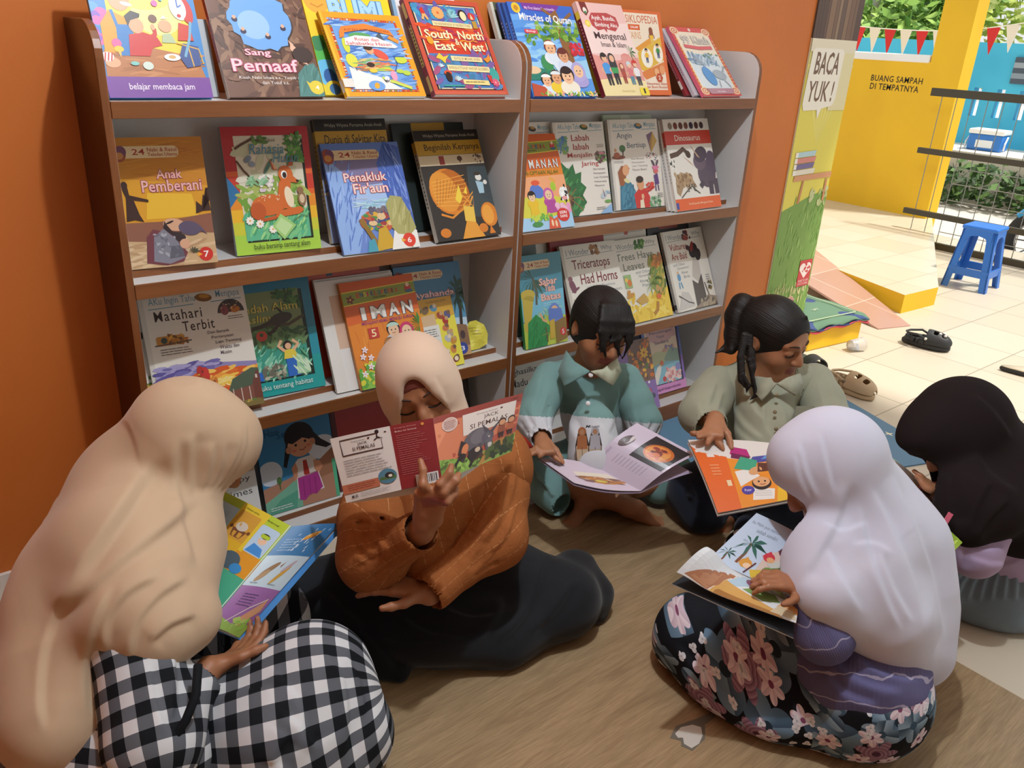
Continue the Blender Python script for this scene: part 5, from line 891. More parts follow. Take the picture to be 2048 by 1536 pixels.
# yellow block with mats
yb = empty('step_block', (3.79, 2.14, 0), (0, 0, -.1), 'low yellow concrete step block at the foot of the banner', 'step')
o = MB().box((0, 0, 0), (.44, .40, .118)).build('body', M_yellow, yb, .008)
def cloth_sheet(name, mat_, z, col, label, seed, dx):
    bm = bmesh.new(); bmesh.ops.create_grid(bm, x_segments=30, y_segments=24, size=.5); r = random.Random(seed); ph = r.uniform(0, 6)
    for v in bm.verts:
        x, y = v.co.x, v.co.y; e = max(abs(x), abs(y))
        v.co = Vector((x*.50, y*.46, .004*math.sin(x*9+ph)+.003*math.sin(y*11+ph)-.016*max(0, -y-.40)/.1*(1+.7*math.sin(x*14+ph))))
    me = bpy.data.meshes.new(name); bm.to_mesh(me); bm.free(); o = link(name, me, [col], None, True)
    s = o.modifiers.new('thickness', 'SOLIDIFY'); s.thickness = .006
    o.location = (4.03+dx, 2.325, z); o.rotation_euler = (0, 0, -.1); return tag(o, label, 'mat', 'doormats stacked on the yellow step')
cloth_sheet('doormat', None, .130, M('#c84a58', .9), 'red doormat lowest of the three on the yellow step', 1, .004)
cloth_sheet('doormat', None, .139, M('#3a4a78', .9), 'dark blue doormat in the middle of the stack on the yellow step', 2, -.003)
g = cloth_sheet('doormat', None, .148, M('#5f7f66', .9), 'green doormat with pale line border on top of the yellow step', 3, .0)
mb = MB()
for a, b in (((-.2, -.17), (.2, -.17)), ((.2, -.17), (.2, .17)), ((.2, .17), (-.2, .17)), ((-.2, .17), (-.2, -.17))):
    mb.box((min(a[0], b[0])-.003, min(a[1], b[1])-.003, .0045), (max(a[0], b[0])+.003, max(a[1], b[1])+.003, .0075))
mb.build('printed_border', M('#b8c8a0', .9), g)
V, Fc, bb = text_mesh('LIFT', .01); bm = bmesh.new(); q = [bm.verts.new((-.02+x*.03, -.06+y*.03, .008)) for x, y in V]
for f in Fc: bm.faces.new([q[i] for i in f])
me = bpy.data.meshes.new('printed_word'); bm.to_mesh(me); bm.free(); link('printed_word', me, [M('#c8d4b8', .9)], g)
# yellow wall with an open window
YX, YY = 7.58, 3.40
mb = MB(); mb.box((YX, YY, 0), (YX+.2, 6.5, 1.42)); mb.box((YX, YY, 1.42), (YX+.2, 3.68, 3.2)); mb.box((YX, 4.9, 1.42), (YX+.2, 6.5, 3.2)); mb.box((YX, 3.68, 2.5), (YX+.2, 4.9, 3.2))
tag(mb.build('wall_right', M_yellow), None, None, None, 'structure')
slab('window_1', (YX-.01, 3.69, 1.41), (YX+.21, 4.9, 1.475), M('#f4f2ee', .6), bevel=.01)
for txt, z, y0, y1, h in (('BUANG SAMPAH', 1.235, 4.19, 3.71, .052), ('DI TEMPATNYA', 1.165, 4.185, 3.73, .052)):
    V, Fc, (a, b, c, d) = text_mesh(txt, .012, 0, 1.1); bm = bmesh.new(); q = [bm.verts.new((YX-.0015, y0+(x-a)/(c-a)*(y1-y0), z+(y-b)/(d-b)*h)) for x, y in V]
    for f in Fc: bm.faces.new([q[i] for i in f])
    me = bpy.data.meshes.new('painted_lettering'); bm.to_mesh(me); bm.free(); tag(link('painted_lettering', me, [M('#2c261a', .7)]), 'dark stencilled words BUANG SAMPAH on the yellow wall' if 'BU' in txt else 'dark stencilled words DI TEMPATNYA on the yellow wall', 'lettering', None)
# railing
ra = empty('railing', (7.0, 3.0, 0), None, 'dark metal railing with wire mesh along the veranda edge', 'railing')
M_rail = M('#4a4436', .5, .3); M_wire = M('#8a8a84', .4, .6)
for z, h in ((1.205, .03), (.753, .022), (.262, .022), (.02, .03)):
    MB().box((-.02, -5.0, z-h), (.02, .33, z+h)).build('rail', M_rail, ra)
for y in (-2.2, -4.4): MB().box((-.025, y-.025, 0), (.025, y+.025, 1.22)).build('post', M_rail, ra)
mb = MB()
for i in range(42): mb.tube([(0, .24-.118*i, .02), (0, .24-.118*i, 1.2)], .0035, 5)
for z in (.14, .40, .53, .65): mb.tube([(.004, 0, z), (.004, -4.95, z)], .0035, 5)
mb.build('wire_mesh', M_wire, ra)
# stool
st = empty('stool', (6.03, 2.29, 0), (0, 0, math.radians(5)), 'blue plastic stool standing on the bright veranda floor', 'stool')
M_blue = M('#2f74d0', .35)
st.scale = (.88, .88, .93)
mb = MB(); mb.box((-.13, -.13, .43), (.13, .13, .46)); mb.build('seat', M_blue, st, .012)
for sx in (-1, 1):
    for sy in (-1, 1):
        mb = MB(); p0 = Vector((sx*.115, sy*.115, .44)); p1 = Vector((sx*.165, sy*.165, 0))
        for k in range(2):
            d = Vector((-sx*.05, 0, 0)) if k == 0 else Vector((0, -sy*.05, 0)); n = Vector((0, -sy*.012, 0)) if k == 0 else Vector((-sx*.012, 0, 0))
            q = [p0, p0+d*1.2, p1+d, p1]; A_ = [mb.bm.verts.new(v) for v in q]; B_ = [mb.bm.verts.new(v+n) for v in q]
            mb.bm.faces.new(A_); mb.bm.faces.new(B_[::-1])
            for i in range(4): mb.bm.faces.new((A_[i], B_[i], B_[(i+1) % 4], A_[(i+1) % 4]))
        mb.build('leg', M_blue, st)
for k in range(4):
    a = k*math.pi/2; Rm = Matrix.Rotation(a, 4, 'Z'); mb = MB()
    mb.box((-.145, -.150, .10), (.145, -.140, .155), mat=Rm); mb.build('brace', M_blue, st)
    mb = MB(); P = [(-.1, .44), (-.1, .3), (-.085, .35), (-.05, .385), (0, .395), (.05, .385), (.085, .35), (.1, .3), (.1, .44)]
    mb.prism(P, lambda p: Rm @ Vector((p[0], -.126-.02*(.44-p[1]), p[1])), lambda p: Rm @ Vector((p[0], -.116-.02*(.44-p[1]), p[1]))); mb.build('arch', M_blue, st)
# ledge, turquoise wall, hedge
slab('trim_2', (11.1, -4, -.4), (13.6, 12, .40), M('#dcd8ce', .8))
mb = MB()
slots = [5.20, 4.90, 4.62, 4.34, 4.06, 3.78]
ys = [12.0]
for c_ in slots: ys += [c_+.05, c_-.05]
ys += [-4.0]
for i in range(0, len(ys), 2): mb.box((12.2, ys[i+1], .4), (12.35, ys[i], 1.68))
for i in range(1, len(ys)-1, 2): mb.box((12.2, ys[i+1], .4), (12.35, ys[i], .76)); mb.box((12.2, ys[i+1], 1.12), (12.35, ys[i], 1.68))
tag(mb.build('wall_turquoise', M_turq), None, None, None, 'structure')
sg = empty('sign_board', (12.19, 4.66, 1.36), None, 'striped dark sign on the turquoise wall', 'sign')
for k, c_ in enumerate(('#4a5868', '#8a98a4', '#4a5868', '#9aa6b0', '#4a5868')): MB().box((-.02, -.3, -.16+.064*k), (0, .16, -.16+.064*(k+1))).build('stripe', M(c_, .6), sg)
cb = empty('cooler_box', (11.6, 4.66, .40), (0, 0, .1), 'blue cooler box with white lid on the ledge by the turquoise wall', 'cooler')
MB().box((-.15, -.2, 0), (.15, .2, .2)).build('body', M('#2f78cc', .4), cb, .02); MB().box((-.16, -.21, .2), (.16, .21, .26)).build('lid', M('#eef0f0', .4), cb, .015); MB().box((-.155, -.1, .04), (-.149, .1, .13)).build('sticker', M('#e4eaf0', .5), cb)
mb = MB(); mb.tube([(0, -.22, .18), (-.1, -.23, .1), (-.1, -.23, .02)], .012, 6); mb.tube([(0, .22, .18), (-.1, .23, .1), (-.1, .23, .02)], .012, 6); mb.build('handle', M('#e4e8ea', .4), cb)
def leaf_cloud(bm, c, r, n, s, rng, mi=1):
    for i in range(n):
        d = Vector((rng.gauss(0, 1), rng.gauss(0, 1), rng.gauss(0, 1))).normalized()*rng.uniform(.55, 1.0)
        p = Vector(c)+Vector((d.x*r[0], d.y*r[1], d.z*r[2])); a = Vector((rng.gauss(0, 1), rng.gauss(0, 1), rng.gauss(0, .6))).normalized(); b = a.orthogonal().normalized(); q = s*rng.uniform(.6, 1.3)
        f = bm.faces.new([bm.verts.new(p-a*q), bm.verts.new(p+b*q*.45), bm.verts.new(p+a*q), bm.verts.new(p-b*q*.45)]); f.material_index = rng.choice((0, 1, 2)) if mi else 0
LF = [M('#88b048', .6), M('#a8c860', .6), M('#6a943a', .6)]; LY = [M('#ccd86a', .6), M('#dfe490', .6), M('#a8c054', .6)]; LH = [M('#3f5e2c', .6), M('#587a38', .6), M('#2f4a22', .6)]
rng = random.Random(11)
bm = bmesh.new()
for i in range(26): leaf_cloud(bm, (10.85+rng.uniform(-.1, .1), 7.2-.3*i, .05+rng.uniform(-.05, .05)), (.25, .3, .28), 110, .07, rng)
me = bpy.data.meshes.new('hedge'); bm.to_mesh(me); bm.free(); tag(link('hedge', me, LH), 'dark green hedge below the ledge behind the railing', 'hedge', None, None)
for i, (x, y, h, sp, lf, label) in enumerate(((14.2, 7.9, 2.6, 1.3, LF, 'tree with a pale trunk seen through the window in the yellow wall'), (15.5, 5.6, 2.8, 1.5, LY, 'yellow-green tree behind the turquoise wall at the veranda edge'), (16.0, 9.6, 3.0, 1.6, LY, 'pale leafy tree farthest to the window side behind the turquoise wall'), (15.2, 4.0, 2.4, 1.3, LF, 'green tree behind the turquoise wall at the picture edge'))):
    tr = empty('tree', (x, y, -.2), None, label, 'tree')
    mb = MB(); mb.tube([(0, 0, 0), (.05, .03, 1.2), (-.05, .1, h), (.1, 0, h+.8)], [.12, .1, .08, .04], 8); mb.build('trunk', M('#b8b0a0', .8), tr, smooth=True)
    bm = bmesh.new()
    for k in range(9): leaf_cloud(bm, (rng.uniform(-sp, sp)*.6, rng.uniform(-sp, sp)*.8, h+rng.uniform(-1.0, 1.0)), (sp*.5, sp*.6, sp*.42), 200, .13, rng)
    me = bpy.data.meshes.new('foliage'); bm.to_mesh(me); bm.free(); link('foliage', me, lf, tr)
# bunting
bu = empty('bunting', (9.9, 5.0, 1.75), None, 'string of red and white pennant flags hung across the yard', 'bunting')
def sag(y): return -.02+.09*((y-5.0)/1.0)**2*(.5 if y > 5 else 1.0)
ysb = [6.4-.1*i for i in range(32)]
MB().tube([(0, y-5.0, sag(y)) for y in ysb], .006, 5).build('string', M('#e8e6e0', .8), bu)
for i in range(16):
    y = 6.31-.19*i; mb = MB(); mb.prism([(y-5.0+.07, sag(y)), (y-5.0-.07, sag(y)), (y-5.0-.01, sag(y)-.27)], lambda p: Vector((-.002, p[0], p[1])), lambda p: Vector((.002+.03*(sag(y)-p[1]), p[0], p[1])))
    mb.build('pennant', M('#d8323a' if i % 2 else '#f0eeea', .7), bu)
# motorcycle behind the railing (front wheel shows)
mo = empty('motorcycle', (7.75, 2.48, -.22), (0, 0, .15), 'motorcycle with black front tyre parked beyond the railing at the picture edge', 'motorcycle')
def ring(r, rr_, seg=36, seg2=10):
    bm = bmesh.new(); vs_ = []
    for i in range(seg):
        a = 2*math.pi*i/seg; vs_.append([bm.verts.new((math.cos(2*math.pi*j/seg2)*rr_*.8, math.cos(a)*(r+rr_*math.sin(2*math.pi*j/seg2)), math.sin(a)*(r+rr_*math.sin(2*math.pi*j/seg2)))) for j in range(seg2)])
    for i in range(seg):
        for j in range(seg2): bm.faces.new((vs_[i][j], vs_[(i+1) % seg][j], vs_[(i+1) % seg][(j+1) % seg2], vs_[i][(j+1) % seg2]))
    return bm
def wheel(y):
    bm = ring(.25, .045); me = bpy.data.meshes.new('tyre'); bm.to_mesh(me); bm.free(); o = link('tyre', me, [M('#2a2a2c', .7)], mo, True); o.location = (0, y, .295)
    bm = ring(.205, .012); me = bpy.data.meshes.new('rim'); bm.to_mesh(me); bm.free(); o = link('rim', me, [M('#9a9aa0', .3, .8)], mo, True); o.location = (0, y, .295)
    mb = MB()
    for k in range(10): a = 2*math.pi*k/10; mb.tube([(0, math.cos(a)*.03, math.sin(a)*.03), (0, math.cos(a)*.2, math.sin(a)*.2)], .007, 5)
    mb.sphere((0, 0, 0), (.04, .045, .045)); mb.build('spokes', M('#7a7a80', .3, .7), mo).location = (0, y, .295)
wheel(0); wheel(-1.22)
MB().tube([(-.05, 0, .295), (-.05, -.22, .86), (0, -.26, .98)], .022, 8).build('fork', M('#6a6a70', .3, .7), mo)
MB().tube([(0, .22, .48), (0, .1, .6), (0, -.1, .63), (0, -.28, .5)], [.03, .05, .05, .03], 8).build('fender', M('#3a9ad0', .35), mo)
mb = MB(); mb.box((-.1, -1.3, .62), (.1, -.5, .74)); mb.build('seat', M('#2a2a2c', .7), mo, .04); mb = MB(); mb.box((-.12, -1.1, .3), (.12, -.3, .62)); mb.build('body', M('#3a9ad0', .35), mo, .08)
MB().tube([(-.32, -.3, 1.0), (0, -.28, 1.02), (.32, -.3, 1.0)], .015, 8).build('handlebar', M('#33343a', .4), mo)
# ================================================================== shoes, cup, play mat
def lofted(name, rings, mats, parent, mi=None, cap=True, sub=1):
    """rings: list of closed loops (lists of Vectors)"""
    bm = bmesh.new(); R_ = [[bm.verts.new(p) for p in r] for r in rings]; n = len(rings[0])
    for a, b in zip(R_, R_[1:]):
        for k in range(n): bm.faces.new((a[k], a[(k+1) % n], b[(k+1) % n], b[k]))
    if cap: bm.faces.new(R_[0][::-1]); bm.faces.new(R_[-1])
    bmesh.ops.recalc_face_normals(bm, faces=bm.faces)
    me = bpy.data.meshes.new(name); bm.to_mesh(me); bm.free(); o = link(name, me, mats, parent, True)
    if sub: s = o.modifiers.new('subd', 'SUBSURF'); s.levels = sub; s.render_levels = sub
    return o
def sole_outline(L, Wd, n=28):
    P = []
    for i in range(n):
        a = 2*math.pi*i/n; y = -math.cos(a); w_ = Wd/2*(1.0+.18*math.sin(y*1.5+.2)-.1*(y < -.3)) ; P.append((math.sin(a)*w_*(1-.1*abs(y)**3), y*L/2))
    return P
def clog(loc, rz, col, label, L=.235, flip=False, dark='#1c1c1e'):
    root = empty('clog', loc, (0, 0, rz), label, 'shoe', 'shoes left on the veranda floor')
    O = sole_outline(L, .095)
    lofted('sole', [[Vector((x*q, y*q2, z)) for x, y in O] for q, q2, z in ((.9, .96, 0), (1.0, 1.0, .006), (1.02, 1.0, .028), (.96, .97, .034))], [M(col, .6)], root)
    lofted('footbed', [[Vector((x*q, y*.92, z)) for x, y in O] for q, z in ((.86, .033), (.84, .0365))], [M(dark, .7)], root, sub=0)
    # upper: toe dome from mid to front (front is +y)
    bm = bmesh.new(); rows = []
    N = 12; K = 11
    for i in range(N+1):
        u = i/N; y = -.01*L+u*(L*.5+.001*L); half = .050*math.sqrt(max(0.0, 1-(max(0, u-.35)/.66)**2.2))+.002; hh = .064*math.sqrt(max(0, 1-(u*.97)**2.4))+.004
        rows.append([bm.verts.new((math.cos(math.pi*j/(K-1))*half, y, .03+math.sin(math.pi*j/(K-1))**.8*hh)) for j in range(K)])
    for i in range(N):
        for j in range(K-1):
            if i in (3, 4, 7, 8) and j in (3, 4, 6): continue     # vent holes
            bm.faces.new((rows[i][j], rows[i][j+1], rows[i+1][j+1], rows[i+1][j]))
    me = bpy.data.meshes.new('upper'); bm.to_mesh(me); bm.free(); o = link('upper', me, [M(col, .6)], root, True)
    s = o.modifiers.new('t', 'SOLIDIFY'); s.thickness = .005; s = o.modifiers.new('s', 'SUBSURF'); s.levels = s.render_levels = 1
    # side walls / heel
    mb = MB(); pts = []
    for k in range(15):
        a = math.radians(-12+204*k/14); pts.append(Vector((math.cos(a)*.046, -math.sin(a)*L*.43+.0*L, .045)))
    for p, q in zip(pts, pts[1:]):
        d = Vector((0, 0, .022)); n = Vector((p.x, p.y, 0)).normalized()*.005
        mb.quad([p-d, q-d, q+d*.4, p+d*.4])
    o = mb.build('side_wall', M(col, .6), root, smooth=True); s = o.modifiers.new('t', 'SOLIDIFY'); s.thickness = .006
    mb = MB(); mb.tube([Vector((.05, .0, .06)), Vector((.055, -.04, .075)), Vector((.03, -.095, .068)), Vector((0, -.108, .066)), Vector((-.03, -.095, .068)), Vector((-.055, -.04, .075)), Vector((-.05, 0, .06))], .006, 8); mb.build('strap', M(col, .6), root, smooth=True)
    mb = MB()
    for sx in (-1, 1): mb.sphere((sx*.052, 0, .06), .008, 10)
    mb.build('rivet', M('#d8d4cc' if dark == '#1c1c1e' else '#7a6a56', .5), root)
    return root
c1 = clog((4.45, 1.83, .001), math.radians(195), '#26282a', 'black rubber clog alone on the bright veranda floor', .25)
mb = MB()
for p in ((.012, .06, .09), (-.018, .075, .085), (.0, .085, .08)): mb.sphere(p, .009, 8)
mb.build('charm', M('#e0dcd4', .5), c1)
clog((3.49, 1.72, .001), math.radians(172), '#b39a78', 'tan rubber clog behind the girl with the ponytail', .27, dark='#8a7458')
def slipper(loc, rz, top, sole, label, strap=None):
    root = empty('slipper', loc, (0, 0, rz), label, 'shoe', 'shoes left on the veranda floor'); O = sole_outline(.24, .092)
    lofted('sole', [[Vector((x*q, y*q, z)) for x, y in O] for q, z in ((.95, 0), (1, .005), (1, .02), (.97, .024))], [M(sole, .7)], root)
    lofted('footbed', [[Vector((x*.93, y*.95, z)) for x, y in O] for z in (.0235, .027)], [M(top, .7)], root, sub=0)
    if strap:
        bm = bmesh.new(); rows = [[bm.verts.new((math.cos(math.pi*j/10)*.05, .02+.07*i/5, .02+math.sin(math.pi*j/10)*.045)) for j in range(11)] for i in range(6)]
        for i in range(5):
            for j in range(10): bm.faces.new((rows[i][j], rows[i][j+1], rows[i+1][j+1], rows[i+1][j]))
        me = bpy.data.meshes.new('strap'); bm.to_mesh(me); bm.free(); o = link('strap', me, [M(strap, .6)], root, True); s = o.modifiers.new('t', 'SOLIDIFY'); s.thickness = .005
    return root
slipper((4.50, 1.335, .001), math.radians(205), '#c8bba4', '#2a2826', 'beige slipper with dark sole at the picture edge')
slipper((3.62, 2.02, .001), math.radians(150), '#4a4a4a', '#3a3a3a', 'dark grey slipper below the yellow step', '#38383a')
# clear plastic cup lying down
t = NT('clear_plastic', .12); t.b.inputs['Transmission Weight'].default_value = .75; t.b.inputs['Base Color'].default_value = (.92, .93, .95, 1); t.b.inputs['IOR'].default_value = 1.15
cup = MB().lathe([(.001, 0), (.026, 0), (.027, .002), (.036, .085), (.0375, .087), (.0365, .087), (.026, .004), (.001, .003)]).build('plastic_cup', t.m, smooth=True)
cup.location = (4.00, 2.02, .036); cup.rotation_euler = (math.radians(92), math.radians(2), math.radians(75)); tag(cup, 'clear plastic cup lying on the floor beside the yellow step', 'cup')
# blue play mat
pm = empty('play_mat', (3.40, 1.735, 0.0005), (0, 0, math.radians(-108.5)), 'thin blue play mat with peach cartoon shapes, under the ponytailed girl\'s side', 'mat')
W, H = .66, 1.05
bm = bmesh.new(); A = Art(W, H, bm, [], rough=.6); A.z = .0052
A.r('#5f86a4', 0, 0, 1, 1); A.e('#e0c8ae', .50, .72, .20, .16, 10); A.e('#8ab0a0', .9, .6, .3, .3); A.e('#e0c8ae', .3, .82, .12, .06); A.e('#d8b88a', .05, .85, .14, .1); A.e('#7aa090', .6, .3, .3, .25); A.e('#e8d4b8', .2, .4, .2, .2)
A.outline('#f0ece0', .006, .33, .62, .67, .82)
for u, v in ((.12, .7), (.62, .93), (.75, .8), (.86, .93), (.4, .5), (.8, .4)): A.p('#f4ecd0', u-.03, v, u, v+.006, u+.006, v+.025, u+.012, v+.006, u+.04, v, u+.012, v-.006, u+.006, v-.025, u, v-.006)
A.line('#6a5a4a', .01, .44, .74, .47, .745); A.line('#6a5a4a', .01, .55, .76, .58, .765); A.line('#a8584a', .01, .48, .69, .52, .685, .55, .70)
for v in bm.verts: v.co.y -= H
me = bpy.data.meshes.new('printed_top'); bm.to_mesh(me); bm.free(); link('printed_top', me, A.mats, pm)
MB().box((0, -H, 0), (W, 0, .0045)).build('pad', M('#4a6a86', .7), pm)
# ================================================================== soft bodies: distance fields turned into one continuous skin
class Field:
    def __init__(s, lo, hi, h=0.005):
        s.lo = np.array(lo, float); s.h = h; s.n = np.maximum(4, np.ceil((np.array(hi, float)-s.lo)/h).astype(int)+1)
        s.D = np.full(s.n, 0.3, np.float32)
    def box(s, lo, hi):
        a = np.clip(np.floor((np.array(lo)-s.lo)/s.h).astype(int), 0, s.n); b = np.clip(np.ceil((np.array(hi)-s.lo)/s.h).astype(int)+1, 0, s.n)
        if np.any(b <= a): return None
        sl = tuple(slice(i, j) for i, j in zip(a, b))
        ax = [(s.lo[i]+s.h*np.arange(a[i], b[i])).astype(np.float32) for i in range(3)]
        return sl, ax[0][:, None, None], ax[1][None, :, None], ax[2][None, None, :]
    def put(s, sl, d, k, op):
        A = s.D[sl]
        if op == 'u': m = np.minimum(A, d); q = np.maximum(k-np.abs(A-d), 0)/k if k > 0 else 0; s.D[sl] = m-q*q*k*.25 if k > 0 else m
        elif op == 's':
            d = -d; m = np.maximum(A, d); q = np.maximum(k-np.abs(A-d), 0)/k if k > 0 else 0; s.D[sl] = m+q*q*k*.25 if k > 0 else m
        elif op == 'i': s.D[sl] = np.maximum(A, d)
    def cap(s, a, b, ra, rb=None, k=0.02, op='u', sq=None):
        """round cone from a to b; sq=(normal, factor) flattens it along normal"""
        rb = ra if rb is None else rb; a = np.array(a, float); b = np.array(b, float); m = max(ra, rb)+k+2*s.h
        g = s.box(np.minimum(a, b)-m, np.maximum(a, b)+m)
        if g is None: return s
        sl, X, Y, Z = g; px, py, pz = X-a[0], Y-a[1], Z-a[2]; ba = b-a; L = float(ba@ba) or 1e-9
        t = np.clip((px*ba[0]+py*ba[1]+pz*ba[2])/L, 0, 1)
        dx, dy, dz = px-t*ba[0], py-t*ba[1], pz-t*ba[2]; sc = 1.0
        if sq is not None:
            n = np.array(sq[0], float); n /= np.linalg.norm(n); dn = dx*n[0]+dy*n[1]+dz*n[2]; e = sq[1]-1; dx = dx+n[0]*dn*e; dy = dy+n[1]*dn*e; dz = dz+n[2]*dn*e
        d = np.sqrt(dx*dx+dy*dy+dz*dz)-(ra+(rb-ra)*t)
        s.put(sl, d.astype(np.float32), k, op); return s
    def chain(s, P, R, k=0.02, op='u', sq=None):
        R = R if isinstance(R, (list, tuple)) else [R]*len(P)
        for i in range(len(P)-1): s.cap(P[i], P[i+1], R[i], R[i+1], k, op, sq)
        return s
    def ell(s, c, r, ax=None, k=0.02, op='u'):
        """ellipsoid; ax = 3 orthonormal axes as rows"""
        c = np.array(c, float); r = np.array(r, float); m = r.max()+k+2*s.h; g = s.box(c-m, c+m)
        if g is None: return s
        sl, X, Y, Z = g; px, py, pz = X-c[0], Y-c[1], Z-c[2]
        if ax is not None:
            ax = np.array(ax, float); q = [px*a[0]+py*a[1]+pz*a[2] for a in ax]
        else: q = [px, py, pz]
        k0 = np.sqrt(sum((q[i]/r[i])**2 for i in range(3))); k1 = np.sqrt(sum((q[i]/r[i]**2)**2 for i in range(3)))
        d = k0*(k0-1)/np.maximum(k1, 1e-6); s.put(sl, d.astype(np.float32), k, op); return s
    def plane(s, p, n, k=0.004, op='i'):
        """keep what lies behind the plane (opposite to n)"""
        n = np.array(n, float); n /= np.linalg.norm(n); g = s.box(s.lo, s.lo+s.h*s.n); sl, X, Y, Z = g
        d = ((X-p[0])*n[0]+(Y-p[1])*n[1]+(Z-p[2])*n[2]).astype(np.float32); s.put(sl, d, k, 'i'); return s
    def warp(s, fn):
        g = s.box(s.lo, s.lo+s.h*s.n); sl, X, Y, Z = g; s.D += fn(X, Y, Z).astype(np.float32); return s
    def folds(s, curves, r=0.008, k=0.012, op='u'):
        for c in curves: s.chain(c, [r*(.35 if i in (0, len(c)-1) else 1.0) for i in range(len(c))], k, op)
        return s
    def mesh(s, smooth=1):
        D, h = s.D, s.h; nx, ny, nz = D.shape
        D[0], D[-1], D[:, 0], D[:, -1], D[:, :, 0], D[:, :, -1] = (np.abs(D[0])+h, np.abs(D[-1])+h, np.abs(D[:, 0])+h, np.abs(D[:, -1])+h, np.abs(D[:, :, 0])+h, np.abs(D[:, :, -1])+h)
        I = D < 0; c = np.zeros((nx-1, ny-1, nz-1), np.uint8)
        for i in (0, 1):
            for j in (0, 1):
                for k in (0, 1): c += I[i:nx-1+i, j:ny-1+j, k:nz-1+k]
        act = (c > 0) & (c < 8); idx = np.argwhere(act); ids = np.full(act.shape, -1, np.int32); ids[act] = np.arange(len(idx))
        corner = [(i, j, k) for i in (0, 1) for j in (0, 1) for k in (0, 1)]; v = [D[idx[:, 0]+i, idx[:, 1]+j, idx[:, 2]+k] for i, j, k in corner]
        acc = np.zeros((len(idx), 3)); cnt = np.zeros(len(idx))
        for a in range(8):
            for b in range(a+1, 8):
                ca, cb = np.array(corner[a]), np.array(corner[b])
                if np.abs(ca-cb).sum() != 1: continue
                m = (v[a] < 0) != (v[b] < 0); t = np.where(m, v[a]/np.where(m, v[a]-v[b], 1), 0); acc += m[:, None]*(ca+t[:, None]*(cb-ca)); cnt += m
        V = (idx+acc/np.maximum(cnt, 1)[:, None])*h+s.lo
        Q = []
        for ax in range(3):
            o = [i for i in range(3) if i != ax]
            A = [slice(1, -1)]*3; Bs = [slice(1, -1)]*3; A[ax] = slice(0, -1); Bs[ax] = slice(1, None)
            P, N = I[tuple(A)], I[tuple(Bs)]; m = np.argwhere(P != N)
            if not len(m): continue
            sign = P[m[:, 0], m[:, 1], m[:, 2]]; cell = m.copy(); cell[:, o[0]] += 1; cell[:, o[1]] += 1
            def q(d0, d1):
                e = cell.copy(); e[:, o[0]] += d0; e[:, o[1]] += d1; return ids[e[:, 0], e[:, 1], e[:, 2]]
            F_ = np.stack([q(-1, -1), q(0, -1), q(0, 0), q(-1, 0)], 1)
            flip = sign if ax != 1 else ~sign
            F_[~flip] = F_[~flip][:, ::-1]; Q.append(F_)
        Q = np.concatenate(Q); Q = Q[(Q >= 0).all(1)]
        for _ in range(smooth):
            sm = np.zeros_like(V); ct = np.zeros(len(V))
            for a in range(4):
                for b in (1, 3): np.add.at(sm, Q[:, a], V[Q[:, (a+b) % 4]]); np.add.at(ct, Q[:, a], 1)
            V = V*.45+.55*sm/np.maximum(ct, 1)[:, None]
        return V, Q
def np_mesh(name, V, Q):
    me = bpy.data.meshes.new(name); me.vertices.add(len(V)); me.vertices.foreach_set('co', V.astype(np.float32).ravel())
    me.loops.add(Q.size); me.loops.foreach_set('vertex_index', Q.astype(np.int32).ravel()); me.polygons.add(len(Q))
    me.polygons.foreach_set('loop_start', np.arange(0, Q.size, 4, dtype=np.int32)); me.update(calc_edges=True); me.validate(); return me
def largest(V, Q):
    """keep the biggest connected piece"""
    p = np.arange(len(V))
    while True:
        m = p[Q].min(1); q = p.copy(); np.minimum.at(q, Q.ravel(), np.repeat(m, 4)); q = q[q]
        if (q == p).all(): break
        p = q
    b = np.bincount(p).argmax(); keep = p == b; nid = np.cumsum(keep)-1; Q = Q[keep[Q].all(1)]; return V[keep], nid[Q]
def vnormals(V, Q):
    n = np.cross(V[Q[:, 2]]-V[Q[:, 0]], V[Q[:, 3]]-V[Q[:, 1]]); N = np.zeros_like(V)
    for i in range(4): np.add.at(N, Q[:, i], n)
    return N/np.maximum(np.linalg.norm(N, axis=1), 1e-12)[:, None]
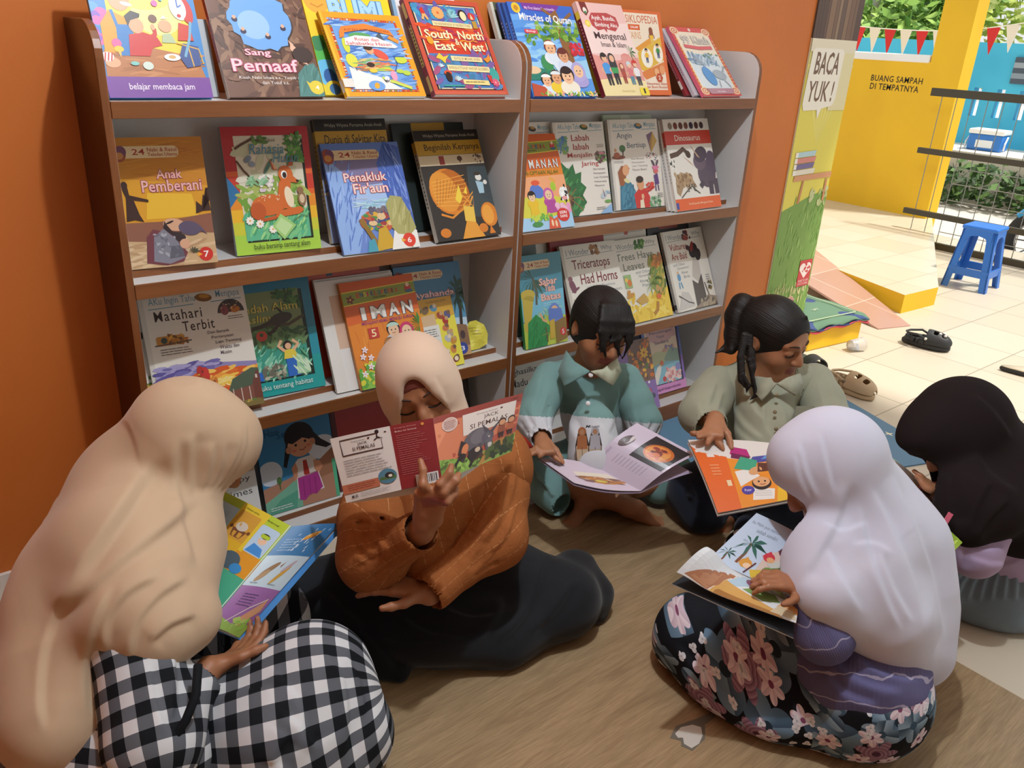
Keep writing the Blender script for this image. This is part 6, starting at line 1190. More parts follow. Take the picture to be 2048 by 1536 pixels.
def crease(V, Q, curves):
    """press soft cloth folds into a skin. curves: (height mm, half width px, [(x, y), ...]) drawn along the side of the cloth that is seen; ridge on one side, hollow on the other"""
    N = vnormals(V, Q); d = (V-CC)@fw; x = 1024+F_PX*((V-CC)@CR)/d; y = 768-F_PX*((V-CC)@CU)/d; face = np.clip(-((V-CC)*N).sum(1)/np.linalg.norm(V-CC, axis=1)*2.5+.2, 0, 1)
    off = np.zeros(len(V))
    for h, wd, pts in curves:
        wd = wd*1.5
        # smooth the polyline
        P = np.array(pts, float); t = np.linspace(0, len(P)-1, 6*len(P)); k = np.arange(len(P))
        for _ in range(1): pass
        C = np.stack([np.interp(t, k, P[:, 0]), np.interp(t, k, P[:, 1])], 1); K = np.array([.25, .5, .25])
        for _ in range(8): C[1:-1] = .25*C[:-2]+.5*C[1:-1]+.25*C[2:]
        sel = (x > C[:, 0].min()-4*wd) & (x < C[:, 0].max()+4*wd) & (y > C[:, 1].min()-4*wd) & (y < C[:, 1].max()+4*wd)
        if not sel.any(): continue
        px_, py_ = x[sel][:, None], y[sel][:, None]; A = C[:-1]; Bv = C[1:]-C[:-1]; L = (Bv**2).sum(1)
        u = np.clip(((px_-A[:, 0])*Bv[:, 0]+(py_-A[:, 1])*Bv[:, 1])/L, 0, 1); ex = px_-A[:, 0]-u*Bv[:, 0]; ey = py_-A[:, 1]-u*Bv[:, 1]
        D2 = ex*ex+ey*ey; j = D2.argmin(1); r = np.arange(len(j)); sg = np.sign(Bv[j, 0]*ey[r, j]-Bv[j, 1]*ex[r, j]); s_ = np.sqrt(D2[r, j])*sg/wd
        al = (j+u[r, j])/len(Bv); tp = np.clip(np.minimum(al, 1-al)*5, 0, 1); tp = tp*tp*(3-2*tp)
        prof = np.tanh(2.6*s_)*np.exp(-np.abs(s_)*.95)*1.3
        off[sel] += h*.0008*prof*tp
    return V+N*(off*face)[:, None]
def skin(name, F_, mats, parent=None, smooth=1, uv=None, zone=None, one=True, creases=None):
    V, Q = F_.mesh(smooth)
    if one: V, Q = largest(V, Q)
    a_, b_, c_ = V[Q[:, 0]], V[Q[:, 1]], V[Q[:, 2]]
    if float((np.cross(b_-a_, c_-a_)*(a_-V.mean(0))).sum()) < 0: Q = Q[:, ::-1].copy()
    if creases: V = crease(V, Q, creases)
    me = np_mesh(name, V, Q); o = link(name, me, mats, None, True)
    if parent is not None: o.parent = parent; o.matrix_parent_inverse = parent.matrix_basis.inverted()
    if uv is not None:
        at_ = me.attributes.new('cloth_uv', 'FLOAT_VECTOR', 'POINT'); U = np.asarray(uv(V), np.float32)
        if U.shape[1] == 2: U = np.concatenate([U, np.zeros((len(U), 1), np.float32)], 1)
        at_.data.foreach_set('vector', U.ravel())
    if zone is not None: me.polygons.foreach_set('material_index', np.asarray(zone(V[Q].mean(1)), np.int32))
    return o
def nrm(v): v = np.array(v, float); return v/np.linalg.norm(v)
def frame(f, u):
    """facing f, rough up u -> right (viewer's left when facing us), up, forward rows"""
    f = nrm(f); r = nrm(np.cross(f, u)); return np.array([r, np.cross(r, f), f])
class Head:
    """head centre c, axes rows (right, up, forward); s = scale (1 = adult 0.22 m tall)"""
    def __init__(s, c, ax, sc): s.c, s.ax, s.s = np.array(c, float), ax, sc
    def P(s, r, u, f): return s.c+s.s*(r*s.ax[0]+u*s.ax[1]+f*s.ax[2])
    def build(s, F_, ears=True):
        A, S_ = s.ax, s.s; P = s.P
        F_.ell(P(0, .022, -.012), (.074*S_, .088*S_, .092*S_), A, .0)
        F_.ell(P(0, -.03, .028), (.060*S_, .078*S_, .062*S_), A, .03*S_)
        F_.ell(P(0, -.078, .048), (.034*S_, .026*S_, .030*S_), A, .03*S_)         # chin
        for q in (-1, 1):
            F_.ell(P(q*.036, -.032, .054), (.026*S_, .024*S_, .022*S_), A, .02*S_)  # cheeks
            F_.ell(P(q*.031, .004, .088), (.021*S_, .010*S_, .010*S_), A, .008*S_, 's')  # eye sockets
            F_.ell(P(q*.031, .002, .076), (.0165*S_, .0115*S_, .012*S_), A, .003*S_)     # lidded eyes
            F_.cap(P(q*.012, .020, .087), P(q*.046, .023, .072), .007*S_, .005*S_, .012*S_)  # brow ridge
        F_.ell(P(0, .045, .052), (.052*S_, .04*S_, .03*S_), A, .025*S_)            # forehead
        F_.chain([P(0, .008, .086), P(0, -.016, .097), P(0, -.028, .102)], [.008*S_, .0095*S_, .0115*S_], .010*S_)  # nose
        for q in (-1, 1): F_.ell(P(q*.011, -.030, .095), (.0085*S_, .008*S_, .009*S_), A, .006*S_)
        F_.ell(P(0, -.0535, .081), (.023*S_, .0065*S_, .010*S_), A, .006*S_)       # lips
        F_.ell(P(0, -.0625, .078), (.019*S_, .0070*S_, .010*S_), A, .005*S_)
        F_.cap(P(-.02, -.0578, .088), P(.02, -.0578, .088), .0018*S_, None, .003*S_, 's')
        if ears:
            for q in (-1, 1):
                F_.ell(P(q*.076, -.006, -.012), (.008*S_, .027*S_, .016*S_), A, .010*S_)
                F_.ell(P(q*.084, -.004, -.008), (.006*S_, .017*S_, .009*S_), A, .005*S_, 's')
    def zone(s, lips=1):
        """face index: lips are material 1"""
        def f(C):
            d = (C-s.c)/s.s; r, u, w_ = d@s.ax[0], d@s.ax[1], d@s.ax[2]
            return ((np.abs(r) < .024) & (np.abs(u+.058) < .0125*(1-.35*(np.abs(r)/.024)**2)) & (w_ > .06)).astype(int)
        return f
    def details(s, parent, brows=True, lash='#1a1210', skinm=None):
        P, S_ = s.P, s.s
        for q in (-1, 1):
            mb = MB(); mb.tube([P(q*(.0310-.0175+.0035*i), -.0035-.0045*math.sin(math.pi*(i+.3)/10.6), .0865+.0028*math.sin(math.pi*i/10)-.0007*i) for i in range(11)], [.0007*S_]+[.0017*S_]*9+[.0007*S_], 6); own(mb.build('eyelashes', M(lash, .7), None, smooth=True), parent)
            if brows:
                mb = MB(); mb.tube([P(q*(.012+.0045*i), .0235+.0055*math.sin(math.pi*i/9), .0928-.0004*i*i*.62) for i in range(9)], [.0012*S_, .0022*S_, .0026*S_, .0027*S_, .0026*S_, .0023*S_, .0019*S_, .0013*S_, .0006*S_], 6); own(mb.build('eyebrow', M('#3c271d', .9), None, smooth=True), parent)
def own(o, parent):
    o.parent = parent; o.matrix_parent_inverse = parent.matrix_basis.inverted(); return o
def hand(F_, wrist, fdir, back, s=1.0, spread=.16, curl=(.25, .25, .25, .25), thumb=(1, .5), k=.006, tdir=None, fingers=None):
    """palm from the wrist along fdir; back = normal of the back of the hand; thumb[0] = side (+1 along back x fdir)"""
    f = nrm(fdir); b = nrm(np.array(back, float)-f*np.dot(back, f)); side = np.cross(b, f)*thumb[0]; w_ = np.array(wrist, float)
    F_.cap(w_, w_+f*.03*s, .021*s, .026*s, .015*s, sq=(b, 1.5))
    for i, q in enumerate((.026, .009, -.008, -.024)):
        F_.cap(w_+f*.02*s+side*q*.6*s, w_+f*.078*s+side*q*s, .013*s, .0105*s, .012*s)
    L = ((.040, .024, .019), (.044, .028, .020), (.041, .026, .020), (.032, .020, .018)); out = []
    for i, q in enumerate((.027, .0095, -.008, -.025)):
        p = w_+f*(.080-(.004 if i == 3 else 0)-(.002 if i == 0 else 0))*s+side*q*s; a = spread*(1.5-i)
        d = nrm(f*math.cos(a)+side*math.sin(a)); c = curl[i]
        if fingers and fingers[i] is not None: pts = [p]+[np.array(x, float) for x in fingers[i]]
        else:
            pts = [p]; ang = 0
            for j, l in enumerate(L[i]):
                ang += c*(1.0 if j else .7); e = d*math.cos(ang)-b*math.sin(ang); pts.append(pts[-1]+e*l*s)
        F_.chain(pts, [.0093*s, .0086*s, .0078*s, .0068*s], k); F_.ell(pts[1], (.0093*s,)*3, None, .004*s); out.append(pts)
    td = nrm(tdir) if tdir is not None else nrm(f*.75+side*.75-b*.25*thumb[1]); p = w_+f*.022*s+side*.020*s
    pts = [p, p+nrm(td+side*.3)*.036*s, p+nrm(td+side*.3)*.036*s+nrm(td+f*.2)*.030*s, p+nrm(td+side*.3)*.036*s+nrm(td+f*.2)*.030*s+nrm(td+f*.4)*.022*s]
    F_.chain(pts, [.0135*s, .0105*s, .0092*s, .0075*s], .008*s); out.append(pts); return out
def foot(F_, ankle, fdir, up_, s=1.0, side=1):
    f = nrm(fdir); u = nrm(np.array(up_, float)-f*np.dot(up_, f)); r = np.cross(f, u)*side; a = np.array(ankle, float)
    F_.ell(a-f*.025*s-u*.045*s, (.028*s, .032*s, .028*s), np.array([r, f, u]), .02*s)
    F_.cap(a-u*.025*s, a+f*.10*s-u*.048*s, .030*s, .022*s, .02*s)
    for q in (-.022, 0, .02): F_.cap(a+f*.02*s-u*.05*s+r*q*.6*s, a+f*.115*s-u*.052*s+r*q*s, .017*s, .015*s, .015*s)
    for i, q in enumerate((.030, .012, -.002, -.015, -.027)):
        l = (.048, .044, .040, .034, .027)[i]; rr = (.0125, .0092, .0088, .0084, .008)[i]
        p = a+f*.118*s-u*.050*s+r*q*s; F_.chain([p, p+f*l*.55*s+u*.004*s, p+f*l*s-u*.004*s], [rr*s, rr*.95*s, rr*.9*s], .005*s)
# ------------------------------------------------------------------ skin and cloth materials
def skin_mat(name, col):
    t = NT(name, .5); n = t.noise(t.coord('Object'), 30, 4); t.color(t.mix(t.math('MULTIPLY', n, .3), col, '#5a3020')); t.b.inputs['Subsurface Weight'].default_value = .12
    t.b.inputs['Subsurface Radius'].default_value = (.01, .004, .002); t.b.inputs['Subsurface Scale'].default_value = .5; t.bump(t.noise(t.coord('Object'), 260, 2), .05, .001); return t.m
SKIN = skin_mat('brown_skin', '#a06a48'); SKIN2 = skin_mat('warm_brown_skin', '#b07a57'); LIPS = M('#8a4a42', .45)
def hair_mat():
    t = NT('black_hair', .55); t.b.inputs['Anisotropic'].default_value = .4; t.b.inputs['Specular IOR Level'].default_value = .35
    v = t.attr('cloth_uv'); mp = t.n('Mapping'); t.l(v, mp.inputs[0]); mp.inputs['Scale'].default_value = (260, 6, 1)
    n = t.noise(mp.outputs[0], 1.0, 3); t.color(t.ramp(n, [(.3, '#090707'), (.8, '#1c1512')])); t.bump(n, .7, .003); return t.m
HAIR = hair_mat()
def axis_uv(a, b, ref):
    """wrap coordinates round the axis a-b: u = angle x radius, v = distance along (metres)"""
    a = np.array(a, float); d = nrm(np.array(b, float)-a); x = nrm(np.array(ref, float)-d*np.dot(ref, d)); y = np.cross(d, x)
    def f(V):
        p = V-a; v = p@d; px, py = p@x, p@y; r = np.sqrt(px*px+py*py); return np.stack([np.arctan2(py, px)*max(.02, float(np.median(r))), v], 1)
    return f
def plane_uv(ex, ey):
    ex, ey = nrm(ex), nrm(ey)
    return lambda V: np.stack([V@ex, V@ey], 1)
# ================================================================== people
def cam_dir(a, b, c): return nrm(a*CR+b*CU+c*fw)
def stripe_mat():
    t = NT('rust_striped_cotton', .85); v = t.attr('cloth_uv'); sx = t.n('SeparateXYZ'); t.l(v, sx.inputs[0])
    fr_ = t.math('ABSOLUTE', t.math('SUBTRACT', t.math('FRACT', t.math('MULTIPLY', sx.outputs[0], 23.0)), .5))
    ln = t.math('LESS_THAN', fr_, .022); da = t.math('LESS_THAN', t.math('FRACT', t.math('MULTIPLY', sx.outputs[1], 55.0)), .72)
    hz = t.math('LESS_THAN', t.math('ABSOLUTE', t.math('SUBTRACT', t.math('FRACT', t.math('MULTIPLY', sx.outputs[1], 17.0)), .5)), .012)
    n = t.noise(t.coord('Object'), 9, 4); c = t.mix(n, '#9d6034', '#88502a'); c = t.mix(t.math('MULTIPLY', hz, .25), c, '#b27a48'); c = t.mix(t.math('MULTIPLY', t.math('MULTIPLY', ln, da), .55), c, '#c9976a')
    t.b.inputs['Specular IOR Level'].default_value = .15
    t.bump(t.math('ADD', t.noise(t.coord('Object'), 38, 3, .6, 1.0), t.math('MULTIPLY', t.noise(t.coord('Object'), 700, 2), .1)), .45, .006); return t.color(c)
M_rust = stripe_mat(); M_beige = fabric('beige_jersey', '#d9bfa9', '#cfb49d', bump=.12); M_black = fabric('black_skirt_cloth', '#15171b', '#1c1f24', bump=.3, rough=.8)
def gathers(F_, a, b, ra, rb, ref, n=9, depth=.006, w=.005):
    """gathered pleats round a sleeve end, running along a-b"""
    a, b = np.array(a, float), np.array(b, float); d = nrm(b-a); x = nrm(np.array(ref, float)-d*np.dot(ref, d)); y = np.cross(d, x)
    for i in range(n):
        t_ = 2*math.pi*i/n; e = x*math.cos(t_)+y*math.sin(t_); F_.chain([a+e*ra*1.12, (a+b)/2+e*(ra+rb)/2*1.02, b+e*rb], [.001, w, w*.8], .006, 's')
def build_orange():
    S_ = 1.08
    f = cam_dir(.12, -.44, -.89); ax = frame(f, cam_dir(-.27, .86, -.44)); e = at(841, 814, 1.88)
    H = Head(e-S_*(.002*ax[1]+.088*ax[2]), ax, S_); P = H.P
    shR, shL = at(752, 968, 2.0), at(990, 898, 2.06); nb = (shR+shL)/2+np.array([0, 0, .055]); hip = at(905, 1120, 2.2)
    elR, wrR = at(748, 1112, 1.86), at(842, 1062, 1.73); elL, wrL = at(985, 1072, 1.94), at(858, 1188, 1.83)
    kR, kL = onz(625, 1200, .09), onz(1125, 1200, .09)
    lo = np.minimum.reduce([kR, kL, hip, elR])-.18; lo[2] = -.01; hi = np.maximum.reduce([kR, kL, hip, P(0, 0, 0)])+.2; hi[2] = 1.0
    B_ = Field(lo, hi, .0036)
    H.build(B_); B_.cap(P(0, -.05, -.02), nb, .05*S_, .055*S_, .02)
    B_.cap(shR, shL, .05, None, .03); B_.chain([nb-np.array([0, 0, .06]), (nb+hip)/2, hip], [.105, .105, .115], .05)
    B_.chain([shR, elR, wrR], [.048, .038, .026], .015); B_.chain([shL, elL, wrL], [.048, .038, .026], .015)
    an1, an2 = onz(960, 1262, .05), onz(850, 1262, .05)
    B_.chain([hip, kR, an1], [.09, .065, .04], .03); B_.chain([hip, kL, an2], [.09, .065, .04], .03)
    foot(B_, an1+np.array([0, 0, .02]), kL-kR, (0, 0, 1), .9, 1); foot(B_, an2+np.array([0, 0, .02]), kR-kL, (0, 0, 1), .9, -1)
    # raised right hand, back towards us, fingers in front of the booklet
    d = 1.645
    fing = [(at(846, 970, d), at(846, 940, d+.01), at(841, 922, d+.018)), (at(880, 969, d-.008), at(899, 946, d-.002), at(903, 932, d+.01)), (at(888, 985, d-.006), at(912, 962, d), at(917, 949, d+.012)), (at(893, 1003, d), at(908, 988, d+.01), at(912, 978, d+.02))]
    w0 = at(850, 1052, 1.70)
    hand(B_, w0, at(864, 985, 1.655)-w0, cam_dir(0, .1, -1), 1.02, thumb=(-1, .5), tdir=cam_dir(-.5, .6, .6), fingers=fing)
    B_.cap(wrR, w0, .026, .022, .015)
    hand(B_, wrL, at(770, 1164, 1.84)-wrL, (0, 0, 1), .98, .08, (.25, .25, .25, .25), (1, .4))
    body = skin('person', B_, [SKIN, LIPS], None, 1, None, H.zone())
    tag(body, 'person in pink-beige headscarf and rust striped blouse, face half behind a red and white booklet', 'person', 'children reading on the floor')
    H.details(body)
    # nails
    # under-scarf cap
    C_ = Field(P(0, 0, 0)-.16, P(0, 0, 0)+.18, .004)
    C_.ell(P(0, .022, -.012), (.079*S_, .094*S_, .097*S_), ax, 0); C_.ell(P(0, .045, .050), (.056*S_, .046*S_, .034*S_), ax, .02)
    C_.ell(P(0, -.055, .12), (.066*S_, .103*S_, .10*S_), ax, .004, 's')
    own(skin('inner_cap', C_, [M('#6a2f22', .85)]), body)
    # headscarf
    F_ = Field(P(0, 0, 0)-.30, P(0, 0, 0)+.24, .0045)
    F_.ell(P(0, .024, -.016), (.089*S_, .103*S_, .107*S_), ax, 0); F_.ell(P(0, .03, .035), (.074*S_, .085*S_, .064*S_), ax, .03)
    F_.cap(P(0, -.02, .0), P(0, -.10, .0), .090*S_, .078*S_, .03); F_.cap(P(0, -.09, .0), nb, .078*S_, .10, .04); F_.cap(shR*.75+nb*.25-np.array([0, 0, .02]), shL*.75+nb*.25-np.array([0, 0, .02]), .065, None, .05)
    # face opening: pointed arch
    F_.ell(P(0, -.045, .125), (.057*S_, .080*S_, .12*S_), ax, .01, 's'); F_.ell(P(.0, .015, .13), (.030*S_, .058*S_, .10*S_), ax, .02, 's')
    F_.cap(P(0, -.105, .045), nb-.03*fw, .06*S_, .085, .04)
    own(skin('headscarf', F_, [M_beige], creases=[(3, 8, [(748, 770), (757, 815), (775, 850), (790, 880)]), (3, 6, [(776, 785), (772, 820), (782, 855)]), (2.5, 5, [(792, 790), (788, 820), (790, 850)]), (3, 7, [(885, 770), (893, 800), (899, 830)]), (3, 6, [(868, 752), (882, 780), (893, 810)]), (2.5, 6, [(752, 800), (760, 850), (780, 890)])]), body)
    # blouse
    T_ = Field(np.minimum.reduce([elR, elL, hip])-.16, np.maximum.reduce([shL, shR, nb])+.12, .005)
    T_.cap(shR, shL, .068, None, .03); T_.chain([nb-np.array([0, 0, .06]), (nb+hip)/2-.03*fw, at(868, 1085, 2.02)], [.12, .135, .12], .06)
    T_.cap(at(865, 1010, 1.97), at(845, 1105, 1.93), .10, .075, .06); T_.cap(at(990, 940, 2.02), at(890, 1105, 1.93), .095, .06, .05)
    T_.cap(at(850, 1110, 1.93), at(848, 1168, 1.88), .06, .025, .05)
    T_.plane((0, 0, .11), (0, 0, -1))
    own(skin('blouse', T_, [M_rust], None, 1, plane_uv(nrm(CR+.25*CU), nrm(CU)), creases=[(9, 16, [(985, 920), (990, 980), (960, 1040), (930, 1090)]), (8, 14, [(1010, 930), (1012, 1000), (985, 1060), (950, 1110)]), (7, 12, [(940, 980), (920, 1040), (900, 1100)]), (7, 12, [(715, 1010), (735, 1050), (770, 1085)]), (6, 10, [(760, 1010), (775, 1050), (790, 1090)]), (5, 9, [(900, 1120), (870, 1150), (850, 1180)]), (5, 8, [(960, 950), (965, 1000), (945, 1040)]), (5, 8, [(1030, 900), (1035, 960), (1030, 1020)])]), body)
    for nm, sh, el, wr, ref in (('sleeve', shR, elR, wrR, CU), ('sleeve', shL, elL, wrL, CU)):
        A_ = Field(np.minimum.reduce([sh, el, wr])-.13, np.maximum.reduce([sh, el, wr])+.13, .0045)
        d_ = nrm(wr-el); L_ = np.linalg.norm(wr-el); cu = el+d_*(L_*.52); ce = el+d_*(L_*.92)
        A_.chain([sh, (sh+el)/2, el], [.072, .082, .078], .03); A_.cap(el, cu, .080, .052, .03); A_.cap(cu, ce, .048, .047, .012)
        A_.cap(ce-d_*.03, ce+d_*.05, .039, .041, 0.003, 's')
        gathers(A_, el+d_*.01, cu, .085, .053, ref, 13)
        own(skin(nm, A_, [M_rust], None, 1, axis_uv(el, wr, ref), creases=[(7, 11, [(705, 1030), (720, 1080), (760, 1110)]), (6, 9, [(700, 1060), (712, 1105), (745, 1130)]), (6, 9, [(740, 1020), (750, 1070), (780, 1100)]), (7, 12, [(1035, 920), (1030, 990), (1000, 1050), (960, 1100)]), (7, 11, [(1010, 960), (1005, 1030), (970, 1090), (930, 1130)]), (5, 8, [(990, 1000), (960, 1060), (915, 1110)]), (6, 9, [(1040, 1000), (1020, 1070), (960, 1140)])]), body)
    # skirt spread over crossed legs
    K_ = Field(lo-np.array([.1, .1, 0]), np.array([hi[0]+.12, hi[1]+.12, .36]), .0055)
    an1[2] = an2[2] = .07
    K_.chain([hip, kR], [.13, .095], .05); K_.chain([hip, kL], [.13, .09], .05); K_.chain([kR, onz(760, 1270, .06), an1], [.085, .06, .06], .05); K_.chain([kL, onz(1010, 1275, .06), an2], [.09, .065, .06], .05)
    K_.ell(onz(900, 1195, .07), (.26, .22, .085), None, .06)
    hemline = [(790, 1312), (880, 1322), (960, 1322), (1050, 1300), (1130, 1262), (1180, 1215)]
    K_.chain([onz(x, y-14, .012) for x, y in hemline], .022, .05); K_.chain([onz(640, 1290, .03), onz(740, 1330, .015), onz(800, 1352, .012)], [.05, .03, .018], .04)
    K_.chain([onz(1150, 1150, .10), onz(1185, 1190, .06), onz(1190, 1225, .02)], [.07, .05, .03], .04)
    K_.plane((0, 0, .003), (0, 0, -1))
    own(skin('skirt', K_, [M_black], creases=[(11, 16, [(1090, 1110), (1080, 1180), (1040, 1250), (985, 1300)]), (10, 14, [(1150, 1160), (1120, 1220), (1060, 1275)]), (10, 15, [(740, 1270), (800, 1290), (900, 1285), (1000, 1260)]), (9, 13, [(700, 1240), (760, 1300), (800, 1345)]), (8, 12, [(880, 1210), (940, 1235), (1000, 1230)]), (9, 14, [(1010, 1190), (1000, 1240), (960, 1290)]), (7, 11, [(800, 1230), (850, 1265), (940, 1275)]), (8, 12, [(640, 1170), (690, 1220), (740, 1260)])]), body)
    return body
build_orange()
M_teal = fabric('teal_cotton', '#7fa3a0', '#719593', bump=.3); M_pale = fabric('pale_grey_cotton', '#d5d8de', '#c9ccd4', bump=.3); M_olive = fabric('sage_linen', '#a3a592', '#979a86', weave=500, bump=.45); M_navy = fabric('navy_skirt_cloth', '#1b2130', '#222938', bump=.3)
GRP = 'children reading on the floor'
def hair_cap(H, parent, grow=.010, line=(.0, -.045, .105), lr=(.074, .088, .078), extra=None, pad=.12):
    P, S_, ax = H.P, H.s, H.ax
    F_ = Field(P(0, 0, 0)-.15*S_-pad, P(0, 0, 0)+.15*S_+pad, .0042)
    F_.ell(P(0, .026, -.014), ((.075+grow)*S_, (.089+grow)*S_, (.094+grow)*S_), ax, 0); F_.ell(P(0, .048, .045), ((.054+grow*.6)*S_, (.042+grow*.6)*S_, (.033+grow*.6)*S_), ax, .02); F_.ell(P(0, -.03, -.055), (.062*S_, .06*S_, .05*S_), ax, .03)
    F_.ell(P(*line), (lr[0]*S_, lr[1]*S_, lr[2]*S_), ax, .006, 's')
    for q in (-1, 1): F_.ell(P(q*.086, -.012, -.008), (.020*S_, .032*S_, .024*S_), ax, .004, 's')
    F_.ell(P(0, -.10, .03), (.09*S_, .045*S_, .07*S_), ax, .004, 's')
    if extra: extra(F_)
    c = P(0, .03, -.02)
    def uv(V):
        d = V-c; return np.stack([np.arctan2(d@ax[0], d@ax[1])*.09, np.arctan2(d@ax[2], np.sqrt((d@ax[0])**2+(d@ax[1])**2))*.09], 1)
    return own(skin('hair', F_, [HAIR], None, 1, uv, None, False), parent)
def collar_flap(P3, parent, mat, name='collar'):
    bm = bmesh.new(); bm.faces.new([bm.verts.new(Vector(p)) for p in P3]); bmesh.ops.subdivide_edges(bm, edges=bm.edges[:], cuts=3, use_grid_fill=True); bmesh.ops.triangulate(bm, faces=bm.faces[:])
    me = bpy.data.meshes.new(name); bm.to_mesh(me); bm.free(); o = link(name, me, [mat], None, True); s = o.modifiers.new('t', 'SOLIDIFY'); s.thickness = .006; s.offset = 1; return own(o, parent)
def build_green():
    S_ = 1.03
    f = cam_dir(.32, -.56, -.76); ax = frame(f, cam_dir(.24, .74, -.55)); H = Head(at(1200, 658, 2.52), ax, S_); P = H.P
    shR, shL = at(1100, 757, 2.62), at(1250, 760, 2.67); nb = (shR+shL)/2+np.array([0, 0, .045]); kR, kL = onz(1078, 948, .105), onz(1340, 948, .105)
    away = nrm(np.array([fw[0], fw[1], 0])); hip = (kR+kL)/2+away*.14; hip[2] = .11
    elR, wrR = at(1068, 838, 2.54), at(1084, 880, 2.43); elL, wrL = at(1288, 845, 2.64), at(1285, 888, 2.62)
    anA, anB = onz(1275, 1018, .05), onz(1168, 1008, .045)
    pts = [kR, kL, hip, elR, elL, anA, anB, P(0, 0, 0), onz(1345, 1045), onz(1130, 1055)]
    lo = np.minimum.reduce(pts)-.16; lo[2] = -.01; hi = np.maximum.reduce(pts)+.16
    B_ = Field(lo, hi, .0036); H.build(B_); B_.cap(P(0, -.05, -.02), nb, .042*S_, .045, .02)
    B_.cap(shR, shL, .036, None, .03); B_.chain([nb-np.array([0, 0, .05]), (nb+hip)/2, hip], [.075, .078, .085], .05)
    B_.chain([shR, elR, wrR], [.036, .029, .021], .015); B_.chain([shL, elL, wrL], [.036, .029, .021], .015)
    B_.chain([hip, kR, anA], [.068, .05, .029], .02); B_.chain([hip, kL, anB], [.068, .05, .029], .02)
    foot(B_, anA+np.array([0, 0, .02]), onz(1345, 1042)-anA, (.0, 0, 1), .80, -1); foot(B_, anB+np.array([0, 0, .02]), onz(1125, 1058)-anB, (0, 0, 1), .80, 1)
    d = 2.39
    fing = [(at(1101, 908, 2.385), at(1112, 917, 2.375), at(1120, 923, 2.37)), (at(1086, 905, 2.37), at(1082, 910, 2.36), at(1079, 914, 2.357)), (at(1076, 900, 2.37), at(1068, 906, 2.36), at(1062, 910, 2.355)), (at(1072, 896, 2.375), at(1060, 903, 2.37), at(1050, 911, 2.365))]
    hand(B_, wrR, at(1088, 899, 2.385)-wrR, cam_dir(0, .75, -.6), .86, thumb=(1, .4), tdir=at(1112, 925, 2.4)-wrR, fingers=fing)
    hand(B_, wrL, at(1270, 915, 2.60)-wrL, cam_dir(0, .75, -.6), .86, thumb=(-1, .4))
    body = tag(skin('person', B_, [SKIN2, LIPS], None, 1, None, H.zone()), 'person with black fringe in teal and pale grey shirt, cross-legged with a lilac book', 'person', GRP)
    H.details(body, True)
    def bangs(F_):
        rg = random.Random(5); dn = np.array([0, 0, -1.0])
        for i in range(15):
            x = -.052+.0078*i; L_ = (.05, .075, .035, .08, .03, .085, .09, .045, .03, .05, .035, .085, .09, .06, .075)[i]
            q = [P(x*.4, .108, .0), P(x*.75, .100, .045), P(x*.95, .070, .078), P(x, .044, .092)]
            q += [q[-1]+dn*L_*S_*.5+.004*ax[2]+.012*rg.uniform(-1, 1)*ax[0], q[-1]+dn*L_*S_+.018*rg.uniform(-1, 1)*ax[0]]
            F_.chain(q, [.006, .008, .0075, .0065, .0045, .0014], .006)
    hair_cap(H, body, .011, (.0, -.055, .112), (.074, .100, .078), bangs)
    # shirt: teal yoke above, pale panel below
    T_ = Field(np.minimum.reduce([hip, shR, shL, elR, elL])-.15, np.maximum.reduce([hip, shR, shL])+.12, .0048)
    T_.cap(shR, shL, .052, None, .03); T_.chain([nb-np.array([0, 0, .06]), (nb+hip)/2-.02*fw, hip-.02*fw], [.098, .108, .118], .05); T_.cap(at(1185, 850, 2.53), at(1190, 915, 2.50), .07, .085, .06)
    T_.ell(P(0, -.08, .02), (.075, .075, .075), None, .01, 's')
    T_.plane((0, 0, .10), (0, 0, -1))
    pl = at(1170, 833, 2.5); nn = nrm(np.cross(CR-.07*CU, fw))
    own(skin('shirt', T_, [M_teal, M_pale], None, 1, None, lambda C: (((C-pl)@nn) < 0).astype(int), True, [(7, 10, [(1120, 790), (1140, 840), (1165, 890)]), (6, 9, [(1145, 830), (1160, 870), (1185, 905)]), (5, 8, [(1240, 790), (1232, 840), (1215, 875)]), (5, 7, [(1195, 840), (1215, 865), (1235, 880)]), (4, 7, [(1110, 770), (1118, 820), (1125, 870)])]), body)
    for sh, el, wr in ((shR, elR, wrR), (shL, elL, wrL)):
        A_ = Field(np.minimum.reduce([sh, el, wr])-.11, np.maximum.reduce([sh, el, wr])+.11, .0045); dd = nrm(wr-el); ce = el+dd*np.linalg.norm(wr-el)*.86
        A_.chain([sh, (sh+el)/2, el], [.055, .057, .054], .02); A_.cap(el, ce, .057, .036, .02); A_.cap(ce-dd*.02, ce+dd*.05, .031, None, .002, 's'); gathers(A_, el, ce-dd*.012, .060, .038, CU, 9, .004)
        own(skin('sleeve', A_, [M_teal, M_pale], None, 1, None, lambda C: (((C-at(1070, 832, 2.5))@nn) < 0).astype(int), True, [(6, 8, [(1090, 740), (1080, 790), (1062, 830)]), (5, 7, [(1100, 780), (1090, 820), (1070, 850)]), (5, 7, [(1055, 840), (1070, 860), (1090, 868)]), (4, 6, [(1052, 855), (1066, 872), (1080, 880)]), (5, 8, [(1262, 760), (1270, 810), (1275, 850)])]), body)
    # collar, buttons, printed ladies
    c0 = at(1180, 742, 2.465)
    collar_flap([at(1132, 700, 2.56), at(1148, 722, 2.51), c0, at(1128, 771, 2.482), at(1116, 742, 2.525)], body, M_teal)
    collar_flap([at(1232, 715, 2.52), at(1205, 738, 2.47), c0, at(1224, 772, 2.485), at(1240, 742, 2.53)], body, M('#b9bea6', .8))  # outdoor-side flap: daylight on the collar painted in as a paler colour
